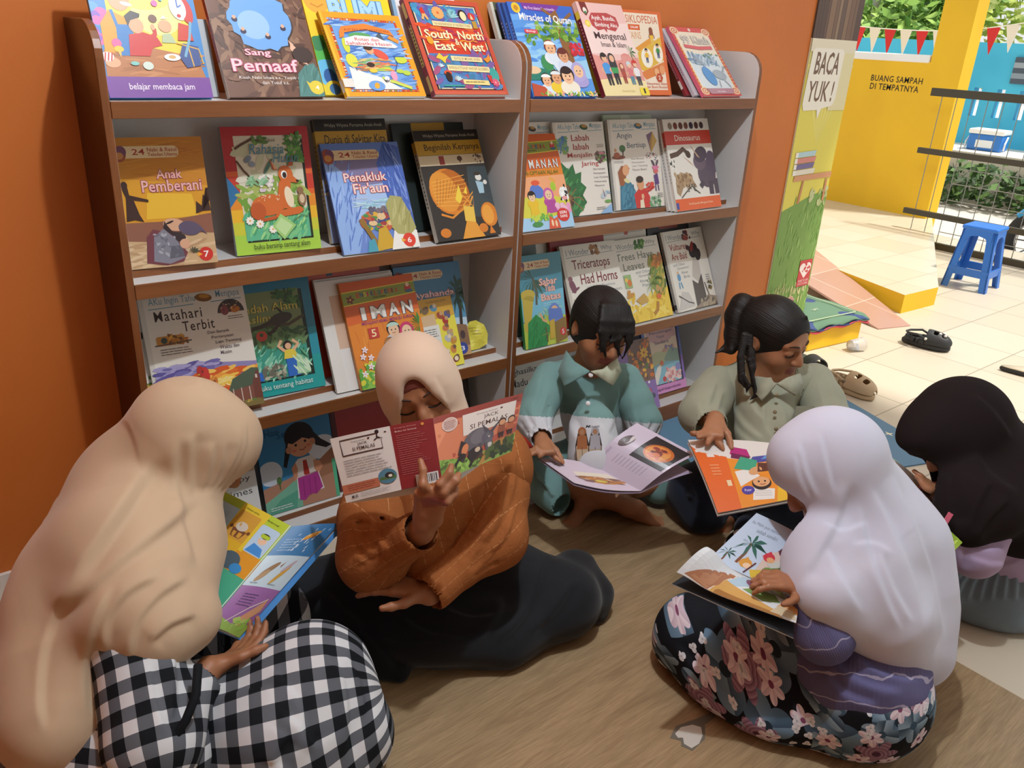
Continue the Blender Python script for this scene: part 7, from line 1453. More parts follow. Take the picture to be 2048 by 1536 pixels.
    for x, y, dd in ((1181.5, 750, 2.468), (1176, 807, 2.452)):
        mb = MB(); q = at(x, y, dd); mb.sphere((0, 0, 0), (.0075, .0075, .003), 14); o = mb.build('button', M('#e6e8ec', .3), None, smooth=True); o.matrix_world = Matrix.Translation(Vector(q)) @ Vector(-fw).to_track_quat('Z', 'Y').to_matrix().to_4x4(); own(o, body)
    bm = bmesh.new(); A = Art(.10, .13, bm, [], rough=.8); A.z = .0003
    for u, c1, c2 in ((.3, '#b8784a', '#d8c4a4'), (.68, '#c8ccd6', '#cfc0aa')):
        A.p('#3a2e2a', u-.17, 0, u-.2, .5, u-.1, .9, u+.1, .9, u+.2, .5, u+.17, 0); A.p(c2, u-.15, .01, u-.18, .48, u+.18, .48, u+.15, .01); A.p(c1, u-.16, .4, u-.13, .74, u+.13, .74, u+.16, .4); A.e(c1, u, .84, .12, .15); A.e('#c89a78', u, .83, .07, .09); A.line('#3a2e2a', .012, u, .01, u, .45)
    A.t('#22242c', 'Moon', .4, .93, .8, 1.0, .01, .3)
    c = at(1178, 890, 2.415); q = Matrix((tuple(nrm(CR+.06*CU)), tuple(nrm(CU*.75-fw*.30)), tuple(nrm(-fw*.75-CU*.30)))).transposed().to_4x4()
    for v in bm.verts: v.co.x -= .05; v.co.y -= .065
    me = bpy.data.meshes.new('printed_motif'); bm.to_mesh(me); bm.free(); o = link('printed_motif', me, A.mats); o.matrix_world = Matrix.Translation(Vector(c)) @ q; own(o, body); pm = o
    # trousers
    K_ = Field(lo-.02, np.array([hi[0], hi[1], .30]), .005); kk = .062
    K_.chain([hip, kR], [.10, .072], .04); K_.chain([hip, kL], [.10, .072], .04); K_.ell(hip, (.13, .13, .10), None, .04)
    mR = kR*.45+onz(1118, 1008, .055)*.55; K_.chain([kR, mR, onz(1114, 1004, .055)], [.070, .058, .046], .03); K_.chain([kL, onz(1318, 978, .06)], [.072, .052], .03)
    K_.cap(onz(1114, 1004, .055), onz(1160, 1030, .055), .038, .04, .002, 's')
    K_.folds([[onz(1062, 920, .17), onz(1080, 955, .15), onz(1105, 990, .10)], [onz(1340, 925, .18), onz(1335, 960, .13)]], .007, .012); K_.folds([[onz(1085, 930, .18), onz(1098, 965, .13)], [onz(1065, 950, .15), onz(1088, 985, .10)]], .005, .008, 's')
    K_.plane((0, 0, .004), (0, 0, -1)); own(skin('trousers', K_, [M_teal]), body)
    return body
build_green()
def build_olive():
    S_ = 1.05
    f = cam_dir(.60, -.52, -.60); ax = frame(f, cam_dir(.16, .80, -.58)); H = Head(at(1547, 676, 2.50), ax, S_); P = H.P
    shR, shL = at(1436, 770, 2.58), at(1628, 765, 2.60); nb = (shR+shL)/2+np.array([0, 0, .06]); kR = onz(1392, 985, .10); kL = onz(1640, 960, .10)
    away = nrm(np.array([fw[0], fw[1], 0])); hip = (kR+kL)/2+away*.16; hip[2] = .11
    elR, wrR = at(1402, 828, 2.48), at(1432, 838, 2.38); elL, wrL = at(1660, 845, 2.5), at(1605, 900, 2.38)
    anA, anB = onz(1450, 1030, .05), onz(1560, 1030, .05); pts = [kR, kL, hip, elR, elL, anA, anB, P(0, 0, 0), onz(1445, 1060)]
    lo = np.minimum.reduce(pts)-.16; lo[2] = -.01; hi = np.maximum.reduce(pts)+.16
    B_ = Field(lo, hi, .0036); H.build(B_); B_.cap(P(0, -.05, -.02), nb, .045*S_, .05, .02)
    B_.cap(shR, shL, .042, None, .03); B_.chain([nb-np.array([0, 0, .05]), (nb+hip)/2, hip], [.085, .088, .095], .05)
    B_.chain([shR, elR, wrR], [.04, .032, .023], .015); B_.chain([shL, elL, wrL], [.04, .032, .023], .015)
    B_.chain([hip, kR, anB], [.075, .055, .032], .02); B_.chain([hip, kL, anA], [.075, .055, .032], .02)
    foot(B_, anA+np.array([0, 0, .02]), onz(1430, 1062)-anA, (0, 0, 1), .85, 1); foot(B_, anB+np.array([0, 0, .02]), onz(1600, 1060)-anB, (0, 0, 1), .85, -1)
    d = 2.33
    fing = [(at(1436, 884, 2.325), at(1442, 891, 2.315), at(1446, 898, 2.31)), (at(1419, 880, 2.32), at(1416, 885, 2.31), at(1414, 889, 2.307)), (at(1411, 871, 2.32), at(1403, 873, 2.31), at(1396, 875, 2.307)), (at(1404, 866, 2.325), at(1388, 867, 2.32), at(1373, 867, 2.315))]
    hand(B_, wrR, at(1425, 864, 2.335)-wrR, cam_dir(0, .72, -.65), .92, thumb=(1, .4), fingers=fing, tdir=at(1450, 885, 2.34)-wrR)
    hand(B_, wrL, at(1570, 920, 2.33)-wrL, cam_dir(0, .72, -.65), .92, thumb=(-1, .4))
    body = tag(skin('person', B_, [SKIN2, LIPS], None, 1, None, H.zone()), 'person with a dark ponytail in a sage linen shirt, orange book open on the lap', 'person', GRP)
    H.details(body, True)
    def tail(F_):
        F_.chain([P(0, .06, -.07), at(1500, 614, 2.53), at(1484, 610, 2.54), at(1474, 632, 2.55), at(1470, 670, 2.55), at(1462, 698, 2.54)], [.03, .028, .034, .036, .032, .018], .015)
        F_.chain([at(1468, 685, 2.55), at(1450, 697, 2.55), at(1430, 706, 2.54)], [.018, .010, .003], .01)
        for pts in ([(1494, 668), (1484, 712), (1486, 752), (1497, 772), (1492, 786)], [(1502, 672), (1498, 722), (1506, 760), (1512, 790), (1500, 800)], [(1488, 668), (1478, 715), (1480, 760), (1490, 776)], [(1505, 700), (1508, 735), (1503, 765)], [(1594, 735), (1600, 758), (1607, 778), (1602, 792)]):
            F_.chain([at(x, y, 2.44 if x < 1550 else 2.46) for x, y in pts], [.008]+[.0072]*(len(pts)-2)+[.0025] if pts[0][0] < 1550 else [.002]*len(pts), .003)
        F_.chain([at(1600, 640, 2.41), at(1612, 634, 2.41), at(1618, 644, 2.41)], [.006, .004, .001], .006)
    hair_cap(H, body, .008, (.0, -.040, .118), (.078, .112, .082), tail, .16)
    for x, y, dd in ((1497, 640, 2.52), (1582, 599, 2.46)):
        mb = MB()
        for k in range(5): mb.sphere((.006*math.cos(k*1.257), .006*math.sin(k*1.257), 0), (.0045, .0045, .003), 8)
        mb.sphere((0, 0, .002), .003, 8); o = mb.build('hair_clip', M('#e0b4a0', .4), None, smooth=True); o.matrix_world = Matrix.Translation(Vector(at(x, y, dd))) @ Vector(-fw).to_track_quat('Z', 'Y').to_matrix().to_4x4(); own(o, body)
    mb = MB(); q = at(1502, 612, 2.525); mb.tube([Vector(q)+Vector((.03*math.cos(a)*CR*.4+.03*math.sin(a)*CU)) for a in [k*2*math.pi/12 for k in range(13)]], .004, 6); own(mb.build('hair_tie', M('#c88a94', .6), None, smooth=True), body)
    T_ = Field(np.minimum.reduce([hip, shR, shL, elR, elL])-.15, np.maximum.reduce([hip, shR, shL])+.12, .0048)
    T_.cap(shR, shL, .058, None, .03); T_.chain([nb-np.array([0, 0, .06]), (nb+hip)/2-.02*fw, hip-.02*fw], [.108, .122, .135], .05); T_.cap(at(1530, 840, 2.5), at(1530, 895, 2.47), .09, .085, .06)
    T_.ell(P(0, -.085, .025), (.07, .07, .07), None, .01, 's')
    T_.plane((0, 0, .10), (0, 0, -1)); own(skin('shirt', T_, [M_olive], creases=[(8, 11, [(1455, 790), (1480, 840), (1530, 880)]), (7, 10, [(1450, 820), (1480, 865), (1520, 895)]), (6, 8, [(1530, 800), (1530, 840), (1545, 880)]), (6, 9, [(1600, 790), (1590, 830), (1565, 870)]), (5, 7, [(1500, 790), (1510, 820), (1540, 845)]), (5, 8, [(1620, 780), (1622, 830), (1610, 870)]), (4, 6, [(1560, 800), (1575, 830), (1570, 860)])]), body)
    for sh, el, wr in ((shR, elR, wrR), (shL, elL, wrL)):
        A_ = Field(np.minimum.reduce([sh, el, wr])-.12, np.maximum.reduce([sh, el, wr])+.12, .0045); dd = nrm(wr-el); ce = el+dd*np.linalg.norm(wr-el)*.62
        if sh is shR: ce = at(1418, 848, 2.42); dd = nrm(ce-el)
        A_.chain([sh, (sh+el)/2, el], [.062, .066, .064], .02); A_.cap(el, ce, .064, .054, .02); A_.cap(ce-dd*.015, ce+dd*.06, .045, .05, .002, 's')
        own(skin('sleeve', A_, [M_olive], creases=[(7, 9, [(1435, 760), (1425, 800), (1400, 830)]), (6, 8, [(1450, 780), (1440, 820), (1415, 845)]), (6, 8, [(1395, 800), (1405, 830), (1430, 845)]), (6, 8, [(1640, 760), (1650, 800), (1655, 840)])]), body)
    c0 = at(1552, 768, 2.405)
    collar_flap([at(1512, 752, 2.47), at(1540, 756, 2.42), c0, at(1522, 800, 2.405), at(1505, 780, 2.45)], body, M_olive); collar_flap([at(1598, 748, 2.46), at(1572, 756, 2.42), c0, at(1590, 792, 2.41), at(1604, 770, 2.44)], body, M_olive)
    mb = MB(); q0 = at(1592, 812, 2.428); ex, ey = .055*CR, -.06*nrm(CU*.9-fw*.3)
    own(mb.quad([q0, q0+ex, q0+ex+ey*1.0, q0+ey]).build('pocket', M_olive), body)
    for x, y, dd in ((1553, 790, 2.402), (1550, 824, 2.392), (1552, 858, 2.385)):
        mb = MB(); mb.sphere((0, 0, 0), (.006, .006, .003), 12); o = mb.build('button', M('#7a6a4e', .4), None, smooth=True); o.matrix_world = Matrix.Translation(Vector(at(x, y, dd))) @ Vector(-fw).to_track_quat('Z', 'Y').to_matrix().to_4x4(); own(o, body)
    K_ = Field(lo-.04, np.array([hi[0]+.04, hi[1], .30]), .005)
    K_.chain([hip, kR], [.115, .085], .04); K_.chain([hip, kL], [.115, .085], .04); K_.ell((hip+kR+kL)/3, (.2, .2, .09), None, .05); K_.chain([kR, onz(1402, 1030, .05), onz(1425, 1040, .04)], [.08, .055, .035], .04); K_.chain([kL, onz(1600, 1030, .06), onz(1500, 1060, .05)], [.08, .07, .05], .04); K_.chain([kR, onz(1480, 1000, .07), onz(1560, 1020, .07)], [.07, .07, .07], .05)
    K_.folds([[onz(1370, 940, .18), onz(1385, 990, .14), onz(1400, 1035, .06)], [onz(1500, 1020, .13), onz(1540, 1040, .08)]], .010, .015); K_.folds([[onz(1385, 960, .18), onz(1402, 1010, .12)]], .007, .01, 's'); K_.plane((0, 0, .003), (0, 0, -1)); own(skin('skirt', K_, [M_navy]), body)
    return body
build_olive()
M_lav = fabric('white_lavender_jersey', '#d3d5e6', '#c6c8db', bump=.12); M_dk = fabric('dark_brown_jersey', '#1a1314', '#201819', bump=.15, rough=.9); M_dk.node_tree.nodes['Principled BSDF'].inputs['Sheen Weight'].default_value = 0; M_lilac = fabric('lilac_cotton', '#b3a0c0', '#a592b4', bump=.3); M_slate = fabric('slate_blue_tulle', '#7d8c9a', '#66757f', bump=.5)
def floral_mat():
    t = NT('floral_black_cotton', .8); uv = t.attr('cloth_uv'); t.b.inputs['Specular IOR Level'].default_value = .15; col = '#14161c'; c = None
    n = t.n('RGB'); n.outputs[0].default_value = (*hexrgb(col), 1); c = n.outputs[0]
    def layer(c, scale, off, petals, rad, ca, cb, cc, dens, spiral=False):
        mp = t.n('Mapping'); t.l(uv, mp.inputs[0]); mp.inputs['Scale'].default_value = (scale, scale, 1); mp.inputs['Location'].default_value = (off, off*1.7, 0)
        v = t.n('TexVoronoi', voronoi_dimensions='2D'); t.l(mp.outputs[0], v.inputs['Vector']); v.inputs['Scale'].default_value = 1.0; v.inputs['Randomness'].default_value = .8
        d = t.n('VectorMath', operation='SUBTRACT'); t.l(mp.outputs[0], d.inputs[0]); t.l(v.outputs['Position'], d.inputs[1]); s = t.n('SeparateXYZ'); t.l(d.outputs[0], s.inputs[0])
        cs = t.n('SeparateColor'); t.l(v.outputs['Color'], cs.inputs[0])
        ang = t.math('ADD', t.math('ARCTAN2', s.outputs[1], s.outputs[0]), t.math('MULTIPLY', cs.outputs[1], 6.28)); dist = v.outputs['Distance']
        pet = t.math('ABSOLUTE', t.math('COSINE', t.math('MULTIPLY', ang, petals/2)))
        r = t.math('MULTIPLY', t.math('ADD', .55, t.math('MULTIPLY', pet, .45)), rad)
        m = t.math('MULTIPLY', t.math('LESS_THAN', dist, r), t.math('LESS_THAN', cs.outputs[0], dens))
        if spiral: sh = t.math('FRACT', t.math('ADD', t.math('MULTIPLY', dist, 13.0), t.math('MULTIPLY', ang, .32)))
        else: sh = t.math('MULTIPLY', t.math('FRACT', t.math('MULTIPLY', ang, petals/6.283)), 1.0)
        fc = t.mix(sh, ca, cb); fc = t.mix(t.math('LESS_THAN', dist, rad*.2), fc, cc); return t.mix(m, c, fc)
    c = layer(c, 9, .3, 3, .52, '#3c5266', '#6d8aa2', '#22303c', .8); c = layer(c, 12, 3.1, 4, .50, '#2e4050', '#8aa2b4', '#3a5062', .6)
    c = layer(c, 9, 5.7, 7, .40, '#6e4c66', '#a88a9e', '#54324a', .55, True); c = layer(c, 17, 8.2, 6, .44, '#c8b4c4', '#e6dce4', '#7a4462', .42); c = layer(c, 40, 2.2, 3, .40, '#c8ccd4', '#e4e6ea', '#a8acb4', .28)
    t.bump(t.noise(t.coord('Object'), 30, 3), .3, .005); return t.color(c)
M_floral = floral_mat()
t = NT('purple_knit', .9); v = t.attr('cloth_uv'); sx = t.n('SeparateXYZ'); t.l(v, sx.inputs[0]); wv = t.noise(t.coord('Object'), 14, 2)
ln = t.math('LESS_THAN', t.math('ABSOLUTE', t.math('SUBTRACT', t.math('FRACT', t.math('ADD', t.math('MULTIPLY', sx.outputs[1], 18.0), t.math('MULTIPLY', wv, 1.0))), .5)), .03)
rib = t.math('SINE', t.math('MULTIPLY', sx.outputs[0], 900.0)); c = t.mix(t.noise(t.coord('Object'), 5, 3), '#6a688e', '#58567c'); t.color(t.mix(t.math('MULTIPLY', ln, .6), c, '#c4bed4')); t.bump(t.math('ADD', t.math('MULTIPLY', rib, .12), t.noise(t.coord('Object'), 26, 3)), .4, .004); t.b.inputs['Specular IOR Level'].default_value = .1; M_knit = t.m
def build_white():
    S_ = 1.04
    f = cam_dir(-.78, -.60, .10); ax = frame(f, cam_dir(-.50, .84, -.12)); H = Head(at(1652, 938, 1.83), ax, S_); P = H.P
    hip = onz(1722, 1380, .12); kN = onz(1392, 1272, .10); kF = onz(1500, 1110, .10)
    shN, shF = at(1740, 1075, 1.84), at(1690, 1060, 2.02); nb = at(1722, 1018, 1.93); elN, wrN = at(1648, 1268, 1.75), at(1606, 1180, 1.745)
    elF, wrF = at(1600, 1180, 1.98), at(1560, 1150, 1.86); anA, anB = onz(1480, 1330, .05), onz(1540, 1270, .05)
    pts = [hip, kN, kF, elN, wrN, elF, wrF, P(0, 0, 0), shN, shF]; lo = np.minimum.reduce(pts)-.18; lo[2] = -.01; hi = np.maximum.reduce(pts)+.18
    B_ = Field(lo, hi, .0038); H.build(B_); B_.cap(P(0, -.05, -.02), nb, .045*S_, .05, .02); B_.cap(shN, shF, .042, None, .03); B_.chain([nb-np.array([0, 0, .04]), (nb+hip)/2+np.array([.03, -.03, .03]), hip], [.085, .095, .1], .05)
    B_.chain([shN, elN, wrN], [.042, .033, .024], .015); B_.chain([shF, elF, wrF], [.042, .033, .024], .015); B_.chain([hip, kN, anB], [.08, .055, .034], .02); B_.chain([hip, kF, anA], [.08, .055, .034], .02)
    foot(B_, anA+np.array([0, 0, .02]), onz(1420, 1370)-anA, (0, 0, 1), .85, 1); foot(B_, anB+np.array([0, 0, .02]), onz(1600, 1330)-anB, (0, 0, 1), .85, 1)
    hand(B_, wrN, at(1560, 1160, 1.73)-wrN, cam_dir(.2, .85, -.5), .80, .10, (.45, .6, .7, .8), thumb=(1, .8)); hand(B_, wrF, at(1535, 1165, 1.80)-wrF, cam_dir(0, .8, -.5), .9, .1, (.4, .5, .5, .5), thumb=(-1, .5))
    body = tag(skin('person', B_, [SKIN, LIPS], None, 1, None, H.zone()), 'person in a long white headscarf and black floral skirt bending over a picture book', 'person', GRP); H.details(body)
    F_ = Field(np.minimum.reduce([at(1540, 900, 1.8), at(1575, 1240, 1.62), at(1900, 1350, 1.75), at(1900, 1200, 2.0)])-.10, np.maximum.reduce([at(1690, 820, 1.8), at(1930, 1200, 2.0), at(1560, 1100, 1.95)])+.12, .0048)
    F_.ell(P(0, .024, -.016), (.090*S_, .104*S_, .108*S_), ax, 0); F_.ell(P(0, .03, .035), (.078*S_, .090*S_, .068*S_), ax, .03); F_.cap(P(0, -.02, -.0), P(0, -.09, -.01), .090*S_, .080*S_, .03)
    F_.cap(P(0, .0, -.05), nb, .085, .10, .05); F_.cap(nb, at(1760, 1090, 1.93), .12, .135, .06); F_.cap(shN, shF, .075, None, .06)
    F_.chain([at(1770, 1100, 1.93), at(1782, 1200, 1.92), at(1805, 1290, 1.90)], [.13, .125, .10], .07); F_.chain([shN, at(1700, 1180, 1.78), at(1675, 1205, 1.765)], [.095, .085, .05], .06)
    F_.chain([at(1730, 1130, 1.80), at(1765, 1235, 1.79), at(1800, 1300, 1.81)], [.09, .085, .06], .06); F_.chain([at(1640, 1120, 1.78), at(1650, 1185, 1.735), at(1690, 1228, 1.745)], [.06, .055, .045], .05); F_.chain([P(0, -.09, .0), at(1640, 1100, 1.80), at(1606, 1165, 1.77)], [.075, .06, .035], .06); F_.chain([at(1830, 1230, 1.92), at(1852, 1310, 1.89)], [.075, .045], .05); F_.chain([at(1775, 1150, 1.96), at(1862, 1190, 1.96)], [.09, .05], .05)
    F_.ell(P(0, -.045, .13), (.060*S_, .082*S_, .12*S_), ax, .008, 's')
    for i in range(5): F_.chain([P(q*.078, .085-.05*abs(j), .082-.010*i-.02*abs(j)) for j, q in ((0, 0), (1, .55), (2.2, .95), (3.3, .85))], .0016, .003, 's')
    own(skin('headscarf', F_, [M_lav], creases=[(9, 16, [(1700, 960), (1680, 1040), (1640, 1110), (1600, 1170)]), (8, 14, [(1735, 960), (1790, 1060), (1830, 1160), (1850, 1260)]), (3.5, 9, [(1640, 1045), (1690, 1062), (1740, 1040)]), (7, 12, [(1720, 1000), (1735, 1090), (1770, 1190), (1810, 1270)]), (8, 14, [(1775, 930), (1835, 1050), (1875, 1170), (1890, 1290)]), (6, 11, [(1655, 1090), (1680, 1150), (1730, 1230)]), (5, 9, [(1600, 880), (1612, 940), (1640, 1000)]), (4, 7, [(1590, 900), (1600, 955), (1625, 1005)]), (4, 7, [(1640, 860), (1655, 930), (1670, 990)]), (6, 10, [(1760, 1100), (1790, 1180), (1830, 1250)]), (3, 9, [(1700, 1090), (1750, 1080), (1790, 1110)])]), body)
    T_ = Field(np.minimum.reduce([hip, elN, wrN])-.18, np.maximum.reduce([hip, shN, nb])+.16, .005); T_.chain([nb, (nb+hip)/2+np.array([.03, -.03, .03]), hip+np.array([.0, .0, .04])], [.085, .105, .14], .05); T_.chain([hip+np.array([-.03, .03, .05]), onz(1705, 1360, .09)], [.12, .11], .04)
    T_.plane((0, 0, .075), (0, 0, -1)); own(skin('sweater', T_, [M_knit], None, 1, axis_uv(hip, nb, -fw), creases=[(10, 14, [(1660, 1310), (1720, 1365), (1810, 1385)]), (9, 13, [(1700, 1300), (1760, 1345), (1840, 1362)]), (8, 11, [(1650, 1340), (1690, 1390), (1760, 1410)])]), body)
    for sh, el, wr in ((shN, elN, wrN), (shF, elF, wrF)):
        A_ = Field(np.minimum.reduce([sh, el, wr])-.11, np.maximum.reduce([sh, el, wr])+.11, .0045); dd = nrm(wr-el); ce = el+dd*np.linalg.norm(wr-el)*.86
        A_.chain([sh, (sh+el)/2, el], [.06, .062, .060], .02); A_.cap(el, ce, .060, .044, .02); A_.cap(ce-dd*.02, ce+dd*.05, .036, None, .002, 's'); A_.folds([[el+.058*nrm(-fw+.2*CU), ce+.045*nrm(-fw-.3*CR)], [(sh+el)/2+.06*nrm(-fw), el+.06*nrm(-fw-.6*CR)]], .009, .012)
        own(skin('sleeve', A_, [M_knit], None, 1, axis_uv(el, wr, -fw)), body)
    K_ = Field(np.minimum.reduce([hip, kN, kF, onz(1330, 1300), onz(1600, 1470), onz(1800, 1480)])-np.array([.14, .14, .01]), np.maximum.reduce([hip, kN, kF])+np.array([.2, .2, .16]), .0052); K_.lo[2] = -.01
    K_.chain([hip, onz(1560, 1300, .12), kN], [.14, .12, .095], .05); K_.chain([hip, kF], [.14, .08], .05); K_.ell(onz(1560, 1330, .06), (.24, .22, .10), None, .06); K_.chain([kN, onz(1440, 1340, .06), onz(1560, 1400, .05), onz(1680, 1420, .05)], [.09, .075, .07, .07], .05); K_.chain([onz(1460, 1385, .015), onz(1590, 1412, .012), onz(1700, 1442, .012), onz(1780, 1440, .02)], [.03, .03, .03, .03], .05); K_.chain([hip, onz(1775, 1420, .04)], [.13, .06], .05); K_.chain([kN, onz(1352, 1290, .05)], [.085, .05], .04)
    K_.plane((0, 0, .003), (0, 0, -1))
    own(skin('skirt', K_, [M_floral], None, 1, plane_uv(CR, nrm(CU*.85-fw*.5)), creases=[(9, 14, [(1380, 1230), (1450, 1310), (1540, 1380)]), (8, 12, [(1480, 1260), (1560, 1340), (1660, 1410)]), (8, 12, [(1350, 1280), (1400, 1350), (1460, 1400)]), (7, 11, [(1600, 1330), (1680, 1400), (1780, 1440)])]), body); return body
build_white()
def build_dark():
    S_ = 1.03
    f = cam_dir(-.76, -.64, -.05); ax = frame(f, cam_dir(-.50, .80, -.2)); H = Head(at(1912, 868, 2.17), ax, S_); P = H.P
    hip = onz(2000, 1140, .11); kN = onz(1885, 1150, .10); kF = onz(1890, 1040, .10); shN, shF = at(2010, 985, 2.15), at(1960, 975, 2.34); nb = at(1978, 935, 2.25); elN, wrN = at(1950, 1105, 2.12), at(1895, 1040, 2.12); elF, wrF = at(1900, 1030, 2.32), at(1878, 985, 2.22)
    anA, anB = onz(1890, 1185, .045), onz(1930, 1190, .045); pts = [hip, kN, kF, elN, wrN, elF, wrF, P(0, 0, 0), shN, shF]; lo = np.minimum.reduce(pts)-.18; lo[2] = -.01; hi = np.maximum.reduce(pts)+.18
    B_ = Field(lo, hi, .0038); H.build(B_); B_.cap(P(0, -.05, -.02), nb, .043*S_, .05, .02); B_.cap(shN, shF, .04, None, .03); B_.chain([nb-np.array([0, 0, .04]), (nb+hip)/2, hip], [.08, .09, .095], .05); B_.chain([shN, elN, wrN], [.04, .032, .023], .015); B_.chain([shF, elF, wrF], [.04, .032, .023], .015); B_.chain([hip, kN, anB], [.075, .052, .032], .02); B_.chain([hip, kF, anA], [.075, .052, .032], .02); foot(B_, anA+np.array([0, 0, .02]), onz(1850, 1200)-anA, (0, 0, 1), .8, 1); foot(B_, anB+np.array([0, 0, .02]), onz(1990, 1210)-anB, (0, 0, 1), .8, 1)
    d = 2.16
    fing = [(at(1856, 965, d), at(1842, 953, d), at(1828, 942, d+.01)), (at(1853, 968, d-.012), at(1842, 960, d-.012), at(1833, 953, d-.01)), (at(1856, 975, d-.02), at(1848, 970, d-.02), at(1842, 966, d-.02)), (at(1862, 980, d-.025), at(1856, 978, d-.025), at(1850, 976, d-.025))]
    hand(B_, wrF, at(1862, 972, 2.17)-wrF, cam_dir(.3, .6, .6), .92, thumb=(-1, .4), fingers=fing, tdir=at(1836, 985, 2.14)-wrF); hand(B_, wrN, at(1865, 1050, 2.10)-wrN, cam_dir(0, .8, -.5), .9, .1, (.4, .5, .5, .5), thumb=(1, .5))
    body = tag(skin('person', B_, [SKIN2, LIPS], None, 1, None, H.zone()), 'person in dark brown headscarf and lilac top at the right edge of the floor group', 'person', GRP); H.details(body)
    F_ = Field(np.minimum.reduce([at(1810, 860, 2.1), at(1900, 1090, 2.0), P(0, 0, 0)])-.12, np.maximum.reduce([at(2070, 1000, 2.4), P(0, .1, 0)])+.14, .005)
    F_.ell(P(0, .026, -.018), (.098*S_, .112*S_, .116*S_), ax, 0); F_.ell(P(0, .035, .045), (.085*S_, .095*S_, .080*S_), ax, .03); F_.ell(P(0, .075, .085), (.05*S_, .03*S_, .05*S_), ax, .03); F_.cap(P(0, -.02, -.02), P(0, -.09, -.02), .095*S_, .085*S_, .03)
    F_.cap(P(0, .0, -.05), nb, .1, .12, .05); F_.cap(shN, shF, .10, None, .06); F_.chain([nb, at(2030, 1000, 2.2), at(2045, 1030, 2.2)], [.13, .13, .11], .06); F_.chain([P(0, -.09, .0), at(1935, 1000, 2.12), at(1935, 1058, 2.08)], [.09, .085, .045], .06); F_.chain([shN, at(1985, 1015, 2.09)], [.1, .075], .05)
    F_.ell(P(0, -.050, .145), (.062*S_, .080*S_, .12*S_), ax, .008, 's')
    own(skin('headscarf', F_, [M_dk], creases=[(9, 14, [(1950, 900), (1985, 950), (2040, 985)]), (8, 12, [(1900, 940), (1900, 1000), (1915, 1060)]), (8, 12, [(1985, 960), (1960, 1010), (1940, 1070)]), (7, 10, [(1940, 780), (1990, 820), (2030, 880)]), (8, 12, [(2020, 1000), (1980, 1040), (1960, 1085)])]), body)
    mb = MB(); q = Vector(at(1896, 1036, 2.035)); mb.box((-.006, -.014, -.002), (.006, .014, .002)); o = mb.build('label_tag', M('#d0607a', .5), None); o.matrix_world = Matrix.Translation(q) @ Vector(-fw).to_track_quat('Z', 'Y').to_matrix().to_4x4() @ Matrix.Rotation(-.5, 4, 'Z'); own(o, body)
    T_ = Field(np.minimum.reduce([hip, elN, wrN, elF])-.18, np.maximum.reduce([hip, shN, nb, shF])+.14, .005); T_.chain([nb, (nb+hip)/2, hip+np.array([0, 0, .05])], [.1, .125, .13], .05); T_.chain([shN, elN], [.06, .062], .03); T_.cap(elN, elN*.2+wrN*.8, .062, .048, .02); T_.chain([shF, elF, elF*.2+wrF*.8], [.06, .058, .045], .03); T_.plane((0, 0, .12), (0, 0, -1))
    own(skin('top', T_, [M_lilac], creases=[(5, 9, [(1910, 1080), (1950, 1100), (2030, 1090)]), (5, 8, [(1930, 1110), (1990, 1130), (2046, 1120)]), (6, 7, [(1915, 1060), (1925, 1100), (1920, 1140)])]), body)
    K_ = Field(np.minimum.reduce([hip, kN, kF])-np.array([.22, .24, .2]), np.maximum.reduce([hip, kN, kF])+np.array([.26, .24, .14]), .0052); K_.chain([hip, kN], [.13, .095], .05); K_.chain([hip, kF], [.13, .09], .05); K_.ell(onz(1965, 1165, .06), (.17, .19, .10), None, .05); K_.chain([onz(1885, 1165, .05), onz(1955, 1185, .05), onz(2025, 1170, .05)], [.06, .065, .06], .05)
    for i in range(9): x = 1875+19*i; K_.chain([onz(1930+9*i, 1130, .16), onz(x+6, 1165, .12), onz(x, 1200-abs(i-4)*5, .03)], [.002, .012, .014], .015); K_.chain([onz(1940+9*i, 1130, .165), onz(x+15, 1165, .125), onz(x+10, 1200-abs(i-4)*5, .035)], [.002, .007, .008], .008, 's')
    K_.plane((0, 0, .003), (0, 0, -1)); own(skin('skirt', K_, [M_slate], creases=[(8, 7, [(1950+14*i, 1125), (1905+22*i, 1165), (1890+24*i, 1205)]) for i in range(7)]), body); return body
build_dark()
def gingham_mat():
    t = NT('black_white_gingham', .85); uv = t.attr('cloth_uv'); sx = t.n('SeparateXYZ'); t.l(uv, sx.inputs[0]); t.b.inputs['Specular IOR Level'].default_value = .12
    a = t.math('LESS_THAN', t.math('FRACT', t.math('MULTIPLY', sx.outputs[0], 21.0)), .5); b = t.math('LESS_THAN', t.math('FRACT', t.math('MULTIPLY', sx.outputs[1], 21.0)), .5)
    th = t.math('GREATER_THAN', t.math('FRACT', t.math('MULTIPLY', t.math('ADD', sx.outputs[0], sx.outputs[1]), 600.0)), .5)
    c = t.mix(t.math('MULTIPLY', t.math('ADD', a, b), .5), '#d2d4d8', '#15171b'); g = t.mix(th, '#4e5158', '#686b72')
    one = t.math('COMPARE', t.math('ADD', a, b), 1.0, .1); t.color(t.mix(one, c, g)); t.bump(t.noise(t.coord('Object'), 24, 3), .3, .005); return t.m
M_ging = gingham_mat(); M_sand = fabric('sand_jersey', '#cbb195', '#bfa488', bump=.12)
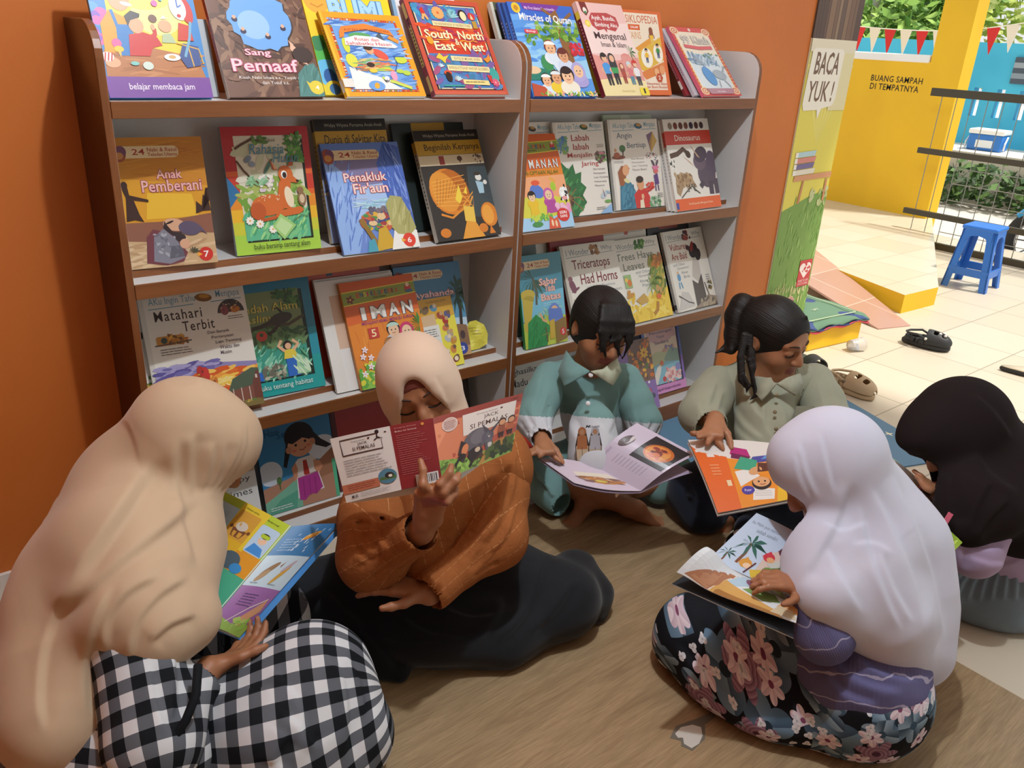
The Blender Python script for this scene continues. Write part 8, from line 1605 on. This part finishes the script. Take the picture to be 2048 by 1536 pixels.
def build_beige():
    S_ = 1.05
    f = cam_dir(.78, -.52, .35); ax = frame(f, cam_dir(.50, .85, -.10)); H = Head(at(396, 898, 1.80), ax, S_); P = H.P
    hip = onz(140, 1490, .12); kN = onz(622, 1372, .19); kF = onz(545, 1235, .11); shN, shF = at(240, 1085, 1.64), at(270, 1015, 1.98); nb = at(285, 985, 1.83)
    elN, wrN = at(308, 1485, 1.48), at(418, 1338, 1.60); elF, wrF = at(380, 1200, 1.98), at(405, 1140, 2.04); anN, anF = onz(430, 1575, .05), onz(480, 1420, .05)
    pts = [hip, kN, kF, elN, wrN, elF, wrF, P(0, 0, 0), shN, shF, anN, anF]; lo = np.minimum.reduce(pts)-.2; lo[2] = -.01; hi = np.maximum.reduce(pts)+.2
    B_ = Field(lo, hi, .004); H.build(B_); B_.cap(P(0, -.05, -.02), nb, .05*S_, .055, .02); B_.cap(shN, shF, .048, None, .03); B_.chain([nb-np.array([0, 0, .04]), (nb+hip)/2+np.array([-.03, .02, .03]), hip], [.095, .105, .115], .05)
    B_.chain([shN, elN, wrN], [.046, .037, .026], .015); B_.chain([shF, elF, wrF], [.046, .037, .026], .015); B_.chain([hip, kN, anN], [.09, .065, .04], .02); B_.chain([hip, kF, anF], [.09, .06, .036], .02)
    foot(B_, anN+np.array([0, 0, .02]), onz(330, 1600)-anN, (0, 0, 1), .9, 1); foot(B_, anF+np.array([0, 0, .02]), onz(400, 1480)-anF, (0, 0, 1), .9, -1)
    hand(B_, wrN, at(470, 1312, 1.66)-wrN, cam_dir(-.2, -.6, -.7), .95, .06, (.4, .5, .5, .5), thumb=(1, .5)); hand(B_, wrF, at(430, 1095, 2.06)-wrF, cam_dir(-.6, .2, -.6), .95, .06, (.4, .5, .5, .5), thumb=(-1, .5))
    body = tag(skin('person', B_, [SKIN, LIPS], None, 1, None, H.zone()), 'person in a long sand headscarf and black-and-white gingham dress in the foreground', 'person', GRP); H.details(body)
    lo2 = np.minimum.reduce([at(20, 1400, 1.75), at(60, 1540, 1.5), at(430, 1290, 1.5), P(0, 0, 0)])-.16; hi2 = np.maximum.reduce([at(20, 1300, 2.0), P(0, 0, 0), at(480, 900, 1.9)])+.2
    F_ = Field(lo2, hi2, .005)
    F_.ell(P(0, .024, -.016), (.093*S_, .106*S_, .112*S_), ax, 0); F_.ell(P(0, .03, .04), (.080*S_, .092*S_, .074*S_), ax, .03); F_.cap(P(0, -.02, .0), P(0, -.10, -.01), .092*S_, .085*S_, .03)
    F_.cap(P(0, .02, -.05), nb, .105, .13, .06); F_.cap(nb, at(245, 1110, 1.84), .12, .125, .08); F_.cap(shN, shF, .10, None, .07); F_.chain([at(240, 1115, 1.85), at(165, 1280, 1.82), at(130, 1420, 1.78)], [.13, .145, .12], .08); F_.chain([nb, (nb+hip)/2+np.array([-.02, .01, .08]), hip+np.array([0, 0, .08])], [.105, .12, .12], .08)
    F_.cap(at(160, 1040, 1.93), at(105, 1066, 1.96), .075, .03, .05)
    F_.chain([shN, at(280, 1220, 1.57), at(320, 1265, 1.545)], [.105, .105, .065], .07); F_.chain([at(160, 1250, 1.66), at(145, 1400, 1.56), at(120, 1462, 1.50)], [.13, .115, .06], .07)
    F_.chain([P(0, -.09, .01), at(365, 1090, 1.72), at(372, 1215, 1.62)], [.085, .075, .055], .06); F_.cap(at(330, 1225, 1.575), at(392, 1240, 1.585), .07, .035, .05)
    F_.ell(P(0, -.050, .135), (.064*S_, .082*S_, .12*S_), ax, .008, 's')
    cr = [(11, 17, [(360, 870), (352, 950), (375, 1060), (395, 1140)]), (9, 14, [(390, 860), (385, 930), (388, 1000)]), (10, 18, [(330, 900), (270, 1000), (180, 1130), (100, 1260)]), (12, 18, [(400, 990), (360, 1040), (260, 1110), (150, 1200), (100, 1230)]), (9, 16, [(300, 930), (230, 1040), (150, 1160)]), (9, 14, [(230, 1160), (190, 1250), (170, 1350), (180, 1440)]), (9, 14, [(330, 1150), (260, 1180), (210, 1240), (215, 1320)]), (8, 13, [(390, 1150), (320, 1190), (270, 1250), (260, 1330)]), (8, 12, [(130, 1190), (90, 1290), (80, 1390), (90, 1470)]), (8, 12, [(400, 1230), (340, 1250), (300, 1290)]), (7, 10, [(430, 880), (425, 940), (405, 990)]), (6, 9, [(455, 880), (448, 935), (420, 990)]), (4, 6, [(492, 840), (497, 890), (470, 950), (425, 1010)]), (4, 6, [(480, 845), (484, 893), (458, 950), (418, 1005)])]
    own(skin('headscarf', F_, [M_sand], creases=cr), body)
    T_ = Field(np.minimum.reduce([hip, elN, shN])-.2, np.maximum.reduce([hip, shN, nb, shF])+.16, .0055); T_.chain([nb, (nb+hip)/2+np.array([-.03, .02, .03]), hip+np.array([0, 0, .03])], [.09, .105, .13], .05); T_.chain([hip, onz(300, 1520, .16)], [.15, .13], .05); T_.plane((0, 0, .06), (0, 0, -1)); own(skin('dress_bodice', T_, [M_ging], None, 1, plane_uv(nrm(CR*.9+fw*.3), nrm(CU)), creases=[(8, 12, [(300, 1400), (290, 1460), (270, 1530)])]), body)
    for sh, el, wr in ((shN, elN, wrN), (shF, elF, wrF)):
        A_ = Field(np.minimum.reduce([sh, el, wr])-.14, np.maximum.reduce([sh, el, wr])+.14, .005); dd = nrm(wr-el); ce = el+dd*np.linalg.norm(wr-el)*.75
        A_.chain([sh, (sh+el)/2, el], [.068, .082, .086], .03); A_.cap(el, ce, .082, .045, .02); A_.cap(ce-dd*.02, ce+dd*.06, .036, None, .002, 's'); own(skin('sleeve', A_, [M_ging], None, 1, axis_uv(sh, el, -fw), creases=[(9, 13, [(300, 1320), (310, 1400), (340, 1470)]), (8, 12, [(350, 1300), (355, 1380), (345, 1450)])]), body)
    mb = MB(); mb.tube([at(396, 1330, 1.49), at(392, 1390, 1.455), at(372, 1440, 1.44), at(340, 1490, 1.43), at(318, 1540, 1.43)], .008, 8); own(mb.build('cord_belt', M_ging, None, smooth=True), body)
    K_ = Field(np.minimum.reduce([hip, kN, kF, anN])-np.array([.2, .22, .2]), np.maximum.reduce([hip, kN, kF, anN])+np.array([.22, .22, .16]), .0055)
    K_.chain([hip, (hip+kN)/2+np.array([0, -.02, -.01]), kN], [.14, .112, .108], .06); K_.chain([hip, kF], [.14, .085], .05); K_.chain([kN, onz(690, 1470, .12), onz(640, 1560, .07), anN], [.112, .085, .075, .08], .06); K_.chain([kN, onz(560, 1480, .16), onz(500, 1560, .08)], [.11, .11, .10], .06); K_.chain([onz(715, 1440, .08), onz(740, 1500, .02)], [.05, .035], .05); K_.chain([kF, anF], [.08, .07], .05)
    K_.plane((0, 0, .003), (0, 0, -1)); own(skin('skirt', K_, [M_ging], None, 1, axis_uv(hip+np.array([0, 0, -.05]), kN+np.array([0, 0, -.05]), CU), creases=[(9, 14, [(640, 1290), (690, 1350), (700, 1440), (690, 1530)]), (10, 14, [(560, 1420), (600, 1450), (640, 1500)]), (8, 12, [(540, 1330), (600, 1400), (620, 1470)]), (8, 11, [(690, 1300), (725, 1360), (735, 1440)]), (8, 12, [(420, 1400), (480, 1380), (560, 1370)]), (8, 12, [(400, 1440), (400, 1490), (420, 1536)]), (10, 14, [(580, 1470), (560, 1500), (550, 1536)])]), body); return body
build_beige()
# ================================================================== open books in hands and on laps
def leaf(name, C4, W, H, art, parent, bulge=0.0, axis='u', thick=.0007, back='#e4e2dc', nx=14, ny=8, curl=None, rough=.4):
    """one bent sheet: C4 = (top left, top right, bottom right, bottom left) corners in the room; art drawn on W x H"""
    TL, TR, BR, BL = [np.array(c, float) for c in C4]; n = nrm(np.cross(TR-TL, TL-BL))
    if np.dot(n, CC-(TL+BR)/2) < 0: n = -n
    bm = bmesh.new(); A = Art(W, H, bm, [], rough=rough); A.z = .0003; A.r(back, 0, 0, 1, 1); art(A)
    slice_art(bm, [W*i/nx for i in range(1, nx)], [H*i/ny for i in range(1, ny)])
    def surf(u, v, z):
        p = (BL*(1-u)+BR*u)*(1-v)+(TL*(1-u)+TR*u)*v; q = u if axis == 'u' else v
        return p+n*(z+bulge*math.sin(math.pi*q)+(curl(u, v) if curl else 0))
    for v in bm.verts: v.co = Vector(surf(min(1, max(0, v.co.x/W)), min(1, max(0, v.co.y/H)), v.co.z))
    mi = A.mi(back); g = [[[bm.verts.new(Vector(surf(i/nx, j/ny, z))) for j in range(ny+1)] for i in range(nx+1)] for z in (-thick, 0)]
    for i in range(nx):
        for j in range(ny): bm.faces.new((g[0][i][j], g[0][i][j+1], g[0][i+1][j+1], g[0][i+1][j])).material_index = mi
    for k, (a, b) in enumerate((((0, None), None), ((nx, None), None), ((None, 0), None), ((None, ny), None))):
        i0, j0 = a; rng_ = range(ny) if j0 is None else range(nx)
        for q in rng_:
            f = (lambda z, t: g[z][i0][t]) if j0 is None else (lambda z, t: g[z][t][j0])
            bm.faces.new((f(0, q), f(0, q+1), f(1, q+1), f(1, q))).material_index = mi
    me = bpy.data.meshes.new(name); bm.to_mesh(me); bm.free(); o = link(name, me, A.mats); o.parent = parent; o.matrix_parent_inverse = parent.matrix_basis.inverted(); return o
def open_book(loc, label): return empty('open_book', tuple(loc), None, label, 'book', 'open books being read')
# --- booklet before the face of the reader in rust
d0 = 1.70
TLj, Sj, TRj = at(660, 878, 1.75), at(866, 836, 1.71), at(1046, 786, 1.82); BLj, SBj, BRj = at(693, 1006, 1.72), at(884, 962, 1.68), at(1023, 903, 1.79)
jb = open_book(SBj, 'red and white booklet held up in front of a face, donkey on its cover')
def a_jback(A):
    A.r('#d8d4d0', 0, 0, 1, 1); A.r('#7a2024', .6, 0, 1, 1)
    for i in range(24): A.r('#e4d8d4', .592, .02+.04*i, .6, .04+.04*i)
    A.outline('#3a2a2c', .012, .09, .69, .50, .93); A.p('#d8d4d0', .45, .9, .52, .96, .52, .84); A.t('#4a3a3a', 'Dongeng Animasi', .2, .865, .34, .89); A.t('#3a2c30', 'JACK', .26, .80, .36, .85, .004); A.t('#3a2c30', 'SI PEMALAS', .2, .735, .43, .79, .004)
    A.e('#2a2024', .47, .955, .02, .02); A.line('#2a2024', .012, .47, .93, .46, .86, .43, .83); A.line('#2a2024', .012, .465, .87, .49, .85); A.e('#2a2024', .55, .93, .012, .006); A.e('#3a2a2c', .38, .885, .012, .008)
    A.lines('#6a6464', .08, .36, .56, .63, 7, .22, .3); A.p('#b06a50', 0, .12, 0, .26, .4, .26, .4, .13); A.lines('#6a2a24', .06, .15, .36, .24, 3, .3); A.e('#4a7a90', .49, .25, .095, .075); A.p('#4a6a3c', .4, .2, .58, .2, .56, .27, .5, .24, .42, .25); A.e('#2a2a2a', .51, .26, .045, .03); A.e('#e0dcd4', .52, .25, .02, .014)
    A.t('#2a2426', 'MUR', .08, .04, .15, .085, .02); A.lines('#7a7474', .18, .03, .5, .1, 3, .2)
    A.lines('#a86060', .64, .2, .95, .84, 19, .22, .5); A.t('#c89890', 'Dongeng Animasi', .64, .93, .84, .955); A.e('#c88a3c', .9, .94, .015); A.t('#e0c8c0', 'Buku ini bonus', .64, .88, .84, .905); A.r('#d8d4d0', .76, .0, .98, .17); 
    for i in range(10): A.r('#3a3234', .80+.017*i, .03, .80+.017*i+(.006 if i % 3 else .011), .15)
def a_jfront(A):
    A.r('#a85040', 0, 0, 1, 1); A.p('#c87858', 0, .2, 1, .5, 1, .8, 0, .9); A.p('#d88a68', 0, .5, .24, .95, 0, .98); A.p('#cf8a6a', .2, .92, .4, .98, .5, .94, .3, .9); A.p('#8a3a30', 0, .9, 1, .86, 1, 1, 0, 1)
    A.p('#7ea04c', 0, 0, 1, 0, 1, .34, .7, .22, .34, .2, 0, .32); A.p('#a8783c', .5, 0, .9, .1, 1, .34, .7, .3, .5, .14); A.spray(['#94b85a', '#6a8c3c', '#4a5c2a'], 0, .0, .5, .26, 40, .05, .02); A.spray(['#3a3a24', '#4a5a2a', '#2c3420'], .6, .08, 1, .26, 50, .06, .03)
    A.r('#d8cdc6', .30, .56, .93, .90); A.t('#5a3a34', 'Dongeng Animasi', .46, .83, .70, .86); A.e('#5a3a34', .75, .845, .016, .012); A.t('#4a2e2c', 'JACK', .54, .735, .72, .81, .006); A.t('#4a2e2c', 'SI PEMALAS', .38, .63, .84, .71, .006)
    A.e('#d8c8c0', .16, .82, .085, .085); A.e('#c8a8a0', .16, .82, .075, .075); A.lines('#6a4a44', .1, .75, .22, .88, 5, .3)
    A.e('#5a545a', .46, .44, .17, .13, 15); A.e('#6a646a', .5, .48, .12, .09, 15); A.e('#55505a', .60, .42, .08, .08, 40); A.e('#5f5a62', .62, .33, .05, .045, 60); A.e('#bcb4b0', .63, .28, .035, .03); A.p('#4a444c', .56, .5, .52, .66, .62, .52); A.p('#4a444c', .62, .5, .78, .68, .66, .47); A.e('#e8e4e0', .62, .42, .012); A.e('#1a1616', .622, .42, .007)
    A.line('#4a444a', .035, .5, .36, .5, .18); A.line('#524c52', .035, .58, .34, .6, .2); A.line('#3c363c', .04, .34, .36, .27, .16); A.p('#33282a', .27, .5, .22, .3, .3, .24, .36, .4); A.e('#c87a50', .31, .34, .04, .07, -20); A.e('#2a2224', .27, .24, .05, .04); A.line('#2a2224', .03, .24, .24, .18, .14)
    A.e('#2c2426', .44, .22, .10, .08); A.e('#c8b098', .47, .27, .035, .03); A.line('#2c2426', .035, .42, .16, .36, .04); A.p('#4a3228', .4, .1, .56, .14, .52, .2)
    for u in (.78, .9): A.e('#3a2a26', u, .60, .05, .045); A.e('#c8906a', u, .585, .04, .035); A.p('#8a4a34' if u < .8 else '#a85a3c', u-.05, .42, u-.04, .53, u+.04, .53, u+.05, .42); A.line('#2c2426', .03, u-.02, .42, u-.02, .34); A.line('#2c2426', .03, u+.02, .42, u+.02, .34)
    A.t('#3a1c1a', 'M&P', .86, .93, .95, .955)
leaf('back_cover', (TLj, Sj, SBj, BLj), .24, .16, a_jback, jb, .010)
leaf('front_cover', (Sj, TRj, BRj, SBj), .21, .16, a_jfront, jb, .006)
dn = .004*fw
leaf('pages', (TLj+dn, Sj+dn, at(850, 985, 1.70), at(700, 1006, 1.74)), .24, .17, lambda A: A.lines('#8a8480', .1, .1, .9, .9, 10, .3), jb, .008)
leaf('pages', (Sj+dn, TRj+dn, at(1000, 898, 1.80), at(905, 970, 1.71)), .21, .17, lambda A: A.lines('#8a8480', .1, .1, .9, .9, 10, .3), jb, .006)
# --- big flap book on the lap of the reader in gingham
Ht, Hb = at(583, 1053, 1.86), at(416, 1250, 1.66); Rt, Rb = at(678, 1047, 1.93), at(478, 1276, 1.70); Lt, Lb = at(432, 975, 1.97), at(290, 1165, 1.80)
bb_ = open_book(Hb, 'large colourful flap book open on the gingham lap, blue edged')
def a_bl(A):
    A.r('#4aa888', 0, 0, 1, .42); A.r('#e0982c', 0, .42, 1, .62); A.r('#d8762c', 0, .42, .5, .66); A.r('#b8cc3c', .0, .62, 1, 1); A.r('#e8c83c', .42, .60, .75, 1); A.r('#e0b030', .35, .5, .7, .86)
    A.r('#b8d8ec', .42, .70, .02, .92, 0); A.r('#c4dcf0', .10, .68, .38, .92, .03); A.e('#6a9a4a', .2, .72, .1, .05); A.r('#d8a040', .44, .66, .70, .93, .02); A.p('#7a4a30', .48, .76, .66, .76, .63, .68, .51, .68); A.e('#d8ccc0', .57, .79, .07, .05); A.e('#7a4a30', .46, .76, .02); A.e('#7a4a30', .68, .76, .02)
    A.r('#c0d8f0', .74, .62, .97, .9, .03); A.e('#f0c8a8', .86, .77, .05); A.e('#2a2422', .86, .81, .055, .03); A.r('#b8d03c', .81, .79, .91, .825, .01); A.p('#4a90d8', .76, .63, .8, .72, .92, .7, .96, .63)
    A.e('#8a9aa4', .5, .53, .1, .12); A.e('#e0a880', .52, .55, .05); A.e('#d84a6a', .47, .5, .04, .03); A.e('#4a5a64', .7, .5, .12, .09); A.e('#3a8ac8', .82, .46, .07, .05)
    A.t('#3a4a1c', 'Bangun pagi', .76, .935, .9, .955); A.t('#4a3a1c', 'Makan siang', .48, .945, .64, .965); A.e('#e05a9a', .28, .1, .14, .11); A.p('#c8a078', .1, .2, .4, .26, .38, .38, .14, .34); A.line('#d8f0e0', .012, .99, 0, .99, 1)
def a_br(A):
    A.r('#3f78ac', 0, .68, 1, 1); A.r('#c4d8e4', 0, .38, 1, .68); A.r('#94609c', 0, 0, 1, .38); A.p('#8aa84a', 0, 0, 1, 0, 1, .1, .5, .06, 0, .1)
    A.lines('#88a8c8', .12, .72, .5, .86, 5, .4); A.e('#d89030', .62, .88, .16, .035, 20); A.e('#e8b050', .6, .89, .12, .02, 20); A.spray(['#e8f0f4'], .3, .72, .95, .98, 22, .03, .01, 60)
    A.e('#8a6a48', .32, .54, .16, .05, 35); A.e('#a88a64', .26, .48, .12, .05, 35); A.e('#c89a3c', .66, .5, .16, .04, 50); A.e('#b8a4b0', .7, .58, .12, .03, 40); A.p('#8a5a34', .5, .58, .56, .62, .53, .56)
    A.lines('#5a3a6a', .22, .2, .6, .32, 5, .35); A.p('#c8906a', .5, .08, .9, .3, .95, .2, .7, .06); A.line('#e8e0d4', .012, .3, .06, .6, .2, .9, .3); A.spray(['#8ab048', '#a8c060'], .5, .04, .9, .14, 20, .06, .02); A.t('#4a5a6a', 'Kupu-kupu', .12, .40, .3, .42); A.t('#4a5a6a', 'Kepompong', .55, .40, .75, .42)
leaf('left_page', (Lt, Ht, Hb, Lb), .26, .30, a_bl, bb_, .004, thick=.004); leaf('right_page', (Ht, Rt, Rb, Hb), .22, .30, a_br, bb_, .006, thick=.004)
e_ = nrm(fw*.6-CU*.7)*.014
leaf('cover', (Ht+e_, Rt+e_*1.1+.008*CR, Rb+e_*1.1+.008*CR, Hb+e_), .22, .30, lambda A: A.r('#4a90d8', 0, 0, 1, 1), bb_, .004, thick=.003, back='#4a90d8')
leaf('page_block', (Ht+e_*.5, Rt+e_*.55, Rb+e_*.55, Hb+e_*.5), .22, .30, lambda A: A.r('#c8ccd0', 0, 0, 1, 1), bb_, .005, thick=.006, back='#c8ccd0')
leaf('cover', (Lt+e_*.5-.006*CR, Ht+e_*.6, Hb+e_*.6, Lb+e_*.5-.006*CR), .26, .30, lambda A: A.r('#4a90d8', 0, 0, 1, 1), bb_, .003, thick=.003, back='#4a90d8')
# --- lilac book of the girl in teal
s0, s1 = at(1181, 928, 2.44), at(1282, 982, 2.36); l0, l1 = at(1078, 916, 2.40), at(1148, 966, 2.31); r0, r1 = at(1274, 846, 2.45), at(1392, 909, 2.38)
gb = open_book(s1, 'lilac science book with a round orange picture, open on teal trousers')
def a_gl(A):
    A.r('#d8cbdc', 0, 0, 1, 1); A.p('#e8e0d0', .3, .3, .95, .35, .95, .6, .3, .55); A.spray(['#a8744a', '#7a5a50', '#c88a50', '#8a6a70'], .3, .22, .95, .42, 50, .1, .02, -5); A.e('#d8c860', .6, .28, .1, .03); A.lines('#6a6070', .1, .7, .3, .9, 4, .3)
def a_gr(A):
    A.r('#d5cbe0', 0, 0, 1, 1); A.r('#221c22', .42, .04, .95, .62); A.e('#c86a28', .68, .33, .17, .17); A.e('#e0984a', .68, .34, .14, .14); A.spray(['#8a3a2a', '#c85a3a', '#6a2a24', '#d87a4a'], .58, .25, .78, .43, 30, .04, .03); A.e('#4a3034', .62, .84, .14, .065, -6); A.e('#d8d0d4', .66, .82, .1, .035, -6); A.p('#3a2428', .5, .84, .62, .9, .74, .84, .62, .8); A.lines('#8f88a6', .2, .2, .38, .78, 9, .12); A.lines('#8a80a0', .2, .9, .42, .95, 2, .3)
leaf('left_page', (l0, s0, s1, l1), .24, .19, a_gl, gb, .006, curl=lambda u, v: -.015*(1-v)*math.sin(math.pi*u)); leaf('right_page', (s0, r0, r1, s1), .25, .19, a_gr, gb, .024, rough=.3)
e2_ = np.array([0, 0, -.006]); leaf('cover', (l0+e2_, s0+e2_, s1+e2_, l1+e2_), .24, .19, lambda A: A.r('#b8a8c4', 0, 0, 1, 1), gb, .004, thick=.002, back='#b8a8c4', curl=lambda u, v: -.015*(1-v)*math.sin(math.pi*u)); leaf('cover', (s0+e2_, at(1300, 900, 2.47), at(1385, 945, 2.40), s1+e2_), .25, .19, lambda A: A.r('#b8a8c4', 0, 0, 1, 1), gb, .008, thick=.002, back='#b8a8c4')
# --- orange book of the girl in sage (lies turned a quarter)
o0, o1, o2, o3 = at(1376, 880, 2.36), at(1590, 893, 2.34), at(1594, 996, 2.18), at(1436, 1026, 2.16)
ob = open_book(o3, 'orange picture book lying sideways on a navy lap')
def a_ol(A):
    A.r('#e8e4e0', 0, .62, 1, 1); A.p('#e0682a', 0, 0, .34, 0, .3, .72, .06, .8, 0, .9); A.p('#e8902c', .3, 0, 1, 0, 1, .62, .5, .66, .3, .7); A.p('#e8b82c', .75, 0, 1, 0, 1, .5, .8, .4); A.p('#f0ece8', .36, .28, .6, .42, .5, .54, .34, .5); A.p('#f0ece8', .46, .08, .72, .05, .74, .2, .5, .26)
    for q in range(3): A.line('#c8c4c0', .008, .5, .14+.03*q, .7, .11+.03*q)
    A.p('#b02a78', .34, .76, .54, .70, .52, .84, .38, .88); A.p('#6a1f4c', .34, .70, .5, .66, .54, .72, .36, .78); A.p('#4a4a9a', .5, .6, .98, .72, .98, .82, .56, .72); A.p('#6a9ad0', .64, .68, .98, .78, .98, .84, .7, .76); A.p('#3fa080', .34, .54, .56, .5, .6, .66, .44, .72); A.e('#d8a070', .56, .5, .08, .05, 30); A.p('#5a2f24', .58, .48, .8, .5, .82, .62, .6, .62)
    A.e('#2a1c1c', .60, .3, .11, .09); A.e('#e0a878', .60, .325, .095, .07); A.e('#1c1412', .57, .33, .012); A.e('#1c1412', .64, .33, .012); A.line('#8a3a30', .01, .58, .29, .61, .28, .64, .29); A.e('#4a3a9a', .43, .22, .075, .055); A.t('#e8e4f0', 'Putar', .39, .205, .47, .24, .01); A.r('#f0d8b0', .22, .3, .27, .38); A.lines('#f0a070', .1, .45, .2, .62, 4, .4)
leaf('left_page', (o0, o1, o2, o3), .26, .24, a_ol, ob, .008, 'v', thick=.002, nx=10, ny=14, curl=lambda u, v: .012*math.sin(math.pi*u)*(v > .5)*(v-.5)*2)
e3_ = np.array([0, 0, -.008]); leaf('page_block', (o0+e3_, o1+e3_, o2+e3_, o3+e3_), .26, .24, lambda A: A.r('#d8d4d0', 0, 0, 1, 1), ob, .006, 'v', thick=.005)
# --- picture book of the girl in the white headscarf
p0, p1, p2, p3 = at(1513, 1026, 1.90), at(1625, 1084, 1.88), at(1580, 1195, 1.78), at(1418, 1118, 1.80)
q2, q3 = at(1592, 1246, 1.70), at(1345, 1158, 1.70)
wb = open_book(p2, 'soft picture book with palms and hooded children, one page curling up')
def a_wu(A):
    A.r('#c4d6ec', 0, 0, 1, 1); A.p('#d8c4b8', .5, 0, 1, 0, 1, .8, .8, .75, .5, .45); A.t('#6a7488', 'Itu Malin pun mencari', .06, .80, .52, .87, .0, 0, 0); A.t('#6a7488', 'sebab sendiri', .2, .70, .52, .77)
    A.palm(.26, .12, .42, '#2f5c50', '#7a4a34'); A.fronds('#35665a', .27, .48, .24, 9); A.palm(.1, .0, .24, '#2f5c50', '#7a4a34')
    for u, v, c, sk in ((.56, .38, '#c83a4a', '#e0a878'), (.7, .56, '#5a2a38', '#e0b088'), (.9, .62, '#6a3028', '#e0a878'), (.36, .14, '#d89a40', '#f0d0b0')): A.e(c, u, v+.03, .075, .085); A.p(c, u-.09, v, u-.02, v+.14, u+.06, v+.05); A.e(sk, u+.03, v, .05, .05)
    A.p('#c8ccc4', .58, .3, .76, .5, .84, .44, .66, .26); A.p('#4a6a2c', .56, .2, .86, .42, .9, .36, .6, .12); A.p('#d8b83c', .44, .1, .6, .2, .7, .1, .5, 0); A.line('#5a2a2c', .02, .46, .24, .4, .02); A.p('#3a3a40', .78, .5, .96, .56, 1, .4, .84, .36); A.spray(['#e0c060', '#6a8a3c', '#c8a04a'], .55, 0, 1, .25, 30, .06, .04)
def a_wl(A):
    A.r('#e6ecf2', 0, 0, 1, 1); A.p('#b8d4e8', .3, .1, .6, .5, .7, .9, .5, .95, .36, .5); A.p('#b07858', .05, .02, .36, .6, .40, .55, .3, .0); A.p('#c08a68', .1, .04, .34, .5, .26, .02); A.line('#e8e0d8', .02, .28, 0, .4, .58); A.p('#d8a860', .28, 0, .84, .0, .8, .12, .34, .34); A.p('#a8743c', .3, 0, .9, 0, .85, .05, .34, .1)
    A.e('#7a4a6a', .58, .62, .09, .11); A.p('#7a4a6a', .5, .5, .54, .8, .66, .62); A.e('#e8c8a0', .66, .52, .06, .06); A.p('#7a9a5a', .5, .3, .6, .46, .78, .5, .84, .3, .7, .2); A.e('#a8b8a0', .8, .56, .1, .05, -20); A.p('#e0a060', .82, .2, .88, .4, 1, .36, 1, .16); A.p('#d8c8a8', .78, .04, .84, .24, .96, .22, 1, .04); A.spray(['#a8c860', '#88b048'], .7, .7, 1, .9, 20, .06, .03); A.lines('#9aa4ac', .08, .78, .3, .9, 2, .25)
leaf('upper_page', (p0, p1, p2, p3), .20, .22, a_wu, wb, .004, thick=.002)
leaf('lower_page', (p3, p2, q2, q3), .28, .17, a_wl, wb, .018, 'v', thick=.001, curl=lambda u, v: .045*math.exp(-(u/.22)**2)*math.sin(math.pi*min(1, v*.9+.1))**.7, nx=18, ny=14)
dz = np.array([0, 0, -.012]); leaf('cover', (p3+dz, p2+dz, q2+dz*2.2-.01*CU, q3+dz*1.0), .28, .17, lambda A: A.r('#20242c', 0, 0, 1, 1), wb, .008, 'v', thick=.002, back='#d4d8de'); leaf('cover', (p0+dz, p1+dz, p2+dz, p3+dz), .20, .22, lambda A: A.r('#d4d8de', 0, 0, 1, 1), wb, .002, thick=.002, back='#d4d8de')
# --- book of the girl at the right edge
db = open_book(at(1885, 1045, 2.08), 'green and white picture book held by the child in the dark headscarf')
def a_dw(A): A.r('#e8e4de', 0, 0, 1, 1); A.spray(['#b8a890', '#c8b8a0', '#8a8878'], .45, .4, .75, .9, 16, .05, .03); A.lines('#9a948c', .1, .1, .4, .3, 3, .3)
def a_dg(A): A.r('#8fae3c', 0, 0, 1, 1); A.p('#4a5048', .1, .3, .5, .6, .9, .5, .8, .36, .5, .4, .2, .1); A.p('#b8c4c0', 0, .7, .4, 1, 1, 1, .9, .8, .5, .7, .3, .5); A.spray(['#a8c84a', '#6a8a34', '#c0d86a'], 0, 0, 1, 1, 24, .08, .03)
leaf('upper_page', (at(1752, 898, 2.24), at(1850, 972, 2.24), at(1890, 1052, 2.08), at(1790, 1030, 2.06)), .22, .20, a_dw, db, .008, thick=.002); leaf('lower_page', (at(1790, 1030, 2.06), at(1890, 1052, 2.08), at(1925, 1085, 2.02), at(1858, 1145, 1.99)), .22, .18, a_dg, db, .010, thick=.002)
